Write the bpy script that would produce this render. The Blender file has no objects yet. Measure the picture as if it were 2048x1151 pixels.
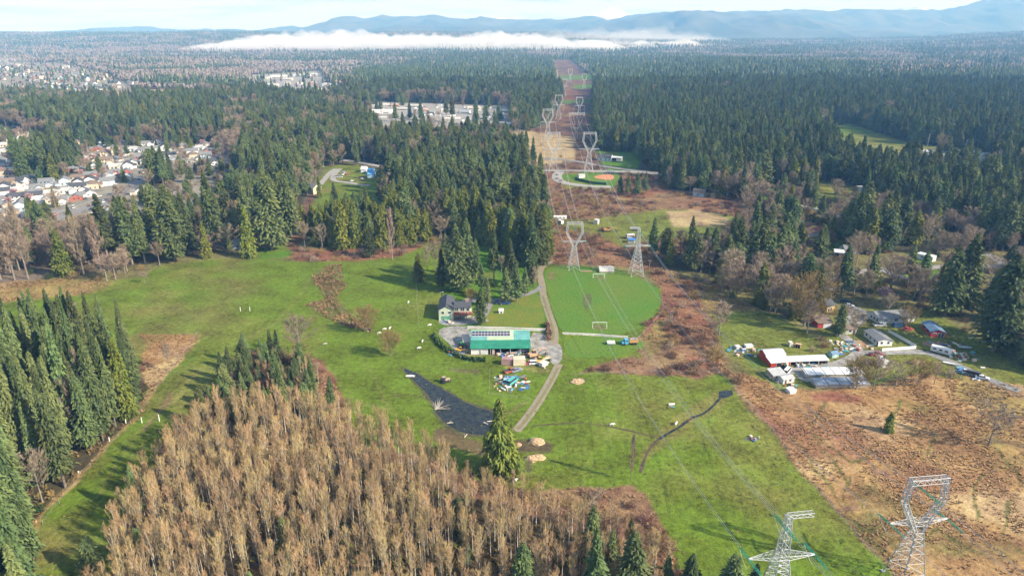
import bpy, math, random
import numpy as np
from mathutils import Vector, Matrix
C = bpy.context.scene
COL = C.collection
R = math.radians
rng = np.random.default_rng(7)
rnd = random.Random(11)

# ------------------------------------------------------------------ camera, sky, sun, exposure
CAMH = 120.0
PITCH = R(20.6)
F = 1365.3
cd = bpy.data.cameras.new('camera'); cam = bpy.data.objects.new('camera', cd); COL.objects.link(cam)
cam.location = (0, 0, CAMH); cam.rotation_euler = (R(90) - PITCH, 0, 0)
cd.sensor_width = 36; cd.lens = 24; cd.clip_start = 1; cd.clip_end = 60000
C.camera = cam
SUN_EL = R(32)
SUN_DIR = Vector((0.91 * math.cos(SUN_EL), -0.415 * math.cos(SUN_EL), math.sin(SUN_EL))).normalized()
w = bpy.data.worlds.new('World'); C.world = w; w.use_nodes = True
wn = w.node_tree.nodes; wl = w.node_tree.links
sky = wn.new('ShaderNodeTexSky'); sky.sky_type = 'NISHITA'; sky.sun_disc = False
sky.sun_elevation = SUN_EL; sky.sun_rotation = math.atan2(SUN_DIR.x, SUN_DIR.y)
sky.altitude = 100; sky.air_density = 1.0; sky.dust_density = 1.0; sky.ozone_density = 1.0
bg = wn['Background']; bg.inputs[1].default_value = 0.12
# thin stratus streaks low over the horizon
tc = wn.new('ShaderNodeTexCoord'); mp = wn.new('ShaderNodeMapping'); mp.inputs['Scale'].default_value = (7, 7, 90)
nz = wn.new('ShaderNodeTexNoise'); nz.inputs['Scale'].default_value = 1.3; nz.inputs['Detail'].default_value = 6
cr = wn.new('ShaderNodeValToRGB'); cr.color_ramp.elements[0].position = .50; cr.color_ramp.elements[1].position = .66
wl.new(tc.outputs['Generated'], mp.inputs[0]); wl.new(mp.outputs[0], nz.inputs['Vector']); wl.new(nz.outputs[0], cr.inputs[0])
veil = wn.new('ShaderNodeMixRGB'); veil.inputs[2].default_value = (3.7, 4.3, 4.95, 1)
sz_ = wn.new('ShaderNodeSeparateXYZ'); vr = wn.new('ShaderNodeMapRange'); vr.inputs[1].default_value = 0.02; vr.inputs[2].default_value = .30; vr.inputs[3].default_value = .9; vr.inputs[4].default_value = .12
wl.new(tc.outputs['Generated'], sz_.inputs[0]); wl.new(sz_.outputs[2], vr.inputs[0]); wl.new(vr.outputs[0], veil.inputs[0])
mxs = wn.new('ShaderNodeMixRGB'); mxs.inputs[2].default_value = (2.4, 2.9, 3.8, 1)
sc_ = wn.new('ShaderNodeMath'); sc_.operation = 'MULTIPLY'; sc_.inputs[1].default_value = .7
wl.new(cr.outputs[0], sc_.inputs[0]); wl.new(sc_.outputs[0], mxs.inputs[0])
wl.new(sky.outputs[0], veil.inputs[1]); wl.new(veil.outputs[0], mxs.inputs[1]); wl.new(mxs.outputs[0], bg.inputs[0])
sd = bpy.data.lights.new('sun', 'SUN'); sd.energy = 5.0; sd.angle = R(.5); sd.color = (1, .95, .86)
sun = bpy.data.objects.new('sun', sd); COL.objects.link(sun)
sun.rotation_euler = SUN_DIR.to_track_quat('Z', 'Y').to_euler()
C.view_settings.view_transform = 'Standard'; C.view_settings.look = 'None'
C.view_settings.exposure = 0.84; C.view_settings.gamma = 1
C.cycles.max_bounces = 4; C.cycles.diffuse_bounces = 3; C.cycles.glossy_bounces = 2
C.cycles.transparent_max_bounces = 8; C.cycles.volume_bounces = 3
C.cycles.use_denoising = True

# ------------------------------------------------------------------ noise, terrain, pixel <-> ground
_perm = np.random.default_rng(3).random((256, 256))
def vn(x, y):
    x = np.asarray(x, float); y = np.asarray(y, float)
    xi = np.floor(x).astype(int); yi = np.floor(y).astype(int)
    fx = x - xi; fy = y - yi; fx = fx * fx * (3 - 2 * fx); fy = fy * fy * (3 - 2 * fy)
    a = _perm[xi & 255, yi & 255]; b = _perm[(xi + 1) & 255, yi & 255]
    c = _perm[xi & 255, (yi + 1) & 255]; d = _perm[(xi + 1) & 255, (yi + 1) & 255]
    return (a * (1 - fx) + b * fx) * (1 - fy) + (c * (1 - fx) + d * fx) * fy
def fbm(x, y, o=4):
    s = 0; a = .5; t = 0
    for k in range(o):
        s = s + a * vn(x * 2 ** k + 17.3 * k, y * 2 ** k + 5.1 * k); t += a; a *= .5
    return s / t * 2 - 1
def ss(v, a, b):
    t = np.clip((np.asarray(v, float) - a) / (b - a), 0, 1); return t * t * (3 - 2 * t)
def H(x, y):
    x = np.asarray(x, float); y = np.asarray(y, float)
    u = x / np.maximum(y, 1)
    z = ss(y, 850, 2300) * 13 * fbm(x / 800, y / 600, 2)
    z = z + ss(y, 3600, 6200) * 92 * (1 - .62 * ss(u, .02, .2)) + ss(y, 3600, 5000) * 9 * fbm(x / 1500 + 9, y / 900, 2)
    z = z + ss(u, .45, .80) * ss(y, 2300, 4600) * 75
    z = z + ss(u, .05, .35) * ss(y, 750, 1500) * 7
    return z
cp, sp = math.cos(PITCH), math.sin(PITCH)
def proj(x, y, z):
    dz = np.asarray(z, float) - CAMH
    dep = y * cp - dz * sp; up = y * sp + dz * cp
    dep = np.maximum(dep, 1e-3)
    return 1024 + F * x / dep, 575.5 - F * up / dep
_t = np.concatenate([[60.], 60 * 1.006 ** np.arange(1, 950)])
def P(px, py, z0=None):
    """ground point under a pixel of the 2048-wide photograph; with z0, the point at that height"""
    a = (px - 1024) / F; b = (575.5 - py) / F
    d = np.array([a, cp + b * sp, -sp + b * cp])
    if z0 is not None:
        t = (z0 - CAMH) / d[2]; return Vector((d[0] * t, d[1] * t, z0))
    xs = d[0] * _t; ys = d[1] * _t; zs = CAMH + d[2] * _t
    g = zs - H(xs, ys); k = np.argmax(g < 0)
    if g[k] >= 0: k = len(_t) - 1
    if k == 0: t = _t[0]
    else: t = _t[k - 1] + (_t[k] - _t[k - 1]) * g[k - 1] / (g[k - 1] - g[k])
    x, y = d[0] * t, d[1] * t
    return Vector((x, y, float(H(x, y))))
def mpp(py):
    """metres per photo pixel at the ground under row py"""
    p = P(1024, py); return (p.y * cp - (p.z - CAMH) * sp) / F
def pip(poly, X, Y):
    n = len(poly); ins = np.zeros(np.shape(X), bool)
    for i in range(n):
        x1, y1 = poly[i]; x2, y2 = poly[(i + 1) % n]
        if y1 == y2: continue
        c = ((y1 > Y) != (y2 > Y)) & (X < (x2 - x1) * (Y - y1) / (y2 - y1) + x1)
        ins ^= c
    return ins

# ------------------------------------------------------------------ materials
def mat(name, col, rough=.85, var=.18, scale=.6, metal=0, rnd_=0.0, fine=0, bump=0, coord='Object', col2=None, detail=4):
    m = bpy.data.materials.new(name); m.use_nodes = True
    n = m.node_tree.nodes; l = m.node_tree.links; b = n['Principled BSDF']
    b.inputs['Roughness'].default_value = rough; b.inputs['Metallic'].default_value = metal
    b.inputs['Specular IOR Level'].default_value = .3
    t = n.new('ShaderNodeTexCoord'); z = n.new('ShaderNodeTexNoise'); z.inputs['Scale'].default_value = scale; z.inputs['Detail'].default_value = detail
    l.new(t.outputs[coord], z.inputs['Vector'])
    mx = n.new('ShaderNodeMixRGB'); c2 = col2 or tuple(c * (1 - 2 * var) for c in col)
    c1 = col if col2 else tuple(min(.95, c * (1 + var)) for c in col)
    mx.inputs[1].default_value = (*c1, 1); mx.inputs[2].default_value = (*c2, 1)
    rp = n.new('ShaderNodeMapRange'); rp.inputs[1].default_value = .3; rp.inputs[2].default_value = .7
    l.new(z.outputs[0], rp.inputs[0]); l.new(rp.outputs[0], mx.inputs[0])
    out = mx.outputs[0]
    if fine:      # small-scale mottling: (scale, amount)
        z2 = n.new('ShaderNodeTexNoise'); z2.inputs['Scale'].default_value = fine[0]; z2.inputs['Detail'].default_value = 7; z2.inputs['Roughness'].default_value = .65; l.new(t.outputs[coord], z2.inputs['Vector'])
        r3 = n.new('ShaderNodeMapRange'); r3.inputs[1].default_value = .32; r3.inputs[2].default_value = .68; r3.inputs[3].default_value = 1 - fine[1]; r3.inputs[4].default_value = 1 + fine[1]; l.new(z2.outputs[0], r3.inputs[0])
        h2 = n.new('ShaderNodeHueSaturation'); l.new(out, h2.inputs['Color']); l.new(r3.outputs[0], h2.inputs['Value']); out = h2.outputs[0]
    if rnd_:
        oi = n.new('ShaderNodeObjectInfo'); hs = n.new('ShaderNodeHueSaturation')
        r1 = n.new('ShaderNodeMapRange'); r1.inputs[3].default_value = 1 - rnd_; r1.inputs[4].default_value = 1 + rnd_
        r2 = n.new('ShaderNodeMapRange'); r2.inputs[3].default_value = .5 - rnd_ * .07; r2.inputs[4].default_value = .5 + rnd_ * .05
        mu = n.new('ShaderNodeMath'); mu.operation = 'MULTIPLY'; mu.inputs[1].default_value = 7.3
        fr = n.new('ShaderNodeMath'); fr.operation = 'FRACT'
        l.new(oi.outputs['Random'], r1.inputs[0]); l.new(oi.outputs['Random'], mu.inputs[0]); l.new(mu.outputs[0], fr.inputs[0]); l.new(fr.outputs[0], r2.inputs[0])
        l.new(r1.outputs[0], hs.inputs['Value']); l.new(r2.outputs[0], hs.inputs['Hue']); l.new(out, hs.inputs['Color']); out = hs.outputs[0]
    l.new(out, b.inputs['Base Color'])
    if bump:
        bp = n.new('ShaderNodeBump'); bp.inputs['Distance'].default_value = bump; l.new(z.outputs[0], bp.inputs['Height']); l.new(bp.outputs[0], b.inputs['Normal'])
    return m
def attrmat(name, attr='tint', rough=.9):
    m = bpy.data.materials.new(name); m.use_nodes = True
    n = m.node_tree.nodes; l = m.node_tree.links; b = n['Principled BSDF']; b.inputs['Roughness'].default_value = rough
    b.inputs['Specular IOR Level'].default_value = .2
    a = n.new('ShaderNodeAttribute'); a.attribute_name = attr; l.new(a.outputs['Color'], b.inputs['Base Color'])
    return m
def stripes(name, col, col2, n_=1.2, axis='X', rough=.5, metal=0, width=.12):
    m = mat(name, col, rough, .12, .35, metal, fine=(.9, .13))
    n = m.node_tree.nodes; l = m.node_tree.links; b = n['Principled BSDF']
    src = b.inputs['Base Color'].links[0].from_socket
    tc = n.new('ShaderNodeTexCoord'); sx = n.new('ShaderNodeSeparateXYZ'); l.new(tc.outputs['Object'], sx.inputs[0])
    mu = n.new('ShaderNodeMath'); mu.operation = 'MULTIPLY'; mu.inputs[1].default_value = n_; fr = n.new('ShaderNodeMath'); fr.operation = 'FRACT'
    lt = n.new('ShaderNodeMath'); lt.operation = 'LESS_THAN'; lt.inputs[1].default_value = width
    l.new(sx.outputs[axis], mu.inputs[0]); l.new(mu.outputs[0], fr.inputs[0]); l.new(fr.outputs[0], lt.inputs[0])
    mx = n.new('ShaderNodeMixRGB'); mx.inputs[2].default_value = (*col2, 1); l.new(lt.outputs[0], mx.inputs[0]); l.new(src, mx.inputs[1]); l.new(mx.outputs[0], b.inputs['Base Color'])
    return m
_mc = {}
def cm(col, rough=.6, metal=0):
    k = (tuple(col), rough, metal)
    if k not in _mc: _mc[k] = mat('paint_%02d' % len(_mc), col, rough, .1, 1.5, metal)
    return _mc[k]
WHITE = (.74, .75, .74); CREAM = (.62, .56, .44); GREY = (.30, .31, .33); DGREY = (.10, .105, .115); RED = (.50, .045, .03)
BLUE = (.05, .17, .42); TAN = (.42, .31, .19); GREEN = (.05, .30, .17); BLACK = (.015, .015, .018); YEL = (.62, .36, .05); RUST = (.27, .10, .045)
glass = mat('window_glass', (.05, .065, .08), .12, .1, .5)

# ------------------------------------------------------------------ mesh helpers
class MB:
    def __init__(s): s.v = []; s.f = []; s.m = []
    def poly(s, pts, mi=0):
        k = len(s.v); s.v += [tuple(p) for p in pts]; s.f.append(tuple(range(k, k + len(pts)))); s.m.append(mi); return s
    def box(s, x0, x1, y0, y1, z0, z1, mi=0):
        k = len(s.v); s.v += [(x, y, z) for z in (z0, z1) for x, y in ((x0, y0), (x1, y0), (x1, y1), (x0, y1))]
        for f in ((0, 3, 2, 1), (4, 5, 6, 7), (0, 1, 5, 4), (1, 2, 6, 5), (2, 3, 7, 6), (3, 0, 4, 7)):
            s.f.append(tuple(k + i for i in f)); s.m.append(mi)
        return s
    def bar(s, a, b, r=.1, n=4, r2=None, mi=0):
        a = Vector(a); b = Vector(b); d = b - a
        if d.length < 1e-6: return s
        q = d.normalized(); u = q.orthogonal().normalized(); v_ = q.cross(u); r2 = r if r2 is None else r2
        k = len(s.v)
        for c, rr in ((a, r), (b, r2)):
            for i in range(n):
                t = 2 * math.pi * (i + .5) / n; s.v.append(tuple(c + (u * math.cos(t) + v_ * math.sin(t)) * rr))
        for i in range(n):
            j = (i + 1) % n; s.f.append((k + i, k + j, k + n + j, k + n + i)); s.m.append(mi)
        s.f.append(tuple(k + i for i in reversed(range(n)))); s.m.append(mi)
        s.f.append(tuple(k + n + i for i in range(n))); s.m.append(mi)
        return s
    def tube(s, pts, r, n=5, mi=0):
        for a, b in zip(pts[:-1], pts[1:]): s.bar(a, b, r, n, mi=mi)
        return s
    def extr(s, prof, x0, x1, mi=0, axis='x'):
        """closed profile [(y,z)] extruded along x"""
        k = len(s.v); n = len(prof)
        for x in (x0, x1):
            for (y, z) in prof: s.v.append((x, y, z) if axis == 'x' else (y, x, z))
        for i in range(n):
            j = (i + 1) % n; s.f.append((k + i, k + j, k + n + j, k + n + i)); s.m.append(mi)
        s.f.append(tuple(k + i for i in reversed(range(n)))); s.m.append(mi)
        s.f.append(tuple(k + n + i for i in range(n))); s.m.append(mi)
        return s
    def blob(s, c, rx, ry, rz, n=8, mi=0, jit=.15, half=False):
        k = len(s.v); rows = 5
        for j in range(rows + 1):
            ph = math.pi * j / rows / (2 if half else 1)
            for i in range(n):
                t = 2 * math.pi * i / n; q = 1 + rnd.uniform(-jit, jit)
                s.v.append((c[0] + rx * math.sin(ph) * math.cos(t) * q, c[1] + ry * math.sin(ph) * math.sin(t) * q, c[2] + rz * math.cos(ph) * q))
        for j in range(rows):
            for i in range(n):
                i2 = (i + 1) % n; s.f.append((k + j * n + i, k + (j + 1) * n + i, k + (j + 1) * n + i2, k + j * n + i2)); s.m.append(mi)
        return s
    def mesh(s, name, mats):
        me = bpy.data.meshes.new(name); me.from_pydata(s.v, [], s.f)
        for m in (mats if isinstance(mats, (list, tuple)) else [mats]): me.materials.append(m)
        if any(s.m): me.polygons.foreach_set('material_index', s.m)
        me.update(); return me
    def build(s, name, mats, parent=None):
        o = bpy.data.objects.new(name, s.mesh(name, mats)); COL.objects.link(o)
        if parent is not None: o.parent = parent
        return o
def npmesh(name, V, Fc, mats, midx=None, tint=None):
    me = bpy.data.meshes.new(name); V = np.asarray(V, np.float32); Fc = np.asarray(Fc, np.int32)
    nf, k = Fc.shape
    me.vertices.add(len(V)); me.vertices.foreach_set('co', V.ravel())
    me.loops.add(nf * k); me.loops.foreach_set('vertex_index', Fc.ravel())
    me.polygons.add(nf); me.polygons.foreach_set('loop_start', np.arange(nf, dtype=np.int32) * k)
    for m in mats: me.materials.append(m)
    if midx is not None: me.polygons.foreach_set('material_index', np.asarray(midx, np.int32))
    if tint is not None:
        a = me.color_attributes.new('tint', 'FLOAT_COLOR', 'POINT')
        t4 = np.ones((len(V), 4), np.float32); t4[:, :3] = tint; a.data.foreach_set('color', t4.ravel())
    me.update(calc_edges=True); return me
def tag(o, label=None, cat=None, group=None, kind=None):
    if label: o['label'] = label
    if cat: o['category'] = cat
    if group: o['group'] = group
    if kind: o['kind'] = kind
    return o
def empty(name, loc, rz=0, label=None, cat=None, group=None, scale=1):
    o = bpy.data.objects.new(name, None); COL.objects.link(o); o.location = loc; o.rotation_euler = (0, 0, rz)
    if scale != 1: o.scale = (scale,) * 3
    o.empty_display_size = .5
    return tag(o, label, cat, group)
def kids(o): return [c for c in bpy.data.objects if c.parent == o]
_kc = {}
def dup(proto, loc, rz, label, group=None, scale=None, cat=None):
    """copy a thing with its parts and their sub-parts"""
    tree = _kc.get(proto.name)
    if tree is None:
        tree = [(c, list(kids(c))) for c in kids(proto)]; _kc[proto.name] = tree
    r = proto.copy(); COL.objects.link(r); r.location = loc; r.rotation_euler = (0, 0, rz)
    if scale is not None: r.scale = scale
    if label: r['label'] = label
    if group: r['group'] = group
    if cat: r['category'] = cat
    for c, gs in tree:
        k = c.copy(); COL.objects.link(k); k.parent = r
        for g in gs:
            q = g.copy(); COL.objects.link(q); q.parent = k
    return r
class Kind:
    """first use moves the prototype itself, later uses copy it"""
    def __init__(s, proto): s.p = proto; s.used = False
    def put(s, loc, rz, label, group=None, scale=None):
        if not s.used:
            s.used = True; o = s.p; o.location = loc; o.rotation_euler = (0, 0, rz)
            if scale is not None: o.scale = scale
            o['label'] = label
            if group: o['group'] = group
            _kc[o.name] = [(c, list(kids(c))) for c in kids(o)]
            return o
        return dup(s.p, loc, rz, label, group, scale if scale is not None else (1, 1, 1))


# ================================================================== THE SETTING
# cover classes: colour, variation, densities of (fir, cedar, bare, alder, shrub), height factor
CLS = {
 'X': ((.13, .115, .080), .5, (.26, .05, .52, 0, 0), .92),
 'B': ((.17, .13, .095), .5, (.10, .03, .62, .0, .15), .85),
 'T': ((.23, .21, .165), .6, (.06, .03, .10, 0, .10), .62),
 'Y': ((.34, .25, .13), .6, (0, 0, 0, 0, .01), 1),
 'U': ((.29, .275, .25), .3, (.015, 0, .01, 0, 0), .8),
 'F': ((.055, .048, .028), .5, (.42, .12, .09, 0, 0), 1),
 'S': ((.065, .052, .028), .5, (.92, .05, .03, 0, .2), 1.12),
 'M': ((.095, .075, .045), .6, (.22, .12, .36, 0, .12), .95),
 'C': ((.060, .048, .030), .5, (.16, .56, .07, 0, .1), .95),
 'K': ((.19, .105, .060), .9, (0, .0, .006, 0, .46), 1),
 'D': ((.115, .062, .045), .8, (0, 0, 0, 0, .12), .6),
 'G': ((.104, .150, .014), .8, (0, 0, 0, 0, 0), 1),
 'H': ((.078, .165, .012), .6, (0, 0, 0, 0, 0), 1),
 'g': ((.125, .145, .026), .95, (0, 0, 0, 0, .03), 1),
 'L': ((.145, .130, .050), .9, (.07, .04, .44, 0, .40), .78),
 'R': ((.275, .160, .070), .9, (0, 0, 0, 0, 0), 1),
 'r': ((.235, .165, .060), .9, (0, 0, 0, 0, .01), 1),
 'J': ((.085, .070, .035), .7, (.78, .06, .0, .34, .35), .46),
 't': ((.25, .225, .18), .6, (.035, .01, .05, 0, 0), .6),
 'f': ((.060, .050, .030), .5, (.40, .12, .05, 0, .1), .78),
 'q': ((.115, .115, .030), .8, (0, 0, 0, 0, .02), 1),
 'A': ((.110, .075, .036), .7, (.045, 0, 0, .90, .10), 1),
}
POLYS = [
 ('B', [(0, 98), (640, 95), (720, 140), (680, 200), (450, 205), (0, 195)]),
 ('t', [(-200, 128), (120, 125), (220, 150), (300, 195), (200, 225), (-200, 235)]),
 ('B', [(-300, 190), (230, 200), (120, 270), (-300, 280)]),
 ('g', [(-300, 256), (40, 254), (52, 272), (-300, 276)]),
 ('Y', [(215, 183), (330, 178), (440, 190), (455, 207), (300, 207)]),
 ('X', [(430, 205), (700, 160), (1100, 120), (1110, 150), (1090, 250), (760, 250), (440, 235)]),
 ('F', [(700, 160), (900, 108), (1095, 118), (1125, 200), (1060, 245), (1040, 205), (760, 195)]),
 ('U', [(500, 150), (640, 142), (655, 170), (690, 178), (690, 200), (560, 206), (505, 180)]),
 ('K', [(736, 203), (1024, 212), (1024, 290), (742, 284)]), ('U', [(738, 203), (1020, 212), (1022, 250), (900, 256), (742, 250)]),
 ('B', [(425, 225), (520, 215), (520, 300), (480, 345), (440, 310)]),
 ('F', [(50, 228), (430, 215), (455, 270), (430, 288), (300, 283), (150, 278), (60, 262)]),
 ('M', [(500, 240), (742, 250), (765, 284), (1000, 285), (1060, 305), (1075, 345), (900, 345), (640, 335), (480, 335)]),
 ('T', [(-300, 278), (60, 270), (130, 285), (300, 290), (440, 297), (470, 330), (485, 395), (430, 448), (350, 462), (290, 455), (235, 465), (180, 470), (-300, 600)]),
 ('F', [(35, 335), (80, 322), (150, 322), (165, 342), (110, 362), (30, 368)]),
 ('F', [(290, 362), (345, 358), (350, 376), (300, 380)]),
 ('M', [(290, 460), (350, 470), (430, 452), (485, 402), (560, 345), (600, 330), (640, 345), (615, 385), (585, 470), (560, 496), (500, 500), (380, 510), (330, 520), (250, 535), (180, 547), (110, 552), (120, 520), (180, 492), (235, 472), (290, 460)]),
 ('F', [(470, 350), (620, 350), (610, 395), (590, 460), (500, 480), (470, 420)]),
 ('B', [(-200, 480), (105, 470), (112, 552), (60, 562), (-200, 585)]),
 ('G', [(650, 333), (700, 328), (775, 342), (765, 400), (760, 450), (640, 458), (612, 470), (600, 440), (622, 390)]),
 ('C', [(612, 480), (640, 462), (770, 455), (785, 400), (900, 345), (1000, 338), (1060, 345), (1085, 420), (1097, 500), (1088, 526), (1055, 530), (980, 497), (920, 478), (880, 470), (850, 488), (800, 505), (700, 500), (640, 495), (608, 470)]),
 ('F', [(780, 380), (900, 330), (1040, 345), (1080, 400), (1090, 470), (1000, 470), (900, 440), (820, 430)]),
 ('K', [(560, 500), (720, 498), (850, 492), (870, 505), (720, 522), (600, 522)]),
 ('D', [(560, 496), (590, 440), (622, 385), (636, 388), (608, 450), (600, 500)]),
 ('F', [(1190, 338), (1183, 260), (1183, 160), (1165, 112), (1500, 108), (2700, 92), (2700, 440), (2048, 440), (1900, 465), (1800, 432), (1700, 398), (1560, 402), (1500, 395), (1400, 385), (1340, 378), (1290, 345), (1270, 338)]),
 ('X', [(1160, 96), (2700, 80), (2700, 165), (1760, 160), (1640, 135), (1400, 122), (1170, 118)]),
 ('B', [(1740, 136), (2048, 128), (2048, 150), (1760, 158)]),
 ('G', [(1615, 258), (1700, 247), (1775, 272), (1830, 290), (1965, 298), (1965, 318), (1760, 303), (1640, 284)]),
 ('g', [(1640, 284), (1965, 298), (1995, 330), (1960, 352), (1700, 345)]), ('U', [(1820, 300), (1990, 306), (1990, 322), (1780, 312)]),
 ('D', [(1040, 262), (1095, 252), (1125, 200), (1105, 122), (1140, 120), (1185, 160), (1186, 260), (1200, 330), (1280, 345), (1080, 345)]),
 ('Y', [(1000, 268), (1060, 262), (1148, 275), (1150, 322), (1060, 335), (1020, 300)]),
 ('H', [(1120, 150), (1188, 150), (1190, 158), (1122, 160)]), ('H', [(1125, 201), (1186, 198), (1188, 206), (1128, 208)]),
 ('H', [(1150, 170), (1190, 168), (1190, 176), (1150, 178)]),
 ('K', [(1050, 335), (1300, 345), (1340, 380), (1480, 400), (1500, 430), (1470, 470), (1440, 500), (1400, 525), (1330, 545), (1250, 535), (1100, 525), (1095, 480), (1085, 420), (1065, 350)]),
 ('H', [(1190, 300), (1280, 305), (1275, 345), (1215, 345)]), ('H', [(1120, 347), (1240, 341), (1238, 368), (1222, 378), (1130, 376)]),
 ('g', [(1110, 438), (1180, 440), (1250, 428), (1345, 418), (1465, 430), (1480, 455), (1400, 482), (1320, 480), (1250, 495), (1200, 475), (1120, 455)]),
 ('Y', [(1330, 424), (1400, 420), (1455, 436), (1450, 450), (1350, 452)]),
 ('L', [(1480, 400), (1560, 402), (1700, 398), (1800, 432), (1900, 465), (2048, 440), (2600, 440), (2600, 900), (2200, 820), (2048, 760), (1960, 690), (1860, 618), (1700, 618), (1640, 660), (1560, 620), (1470, 590), (1400, 560), (1340, 530), (1400, 525), (1440, 500), (1480, 460)]),
 ('f', [(1298, 512), (1345, 510), (1400, 520), (1400, 540), (1330, 540)]),
 ('f', [(1405, 518), (1470, 522), (1560, 528), (1555, 562), (1470, 562), (1420, 545)]),
 ('F', [(1900, 430), (2200, 400), (2200, 520), (1960, 500)]),
 ('F', [(1690, 480), (1800, 470), (1830, 500), (1700, 508)]),
 ('g', [(1640, 360), (1760, 380), (1740, 410), (1640, 400)]), ('H', [(1520, 380), (1560, 372), (1570, 398), (1520, 400)]),
 ('H', [(1790, 520), (1850, 518), (1880, 535), (1800, 538)]), ('H', [(1780, 540), (1960, 540), (1960, 560), (1860, 565)]),
 ('H', [(1660, 485), (1700, 486), (1695, 500), (1660, 500)]), ('g', [(1990, 560), (2048, 560), (2048, 600), (2000, 590)]),
 ('K', [(-1500, 600), (1380, 600), (1480, 2200), (-3000, 2200)]),
 ('G', [(-200, 600), (60, 572), (200, 567), (290, 550), (330, 530), (420, 518), (520, 519), (640, 523), (720, 521), (800, 512), (850, 490), (960, 488), (1040, 530), (1100, 528), (1240, 540), (1320, 575), (1325, 620), (1265, 690), (1440, 740), (1480, 790), (1775, 1151), (1850, 1300), (1400, 1300), (1310, 1040), (1290, 985), (1200, 975), (1060, 975), (960, 965), (830, 905), (740, 895), (690, 850), (640, 730), (500, 700), (430, 780), (330, 890), (230, 1060), (200, 1200), (170, 1400), (20, 1400), (50, 1100), (130, 960), (240, 850), (300, 770), (290, 730), (-200, 700)]),
 ('r', [(-200, 580), (150, 556), (230, 566), (190, 585), (60, 600), (-200, 620)]),
 ('R', [(285, 668), (392, 666), (384, 684), (330, 745), (300, 760), (285, 745)]),
 ('r', [(300, 745), (384, 690), (395, 668), (400, 668), (340, 745), (262, 845), (150, 960), (86, 1040), (50, 1120), (30, 1120), (70, 1050), (130, 965), (240, 855)]),
 ('H', [(515, 493), (560, 486), (590, 505), (560, 518), (510, 516)]),
 ('H', [(880, 590), (960, 490), (1085, 530), (1090, 655), (880, 655)]),
 ('K', [(1265, 690), (1290, 640), (1325, 620), (1320, 575), (1290, 545), (1340, 540), (1400, 565), (1425, 620), (1440, 700), (1480, 790), (1440, 745), (1300, 745)]),
 ('r', [(1265, 690), (1310, 640), (1330, 640), (1340, 680), (1300, 720)]),
 ('K', [(1150, 745), (1240, 715), (1330, 720), (1445, 745), (1400, 752), (1200, 742)]),
 ('r', [(1385, 578), (1480, 600), (1540, 640), (1470, 660), (1420, 640)]),
 ('g', [(1420, 625), (1500, 625), (1560, 628), (1665, 692), (1680, 718), (1450, 700), (1440, 660)]),
 ('g', [(1450, 695), (1680, 715), (1640, 650), (1720, 618), (1850, 615), (1930, 660), (2048, 740), (2300, 800), (2300, 830), (2048, 795), (1830, 745), (1740, 768), (1560, 772), (1500, 760)]),
 ('H', [(1490, 716), (1528, 714), (1540, 736), (1500, 738)]),
 ('R', [(1458, 745), (1500, 752), (1560, 778), (1750, 770), (1850, 745), (2048, 795), (2900, 900), (2900, 1500), (2000, 1500), (1775, 1151), (1480, 790)]),
 ('r', [(1930, 750), (2048, 770), (2300, 820), (2300, 850), (2000, 830), (1900, 790)]),
 ('S', [(-900, 760), (0, 742), (150, 727), (285, 747), (300, 775), (240, 860), (130, 970), (62, 1060), (75, 1200), (140, 1500), (150, 1900), (-3000, 1900)]),
 ('q', [(655, 528), (682, 530), (688, 570), (672, 598), (695, 622), (738, 646), (745, 664), (690, 652), (636, 624), (612, 606), (648, 598), (642, 575), (622, 562), (635, 538)]),
 ('A', [(375, 895), (430, 850), (500, 835), (580, 850), (640, 850), (690, 872), (760, 912), (850, 940), (930, 990), (1060, 1030), (1200, 1060), (1290, 1090), (1320, 1130), (1360, 1250), (1380, 1700), (60, 1700), (190, 1300), (235, 1060), (290, 985)]),
 ('J', [(385, 880), (430, 775), (490, 722), (560, 705), (630, 735), (655, 800), (670, 850), (640, 856), (580, 856), (500, 842), (430, 858)]),
 ('K', [(575, 706), (640, 720), (672, 765), (680, 820), (650, 825), (635, 760)]),
 ('K', [(1050, 975), (1270, 975), (1310, 1040), (1350, 1130), (1300, 1151), (1200, 1060), (1060, 1025)]),
]
CK = list(CLS); CI = {k: i for i, k in enumerate(CK)}
def classify(x, y, z=None, jit=1.0):
    z = H(x, y) if z is None else z
    px, py = proj(x, y, z)
    s = 700 / np.maximum(y, 60)     # boundary wobble of a few metres
    px = px + jit * s * 4.5 * fbm(x / 14, y / 14, 3) ; py = py + jit * s * s * .9 * fbm(x / 14 + 50, y / 14, 3)
    k = np.full(np.shape(px), CI['X'])
    k[(py > 420)] = CI['L']
    for nm, pl in POLYS:
        k[pip(pl, px, py)] = CI[nm]
    return k, px, py

# ---- the ground, one sheet to the foot of the mountains
us = np.concatenate([np.linspace(-1.9, -.82, 60)[:-1], np.linspace(-.82, .82, 620), np.linspace(.82, 1.9, 60)[1:]])
ys = [55.]
while ys[-1] < 8200:
    yv = ys[-1]; a = math.atan2(CAMH, yv)
    st = max(yv * yv / CAMH / F * 3.4, .8) if yv < 1200 else max(yv * .009, 1200 * 1200 / CAMH / F * 3.4 * .45)
    ys.append(yv + st)
ys = np.array([-80, 0, 30] + ys)
U, Y = np.meshgrid(us, ys); X = U * (np.maximum(Y, 0) + 60); Z = H(X, Y)
kcls, gpx, gpy = classify(X, Y, Z)
kcls[0:3] = CI['A']
base = np.array([CLS[k][0] for k in CK])[kcls]; var = np.array([CLS[k][1] for k in CK])[kcls]
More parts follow.
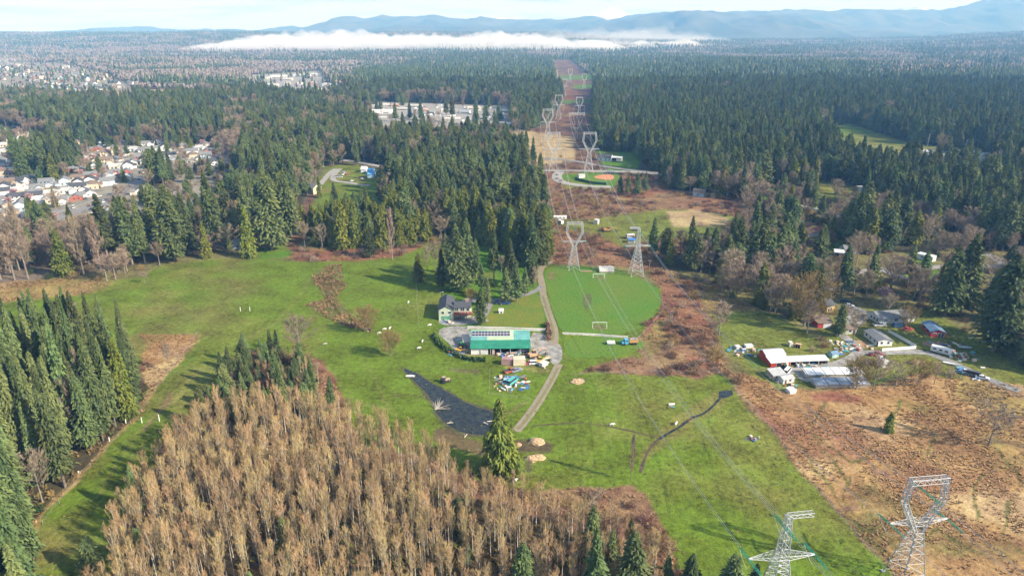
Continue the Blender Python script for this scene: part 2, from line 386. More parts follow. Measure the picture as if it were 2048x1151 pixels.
# soften class borders a little
def blur(a):
    b = a.copy(); b[1:-1, 1:-1] = (a[1:-1, 1:-1] * 2 + a[:-2, 1:-1] + a[2:, 1:-1] + a[1:-1, :-2] + a[1:-1, 2:]) / 6; return b
base = blur(base); var = blur(var)
# big patches: yellower, greener, browner turf
n1 = fbm(X / 55, Y / 55, 4)[..., None]; n2 = fbm(X / 17 + 40, Y / 17, 4)[..., None]; n3 = fbm(X / 130 + 9, Y / 90 + 4, 3)[..., None]
isg = np.isin(kcls, [CI['G'], CI['g'], CI['H']])[..., None]
yel = np.array([.165, .155, .036]); base = np.where(isg, base + (yel - base) * np.clip(.28 + 1.3 * n1 + .8 * n2 - .22, 0, .85), base)
brn = np.array([.16, .10, .05]); base = np.where(isg & (n3 < -.32), base + (brn - base) * np.clip((-n3 - .32) * 1.6 + .3 * n2, 0, .5), base)
isr = np.isin(kcls, [CI['R'], CI['r']])[..., None]
base = np.where(isr, base + (np.array([.12, .125, .035]) - base) * np.clip(1.6 * n2 - .25, 0, .8), base)
base = np.where(isr, base + (np.array([.21, .085, .06]) - base) * np.clip(2.0 * n1 - .55, 0, .8), base)
base = np.where(isr, base + (np.array([.42, .30, .16]) - base) * np.clip(-1.8 * n2 - .3, 0, .6), base)
isk = np.isin(kcls, [CI['K'], CI['D']])[..., None]
base = np.where(isk, base + (np.array([.23, .16, .075]) - base) * np.clip(1.4 * n2, 0, .8), base)
base = np.where(isk, base + (np.array([.20, .075, .05]) - base) * np.clip(-1.4 * n1, 0, .7), base)
# trodden paths, muddy ground, wet streaks (own colours of the soil)
def seg_dist(pts, PX, PY):
    d = np.full(PX.shape, 1e9)
    for (x1, y1), (x2, y2) in zip(pts[:-1], pts[1:]):
        dx, dy = x2 - x1, y2 - y1; t = np.clip(((PX - x1) * dx + (PY - y1) * dy) / (dx * dx + dy * dy), 0, 1)
        d = np.minimum(d, np.hypot(PX - x1 - t * dx, PY - y1 - t * dy))
    return d
wob = 3 * fbm(X / 9, Y / 9, 3)
def stroke(pts, wdt, col, a=1.0):
    global base
    pts = [(p[0] * 1.0, p[1] * 1.0) for p in pts]
    m_ = np.clip((wdt - (seg_dist(pts, gpx, gpy) + wob * wdt * .25)) / max(wdt * .5, .8), 0, 1) * a
    base = base + (np.array(col) - base) * m_[..., None]
MUD = (.085, .055, .035); DRY = (.30, .20, .10); LUSH = (.075, .135, .018)
stroke([(340, 790), (310, 830), (290, 860)], 6, (.17, .11, .06), .7)
stroke([(660, 530), (652, 560), (652, 590), (670, 620), (720, 652)], 3, (.06, .05, .03), .8)
for q in () and ([(640, 540), (640, 575)], [(675, 545), (684, 580)], [(630, 610), (680, 635), (740, 650)], [(615, 605), (650, 615)], [(650, 580), (690, 630)]):
    stroke(q, 13, (.29, .18, .085), .75)
stroke([(880, 870), (930, 885), (975, 900)], 16, (.11, .065, .045), .85)
stroke([(990, 890), (1050, 890), (1100, 888)], 12, MUD, .9)
stroke([(940, 945), (980, 955), (1010, 945)], 12, MUD, .8)
stroke([(740, 730), (800, 850), (850, 905)], 5, (.17, .15, .05), .35)
stroke([(1295, 900), (1320, 875), (1350, 862), (1395, 832), (1440, 800)], 15, (.19, .155, .05), .55)
stroke([(1015, 735), (1100, 738)], 7, DRY, .3)
stroke([(930, 702), (1060, 712)], 9, (.24, .18, .10), .7)
stroke([(900, 738), (960, 742)], 6, (.12, .09, .055), .7)
stroke([(795, 790), (880, 800), (980, 840), (1040, 862)], 5, (.10, .085, .035), .45)
stroke([(1010, 838), (1060, 800)], 4, (.15, .10, .06), .5)
stroke([(1160, 600), (1165, 640), (1180, 660)], 9, (.10, .09, .045), .3)
stroke([(780, 820), (700, 800), (620, 690), (560, 660)], 3, (.22, .20, .07), .3)
stroke([(180, 1000), (300, 840), (420, 720), (560, 640), (620, 560)], 4, (.20, .18, .06), .35)
stroke([(210, 1000), (325, 850), (440, 730)], 4, (.20, .16, .06), .35)
for q in ([(1660, 800), (1625, 850), (1650, 905), (1690, 960)], [(1695, 950), (1690, 1000), (1735, 1060), (1790, 1110)], [(1755, 960), (1735, 1010), (1750, 1050), (1800, 1100)],
          [(1960, 940), (1945, 990), (1960, 1040)], [(1790, 830), (1800, 800)], [(1990, 900), (2048, 960)], [(2010, 1000), (2020, 1080), (2048, 1110)], [(1880, 880), (1860, 910), (1900, 940)],
          [(1640, 870), (1700, 920), (1760, 905)], [(1800, 1110), (1880, 1060), (1980, 1120)], [(1500, 800), (1560, 850), (1640, 940), (1700, 1040), (1770, 1120)]):
    stroke(q, 3.2, (.10, .10, .030), .85)
for c_ in ([(1690, 1015), (1720, 1010)], [(1735, 935), (1765, 942)], [(1750, 905), (1770, 912)]): stroke(c_, 10, (.15, .085, .06), .7)
stroke([(1480, 795), (1630, 970), (1765, 1130)], 5, (.14, .10, .05), .8)
stroke([(1500, 790), (1530, 830), (1570, 875)], 14, (.25, .10, .06), .55)
stroke([(1640, 790), (1720, 795)], 9, (.22, .075, .055), .7); stroke([(1380, 715), (1430, 725)], 12, (.26, .09, .06), .5)
stroke([(1400, 590), (1440, 700)], 4, (.15, .115, .06), .7); stroke([(1450, 742), (1480, 790)], 5, (.26, .19, .10), .8)
stroke([(1960, 880), (2048, 890)], 8, (.09, .06, .04), .7); stroke([(1980, 770), (2048, 790)], 10, (.15, .09, .07), .6)
V = np.stack([X, Y, Z], -1).reshape(-1, 3); nr, nc = X.shape
idx = np.arange(nr * nc).reshape(nr, nc)
Fq = np.stack([idx[:-1, :-1], idx[:-1, 1:], idx[1:, 1:], idx[1:, :-1]], -1).reshape(-1, 4)
gm = bpy.data.materials.new('ground_cover'); gm.use_nodes = True
n = gm.node_tree.nodes; l = gm.node_tree.links; b = n['Principled BSDF']; b.inputs['Roughness'].default_value = .95; b.inputs['Specular IOR Level'].default_value = .1
at = n.new('ShaderNodeAttribute'); at.attribute_name = 'tint'; av = n.new('ShaderNodeAttribute'); av.attribute_name = 'variation'
tcg = n.new('ShaderNodeTexCoord')
def nnoise(sc, det, x, rough=.6):
    q = n.new('ShaderNodeTexNoise'); q.inputs['Scale'].default_value = sc; q.inputs['Detail'].default_value = det; q.inputs['Roughness'].default_value = rough
    l.new(tcg.outputs['Object'], q.inputs['Vector']); rp = n.new('ShaderNodeMapRange')
    rp.inputs[1].default_value = .32; rp.inputs[2].default_value = .68; rp.inputs[3].default_value = -x; rp.inputs[4].default_value = x
    l.new(q.outputs[0], rp.inputs[0]); return q, rp.outputs[0]
q1, o1 = nnoise(.55, 6, .42); q2, o2 = nnoise(.075, 5, .42); q3, o3 = nnoise(2.2, 3, .3)
ad = n.new('ShaderNodeMath'); ad.operation = 'ADD'; l.new(o1, ad.inputs[0]); l.new(o2, ad.inputs[1])
ad2 = n.new('ShaderNodeMath'); ad2.operation = 'ADD'; l.new(ad.outputs[0], ad2.inputs[0]); l.new(o3, ad2.inputs[1])
ml = n.new('ShaderNodeMath'); ml.operation = 'MULTIPLY_ADD'; ml.inputs[2].default_value = 1.0
l.new(ad2.outputs[0], ml.inputs[0]); l.new(av.outputs['Fac'], ml.inputs[1])
hs = n.new('ShaderNodeHueSaturation'); l.new(at.outputs['Color'], hs.inputs['Color']); l.new(ml.outputs[0], hs.inputs['Value'])
hm = n.new('ShaderNodeMath'); hm.operation = 'MULTIPLY_ADD'; hm.inputs[1].default_value = .03; hm.inputs[2].default_value = .5
l.new(o2, hm.inputs[0]); l.new(hm.outputs[0], hs.inputs['Hue']); l.new(hs.outputs[0], b.inputs['Base Color'])
bp = n.new('ShaderNodeBump'); bp.inputs['Distance'].default_value = .5; bp.inputs['Strength'].default_value = .7
l.new(q1.outputs[0], bp.inputs['Height']); l.new(bp.outputs[0], b.inputs['Normal'])
me = npmesh('ground', V, Fq, [gm], tint=np.clip(base, .01, .9).reshape(-1, 3))
va = me.attributes.new('variation', 'FLOAT', 'POINT'); va.data.foreach_set('value', var.reshape(-1).astype(np.float32))
me.polygons.foreach_set('use_smooth', np.ones(len(me.polygons), bool))
ground = bpy.data.objects.new('ground', me); COL.objects.link(ground); tag(ground, kind='structure')

# ---- sheets lying on the ground: fields, roads, water
def dense(pts, closed=True, step=3.0, jit=.6, seed=0):
    """pixel outline -> world outline with a ragged edge"""
    w_ = [P(*p) for p in pts]; out = []
    m_ = len(w_) if closed else len(w_) - 1
    for i in range(m_):
        a, b_ = w_[i], w_[(i + 1) % len(w_)]; k = max(1, int((b_ - a).length / step))
        for j in range(k):
            q = a.lerp(b_, j / k); q = q + Vector((float(fbm(q.x / 4 + seed, q.y / 4, 2)), float(fbm(q.x / 4, q.y / 4 + 30 + seed, 2)), 0)) * jit; out.append(q)
    if not closed: out.append(w_[-1])
    return out
def smoothline(pts, it=2, closed=False):
    for _ in range(it):
        o = [] if closed else [pts[0]]
        for i in range(len(pts) if closed else len(pts) - 1):
            a, b_ = pts[i], pts[(i + 1) % len(pts)]
            o += [(a[0] * .75 + b_[0] * .25, a[1] * .75 + b_[1] * .25), (a[0] * .25 + b_[0] * .75, a[1] * .25 + b_[1] * .75)]
        if not closed: o.append(pts[-1])
        pts = o
    return pts
def sheet(name, pts, m, lift, jit=.6, smooth=1, label=None, cat=None, kind='structure', step=3):
    o_ = dense(smoothline(pts, smooth, True), True, step, jit)
    k = MB(); k.poly([(q.x, q.y, float(H(q.x, q.y)) + lift) for q in o_])
    o = k.build(name, m); me_ = o.data
    import bmesh as _b
    bm = _b.new(); bm.from_mesh(me_); _b.ops.triangulate(bm, faces=bm.faces[:]); bm.normal_update()
    for f in bm.faces:
        if f.normal.z < 0: f.normal_flip()
    bm.to_mesh(me_); bm.free()
    return tag(o, label, cat, kind=kind)
def ribbon(name, pts, width, m, lift, jit=.25, step=4, smooth=2, kind='structure'):
    pp = smoothline(pts, smooth); w_ = dense(pp, False, step, 0)
    vs = []; fs = []
    for i, q in enumerate(w_):
        a = w_[max(0, i - 1)]; b_ = w_[min(len(w_) - 1, i + 1)]; t = (b_ - a); t.z = 0
        if t.length < 1e-5: t = Vector((1, 0, 0))
        t.normalize(); nrm = Vector((-t.y, t.x, 0))
        for s_ in (1, -1):
            e = q + nrm * s_ * (width / 2 + jit * float(fbm(q.x / 5 + s_ * 9, q.y / 5, 2)))
            vs.append((e.x, e.y, float(H(e.x, e.y)) + lift))
        if i: fs.append((2 * i - 2, 2 * i - 1, 2 * i + 1, 2 * i))
    k = MB(); k.v = vs; k.f = fs; k.m = [0] * len(fs)
    return tag(k.build(name, m), kind=kind)
m_asph = mat('asphalt', (.23, .22, .215), .9, .12, .4, bump=.02); m_conc = mat('pale_concrete', (.33, .315, .29), .9, .1, .5)
m_grav = mat('gravel', (.30, .285, .26), .95, .22, .35, bump=.05, detail=9); m_dirt = mat('dirt_track', (.27, .22, .155), .95, .08, .5, bump=.02, detail=8)
m_soc = mat('mown_turf', (.070, .168, .010), .95, .1, .045, col2=(.110, .168, .016), fine=(1.1, .38), bump=.05, detail=9)
m_lawn = mat('lawn_turf', (.085, .160, .012), .95, .1, .08, col2=(.17, .165, .02), fine=(1.2, .28), bump=.05, detail=9)
m_infield = mat('infield_clay', (.52, .23, .11), .95, .08, .5)
m_water = mat('pond_water', (.008, .011, .018), .22, .1, .6, col2=(.040, .044, .034), detail=13)
m_water.node_tree.nodes['Principled BSDF'].inputs['Specular IOR Level'].default_value = .32
m_soil = mat('dark_soil', (.10, .065, .045), .95, .25, .5, detail=8)
m_chip = mat('wood_chips', (.50, .35, .20), .95, .2, 1.2, bump=.2, detail=9)
sheet('soccer_field', [(1092, 535), (1130, 530), (1200, 535), (1262, 548), (1312, 572), (1324, 600), (1318, 620), (1266, 668), (1180, 668), (1118, 664), (1098, 600), (1088, 560)], m_soc, .05, 1.3)
sheet('farm_lawn', [(985, 596), (1040, 590), (1078, 585), (1086, 610), (1090, 655), (1000, 652), (920, 648), (960, 625)], m_lawn, .05, .4)
sheet('grass_paddock', [(1128, 672), (1250, 674), (1285, 680), (1290, 700), (1200, 715), (1128, 715)], m_soc, .05, .8)
sheet('gravel_yard', [(880, 655), (930, 650), (945, 664), (945, 700), (920, 706), (900, 690), (878, 672)], m_grav, .06, .8)
sheet('gravel_yard', [(1060, 664), (1090, 666), (1100, 684), (1122, 688), (1125, 712), (1118, 728), (1104, 727), (1098, 712), (1060, 706)], m_grav, .06, .6)
sheet('gravel_forecourt', [(880, 628), (940, 630), (985, 640), (955, 648), (878, 652)], m_grav, .07, .5)
ribbon('driveway', [(1118, 728), (1100, 765), (1065, 822), (1032, 862)], 3.2, m_dirt, .07, .12)
ribbon('driveway', [(1108, 690), (1110, 660), (1095, 620), (1086, 590), (1084, 565), (1078, 545), (1086, 530), (1105, 523)], 3.4, m_dirt, .08, .12)
ribbon('driveway', [(1084, 572), (1070, 583), (1040, 592), (1005, 598), (980, 602), (975, 620), (960, 640)], 3.2, m_asph, .09)
ribbon('driveway', [(980, 602), (950, 598), (930, 604)], 6, m_asph, .10)
# two wheel tracks with grass between
m_mid = mat('track_grass', (.19, .18, .08), .95, .08, .6)
ribbon('grass_strip', [(1116, 735), (1100, 768), (1065, 824), (1036, 858)], 1.0, m_mid, .11, .12)
ribbon('grass_strip', [(1106, 680), (1108, 660), (1094, 620), (1086, 592)], 1.0, m_mid, .12, .12)
# pond, ditch and creek
sheet('pond_bank', [(790, 728), (830, 742), (880, 772), (945, 808), (1000, 822), (1012, 845), (1005, 872), (950, 876), (905, 866), (872, 838), (858, 800), (825, 762)], mat('bank_mud', (.085, .08, .035), .9, .3, .6), .05, .9)
sheet('pond', [(800, 732), (835, 748), (880, 776), (945, 812), (990, 826), (1005, 848), (998, 866), (950, 870), (908, 860), (878, 834), (866, 800), (830, 762)], m_water, .10, .5)
sheet('pond', [(1438, 782), (1465, 780), (1466, 789), (1454, 795), (1438, 797)], m_water, .10, .3, 0)
ribbon('ditch', [(1066, 851), (1120, 847), (1165, 844), (1240, 856), (1310, 873)], .6, m_soil, .06, .3)
ribbon('creek', [(1440, 796), (1410, 826), (1382, 836), (1345, 862), (1312, 880), (1290, 910), (1280, 945)], .7, m_soil, .07, .5)
ribbon('creek', [(1440, 797), (1412, 826), (1384, 835)], .9, m_water, .10, .3)
ribbon('creek', [(1376, 842), (1345, 862), (1318, 878)], .8, m_water, .10, .3)
# roads
ribbon('road', [(960, 352), (1050, 342), (1110, 341), (1200, 343), (1280, 344), (1360, 352)], 8, m_conc, .25)
ribbon('road', [(1080, 316), (1150, 322), (1200, 332), (1240, 338), (1300, 345), (1400, 356)], 7, m_asph, .35)
ribbon('road', [(1120, 344), (1112, 352), (1118, 364), (1150, 370), (1190, 374), (1222, 374)], 9, m_conc, .28)
ribbon('road', [(-60, 520), (60, 462), (130, 430), (215, 402), (250, 385), (290, 350), (300, 330)], 9, m_asph, .2)
ribbon('sidewalk', [(-60, 502), (50, 450), (120, 424), (200, 398)], 2, m_conc, .3)
ribbon('road', [(0, 430), (80, 425), (150, 420)], 7, m_asph, .22)
ribbon('road', [(180, 322), (260, 318), (330, 320), (440, 330)], 7, m_conc, .3)
ribbon('road', [(230, 300), (300, 316)], 6, m_conc, .31)
ribbon('driveway', [(640, 370), (660, 345), (672, 338)], 5, m_conc, .3)
ribbon('driveway', [(740, 372), (690, 365), (664, 362), (668, 348), (680, 338)], 5, m_conc, .31)
ribbon('road', [(640, 322), (700, 320), (780, 338), (860, 342)], 7, m_conc, .3)
ribbon('road', [(643, 160), (652, 178), (660, 200)], 22, m_asph, .6)
ribbon('road', [(1540, 398), (1565, 402), (1600, 412), (1640, 418), (1700, 440)], 5, m_conc, .2)
ribbon('road', [(1655, 580), (1680, 552), (1700, 545), (1780, 538), (1850, 535), (1920, 533), (2000, 532), (2100, 530)], 6, m_grav, .2)
ribbon('road', [(2010, 532), (2000, 524), (1985, 512), (1965, 508)], 6, m_asph, .22)
ribbon('road', [(1760, 538), (1790, 552), (1830, 560), (1856, 558)], 4, m_asph, .21)
ribbon('farm_road', [(1560, 744), (1620, 738), (1680, 728), (1712, 712), (1718, 700), (1698, 680), (1680, 668)], 4.5, m_grav, .12)
ribbon('farm_road', [(1716, 706), (1740, 705), (1800, 704), (1850, 704)], 4.2, m_grav, .13)
ribbon('farm_road', [(1850, 704), (1900, 722), (1960, 752), (2040, 782)], 4.0, m_asph, .12)
sheet('gravel_yard', [(1620, 740), (1590, 742), (1595, 758), (1620, 765), (1640, 752)], m_grav, .11, .5)
sheet('gravel_forecourt', [(1665, 660), (1720, 655), (1745, 625), (1700, 610), (1690, 640)], m_grav, .11, .5)
sheet('dirt_patch', [(1690, 680), (1735, 682), (1745, 695), (1700, 698)], mat('bare_earth', (.33, .21, .12), .95, .15, .5), .1, .6)
sheet('dirt_patch', [(1842, 680), (1885, 684), (1900, 692), (1850, 694)], mat('bare_earth2', (.30, .19, .12), .95, .15, .5), .1, .6)
# ball ground
sheet('baseball_field', [(1150, 352), (1190, 350), (1226, 345), (1240, 352), (1236, 364), (1212, 368), (1170, 365), (1148, 358)], m_soc, .32, .3)
sheet('baseball_infield', [(1182, 355), (1208, 349), (1228, 350), (1228, 360), (1212, 361)], m_infield, .42, .2)
m_worn = mat('worn_turf', (.16, .15, .045), .95, .2, .4, fine=(1.2, .3))
sheet('worn_patch', [(1190, 650), (1199, 648), (1209, 651), (1212, 657), (1199, 660), (1187, 657)], m_worn, .09, .8)
sheet('worn_patch', [(1190, 553), (1199, 551), (1207, 554), (1205, 559), (1192, 559)], m_worn, .09, .8)
sheet('worn_patch', [(1100, 540), (1112, 544), (1108, 562), (1098, 560)], m_worn, .09, 1.2)
sheet('worn_patch', [(1164, 590), (1180, 584), (1184, 600), (1176, 624), (1166, 612)], mat('thin_turf', (.095, .12, .03), .95, .15, .3, fine=(1.2, .3)), .09, 1.4)
sheet('sand_patch', [(1150, 757), (1165, 755), (1172, 763), (1158, 768), (1148, 764)], m_dirt, .07, .4)

# ---- mountains far beyond the plain
def ridge(name, D, W, crest, m, seed, label=None, rough_=1.0, nx=260):
    xs_, zs_ = [], []
    for px, py in crest:
        a = (px - 1024) / F; b_ = (575.5 - py) / F; d = (a, cp + b_ * sp, -sp + b_ * cp); t = D / d[1]
        xs_.append(d[0] * t); zs_.append(CAMH + d[2] * t)
    x = np.linspace(xs_[0], xs_[-1], nx); cz = np.interp(x, xs_, zs_)
    s = np.concatenate([np.linspace(0, 1, 26), np.linspace(1, 2, 8)[1:]])
    X_, S_ = np.meshgrid(x, s); CZ = np.interp(X_, xs_, zs_)
    amp = np.where(S_ <= 1, S_, np.maximum(2 - S_, 0))
    spur = fbm(X_ / 420 + seed, S_ * 2.2 + seed, 4); g = 1 - np.abs(fbm(X_ / 260 + seed * 3, S_ * 1.3, 4)) * 2
    Z_ = CZ * np.clip(amp, 0, 1) ** .85 + rough_ * (spur * 130 + g * 40) * np.sin(np.clip(amp, 0, 1) * math.pi) * np.clip(CZ / 300, .15, 1.3)
    Z_ += rough_ * 16 * fbm(X_ / 60, S_ * 14, 3) * amp
    Z_ = np.where(S_ > 1.9, -20, np.maximum(Z_, -20)); Y_ = D - W * (1 - S_)
    V_ = np.stack([X_, Y_, Z_], -1).reshape(-1, 3); r_, c_ = X_.shape; ii = np.arange(r_ * c_).reshape(r_, c_)
    f_ = np.stack([ii[:-1, :-1], ii[:-1, 1:], ii[1:, 1:], ii[1:, :-1]], -1).reshape(-1, 4)
    me_ = npmesh(name, V_, f_, [m]); o = bpy.data.objects.new(name, me_); COL.objects.link(o)
    me_.polygons.foreach_set('use_smooth', np.ones(len(me_.polygons), bool))
    return tag(o, kind='structure')
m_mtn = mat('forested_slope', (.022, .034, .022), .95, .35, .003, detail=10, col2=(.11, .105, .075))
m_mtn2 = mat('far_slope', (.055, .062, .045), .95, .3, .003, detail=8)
m_snow = mat('snow_and_rock', (.88, .90, .94), .7, .1, .003, col2=(.70, .74, .80), detail=8)
ridge('mountain', 12900, 1300, [(1120, 50), (1165, 36), (1175, 30), (1190, 29), (1205, 22), (1212, 19), (1222, 15), (1230, 15), (1240, 20), (1252, 28), (1262, 34), (1300, 50)], m_snow, 5, rough_=.22, nx=140)
ridge('mountain', 12700, 1000, [(960, 52), (985, 37), (1000, 35), (1015, 38), (1035, 37), (1060, 52)], m_snow, 8, rough_=.2, nx=80)
ridge('mountain', 12700, 1300, [(1770, 60), (1795, 19), (1803, 17), (1812, 21), (1822, 17), (1832, 14), (1845, 14), (1858, 19), (1880, 26), (1900, 60)], mat('snowy_rock', (.75, .78, .82), .8, .3, .01, col2=(.10, .11, .12), detail=8), 15, rough_=.35, nx=120)
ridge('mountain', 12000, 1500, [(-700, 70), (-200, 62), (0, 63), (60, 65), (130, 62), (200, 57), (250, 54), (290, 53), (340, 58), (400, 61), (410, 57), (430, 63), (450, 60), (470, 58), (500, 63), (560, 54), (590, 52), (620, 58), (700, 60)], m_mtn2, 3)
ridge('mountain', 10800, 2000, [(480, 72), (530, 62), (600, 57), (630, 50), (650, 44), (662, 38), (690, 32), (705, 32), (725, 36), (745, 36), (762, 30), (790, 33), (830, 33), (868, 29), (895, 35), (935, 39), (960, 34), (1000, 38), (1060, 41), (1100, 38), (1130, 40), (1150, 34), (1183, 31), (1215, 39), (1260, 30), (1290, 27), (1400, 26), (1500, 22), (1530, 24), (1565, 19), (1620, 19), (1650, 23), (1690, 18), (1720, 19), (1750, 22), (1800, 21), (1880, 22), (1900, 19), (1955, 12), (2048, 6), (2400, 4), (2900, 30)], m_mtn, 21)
ridge('mountain', 10300, 1700, [(1800, 60), (1850, 30), (1893, 19), (1930, 11), (1960, 1), (2000, -12), (2048, -22), (2200, -40), (2500, -20), (2900, 10)], m_mtn, 33, rough_=.6)
ridge('mountain', 9000, 1600, [(1050, 90), (1130, 62), (1200, 48), (1255, 36), (1300, 28), (1340, 23), (1395, 21), (1425, 22), (1470, 28), (1510, 31), (1560, 30), (1600, 34), (1650, 44), (1680, 52), (1760, 56), (1850, 60), (2000, 62), (2300, 58), (2800, 60)], m_mtn, 41)
ridge('mountain', 8900, 1200, [(380, 90), (520, 68), (700, 66), (800, 50), (900, 52), (1000, 54), (1120, 58), (1200, 80)], m_mtn, 61, rough_=.7)

# ---- low fog lying on the plain: closed hulls of thin mist
def fog(name, pxs, y0, y1, zb, top, m, seed, label=None, kind='stuff', nx=260, ny=30):
    x0 = P(pxs[0], 300).x / P(pxs[0], 300).y; x1 = P(pxs[1], 300).x / P(pxs[1], 300).y
    yc = (y0 + y1) / 2; xs_ = np.linspace((pxs[0] - 1024) / 1365 * yc, (pxs[1] - 1024) / 1365 * yc, nx); ys_ = np.linspace(y0, y1, ny)
    X_, Y_ = np.meshgrid(xs_, ys_); sx = np.linspace(0, 1, nx)[None, :]; sy = np.linspace(0, 1, ny)[:, None]
    env = np.clip(4.2 * sx * (1 - sx) + .05, 0, 1) ** .5 * (4 * sy * (1 - sy)) ** .5
    t_ = env * (.80 + .30 * fbm(X_ / 420 + seed, Y_ / 300, 3) + .75 * fbm(X_ / 80 + seed, Y_ / 80, 4)) ; t_ = np.clip(t_, 0, None) * (env > 0) * np.clip(env * 6, 0, 1)
    Zt = zb + top * t_; Zb = np.full_like(Zt, zb - .5) - 6 * env
    n_ = X_.size; V_ = np.concatenate([np.stack([X_, Y_, Zt], -1).reshape(-1, 3), np.stack([X_, Y_, Zb], -1).reshape(-1, 3)])
    ii = np.arange(n_).reshape(X_.shape)
    q = np.stack([ii[:-1, :-1], ii[:-1, 1:], ii[1:, 1:], ii[1:, :-1]], -1).reshape(-1, 4)
    edge = np.concatenate([ii[0, :-1], ii[:-1, -1], ii[-1, ::-1][:-1], ii[::-1, 0][:-1]]); en = np.roll(edge, -1)
    f_ = np.concatenate([q, q[:, ::-1] + n_, np.stack([en, edge, edge + n_, en + n_], -1)])
    o = bpy.data.objects.new(name, npmesh(name, V_, f_, [m])); COL.objects.link(o)
    return tag(o, label, None, kind=kind)
def fogmat(name, d):
    m = bpy.data.materials.new(name); m.use_nodes = True; n = m.node_tree.nodes; n.remove(n['Principled BSDF'])
    v = n.new('ShaderNodeVolumePrincipled'); v.inputs['Color'].default_value = (.93, .94, .97, 1); v.inputs['Density'].default_value = d
    v.inputs['Anisotropy'].default_value = 0.0
    m.node_tree.links.new(v.outputs[0], n['Material Output'].inputs['Volume']); return m
fm = fogmat('fog_vapour', .0075); fm2 = fogmat('mist_vapour', .0012)
fog('fog', (430, 1235), 4150, 5000, 8, 96, fm, 3.1)
fog('fog', (1150, 1430), 4500, 5000, 12, 50, fm, 8.4, nx=70)
fog('mist', (960, 1420), 5200, 6200, 30, 110, fm2, 14.4, nx=70)
fog('mist', (-60, 60), 2100, 2500, 18, 40, fm2, 11.4, nx=30)

# ================================================================== TREES
m_firb = mat('fir_bark', (.20, .165, .13), .95, .25, 1.5, rnd_=.15); m_aldb = mat('alder_bark', (.56, .51, .42), .9, .2, 1.5, rnd_=.12)
m_grayb = mat('grey_bark', (.25, .215, .175), .95, .2, 1.5, rnd_=.12)
m_fir = mat('fir_needles', (.135, .170, .050), .85, .1, .22, rnd_=.42, col2=(.060, .095, .036))
m_cedar = mat('cedar_sprays', (.190, .200, .026), .85, .1, .22, rnd_=.25, col2=(.075, .105, .018))
m_spruce = mat('blue_green_needles', (.050, .085, .055), .85, .1, .3, rnd_=.2, col2=(.022, .05, .03))
m_twig = mat('alder_twigs', (.45, .31, .145), .95, .2, .5, rnd_=.28, col2=(.34, .25, .115)); m_twig2 = mat('grey_twigs', (.32, .245, .175), .95, .2, .5, rnd_=.25, col2=(.24, .185, .12))
m_brush = mat('brush_twigs', (.21, .125, .080), .95, .2, .5, rnd_=.3, col2=(.15, .085, .055)); m_willow = mat('willow_twigs', (.30, .215, .070), .95, .2, .5, rnd_=.15, col2=(.22, .15, .06))
m_blossom = mat('pink_blossom', (.52, .34, .36), .9, .15, .5, rnd_=.15, col2=(.38, .24, .25)); m_hedge = mat('evergreen_leaves', (.060, .095, .020), .8, .1, .5, rnd_=.25, col2=(.03, .055, .015))

def quads(c, d, L, Wd, g, flat=.0):
    """n leaf quads: centre c, direction d (n,3), length, width; random roll"""
    n_ = len(c); d = d / np.linalg.norm(d, axis=1)[:, None]
    r_ = g.normal(size=(n_, 3)); r_[:, 2] += flat * 2.2 ; s_ = np.cross(d, r_); s_ /= np.linalg.norm(s_, axis=1)[:, None] + 1e-9
    L = np.broadcast_to(np.asarray(L, float), n_)[:, None]; Wd = np.broadcast_to(np.asarray(Wd, float), n_)[:, None]
    a = c - d * L / 2; b_ = c + d * L / 2
    V_ = np.stack([a - s_ * Wd * .5, a + s_ * Wd * .5, b_ + s_ * Wd * .28, b_ - s_ * Wd * .28], 1).reshape(-1, 3)
    return V_, np.arange(n_ * 4).reshape(-1, 4)
def trunk_mesh(name, h, r, m, lean=0, g=rng, n=6, seg=6, taper=.12):
    k = MB(); p = Vector((0, 0, -.6)); off = Vector((g.normal() * lean, g.normal() * lean, 0))
    for i in range(seg):
        q = Vector((0, 0, h * (i + 1) / seg)) + off * ((i + 1) / seg) ** 2
        k.bar(p, q, r * (1 - (1 - taper) * i / seg), n, r * (1 - (1 - taper) * (i + 1) / seg)); p = q
    return k.mesh(name, m)
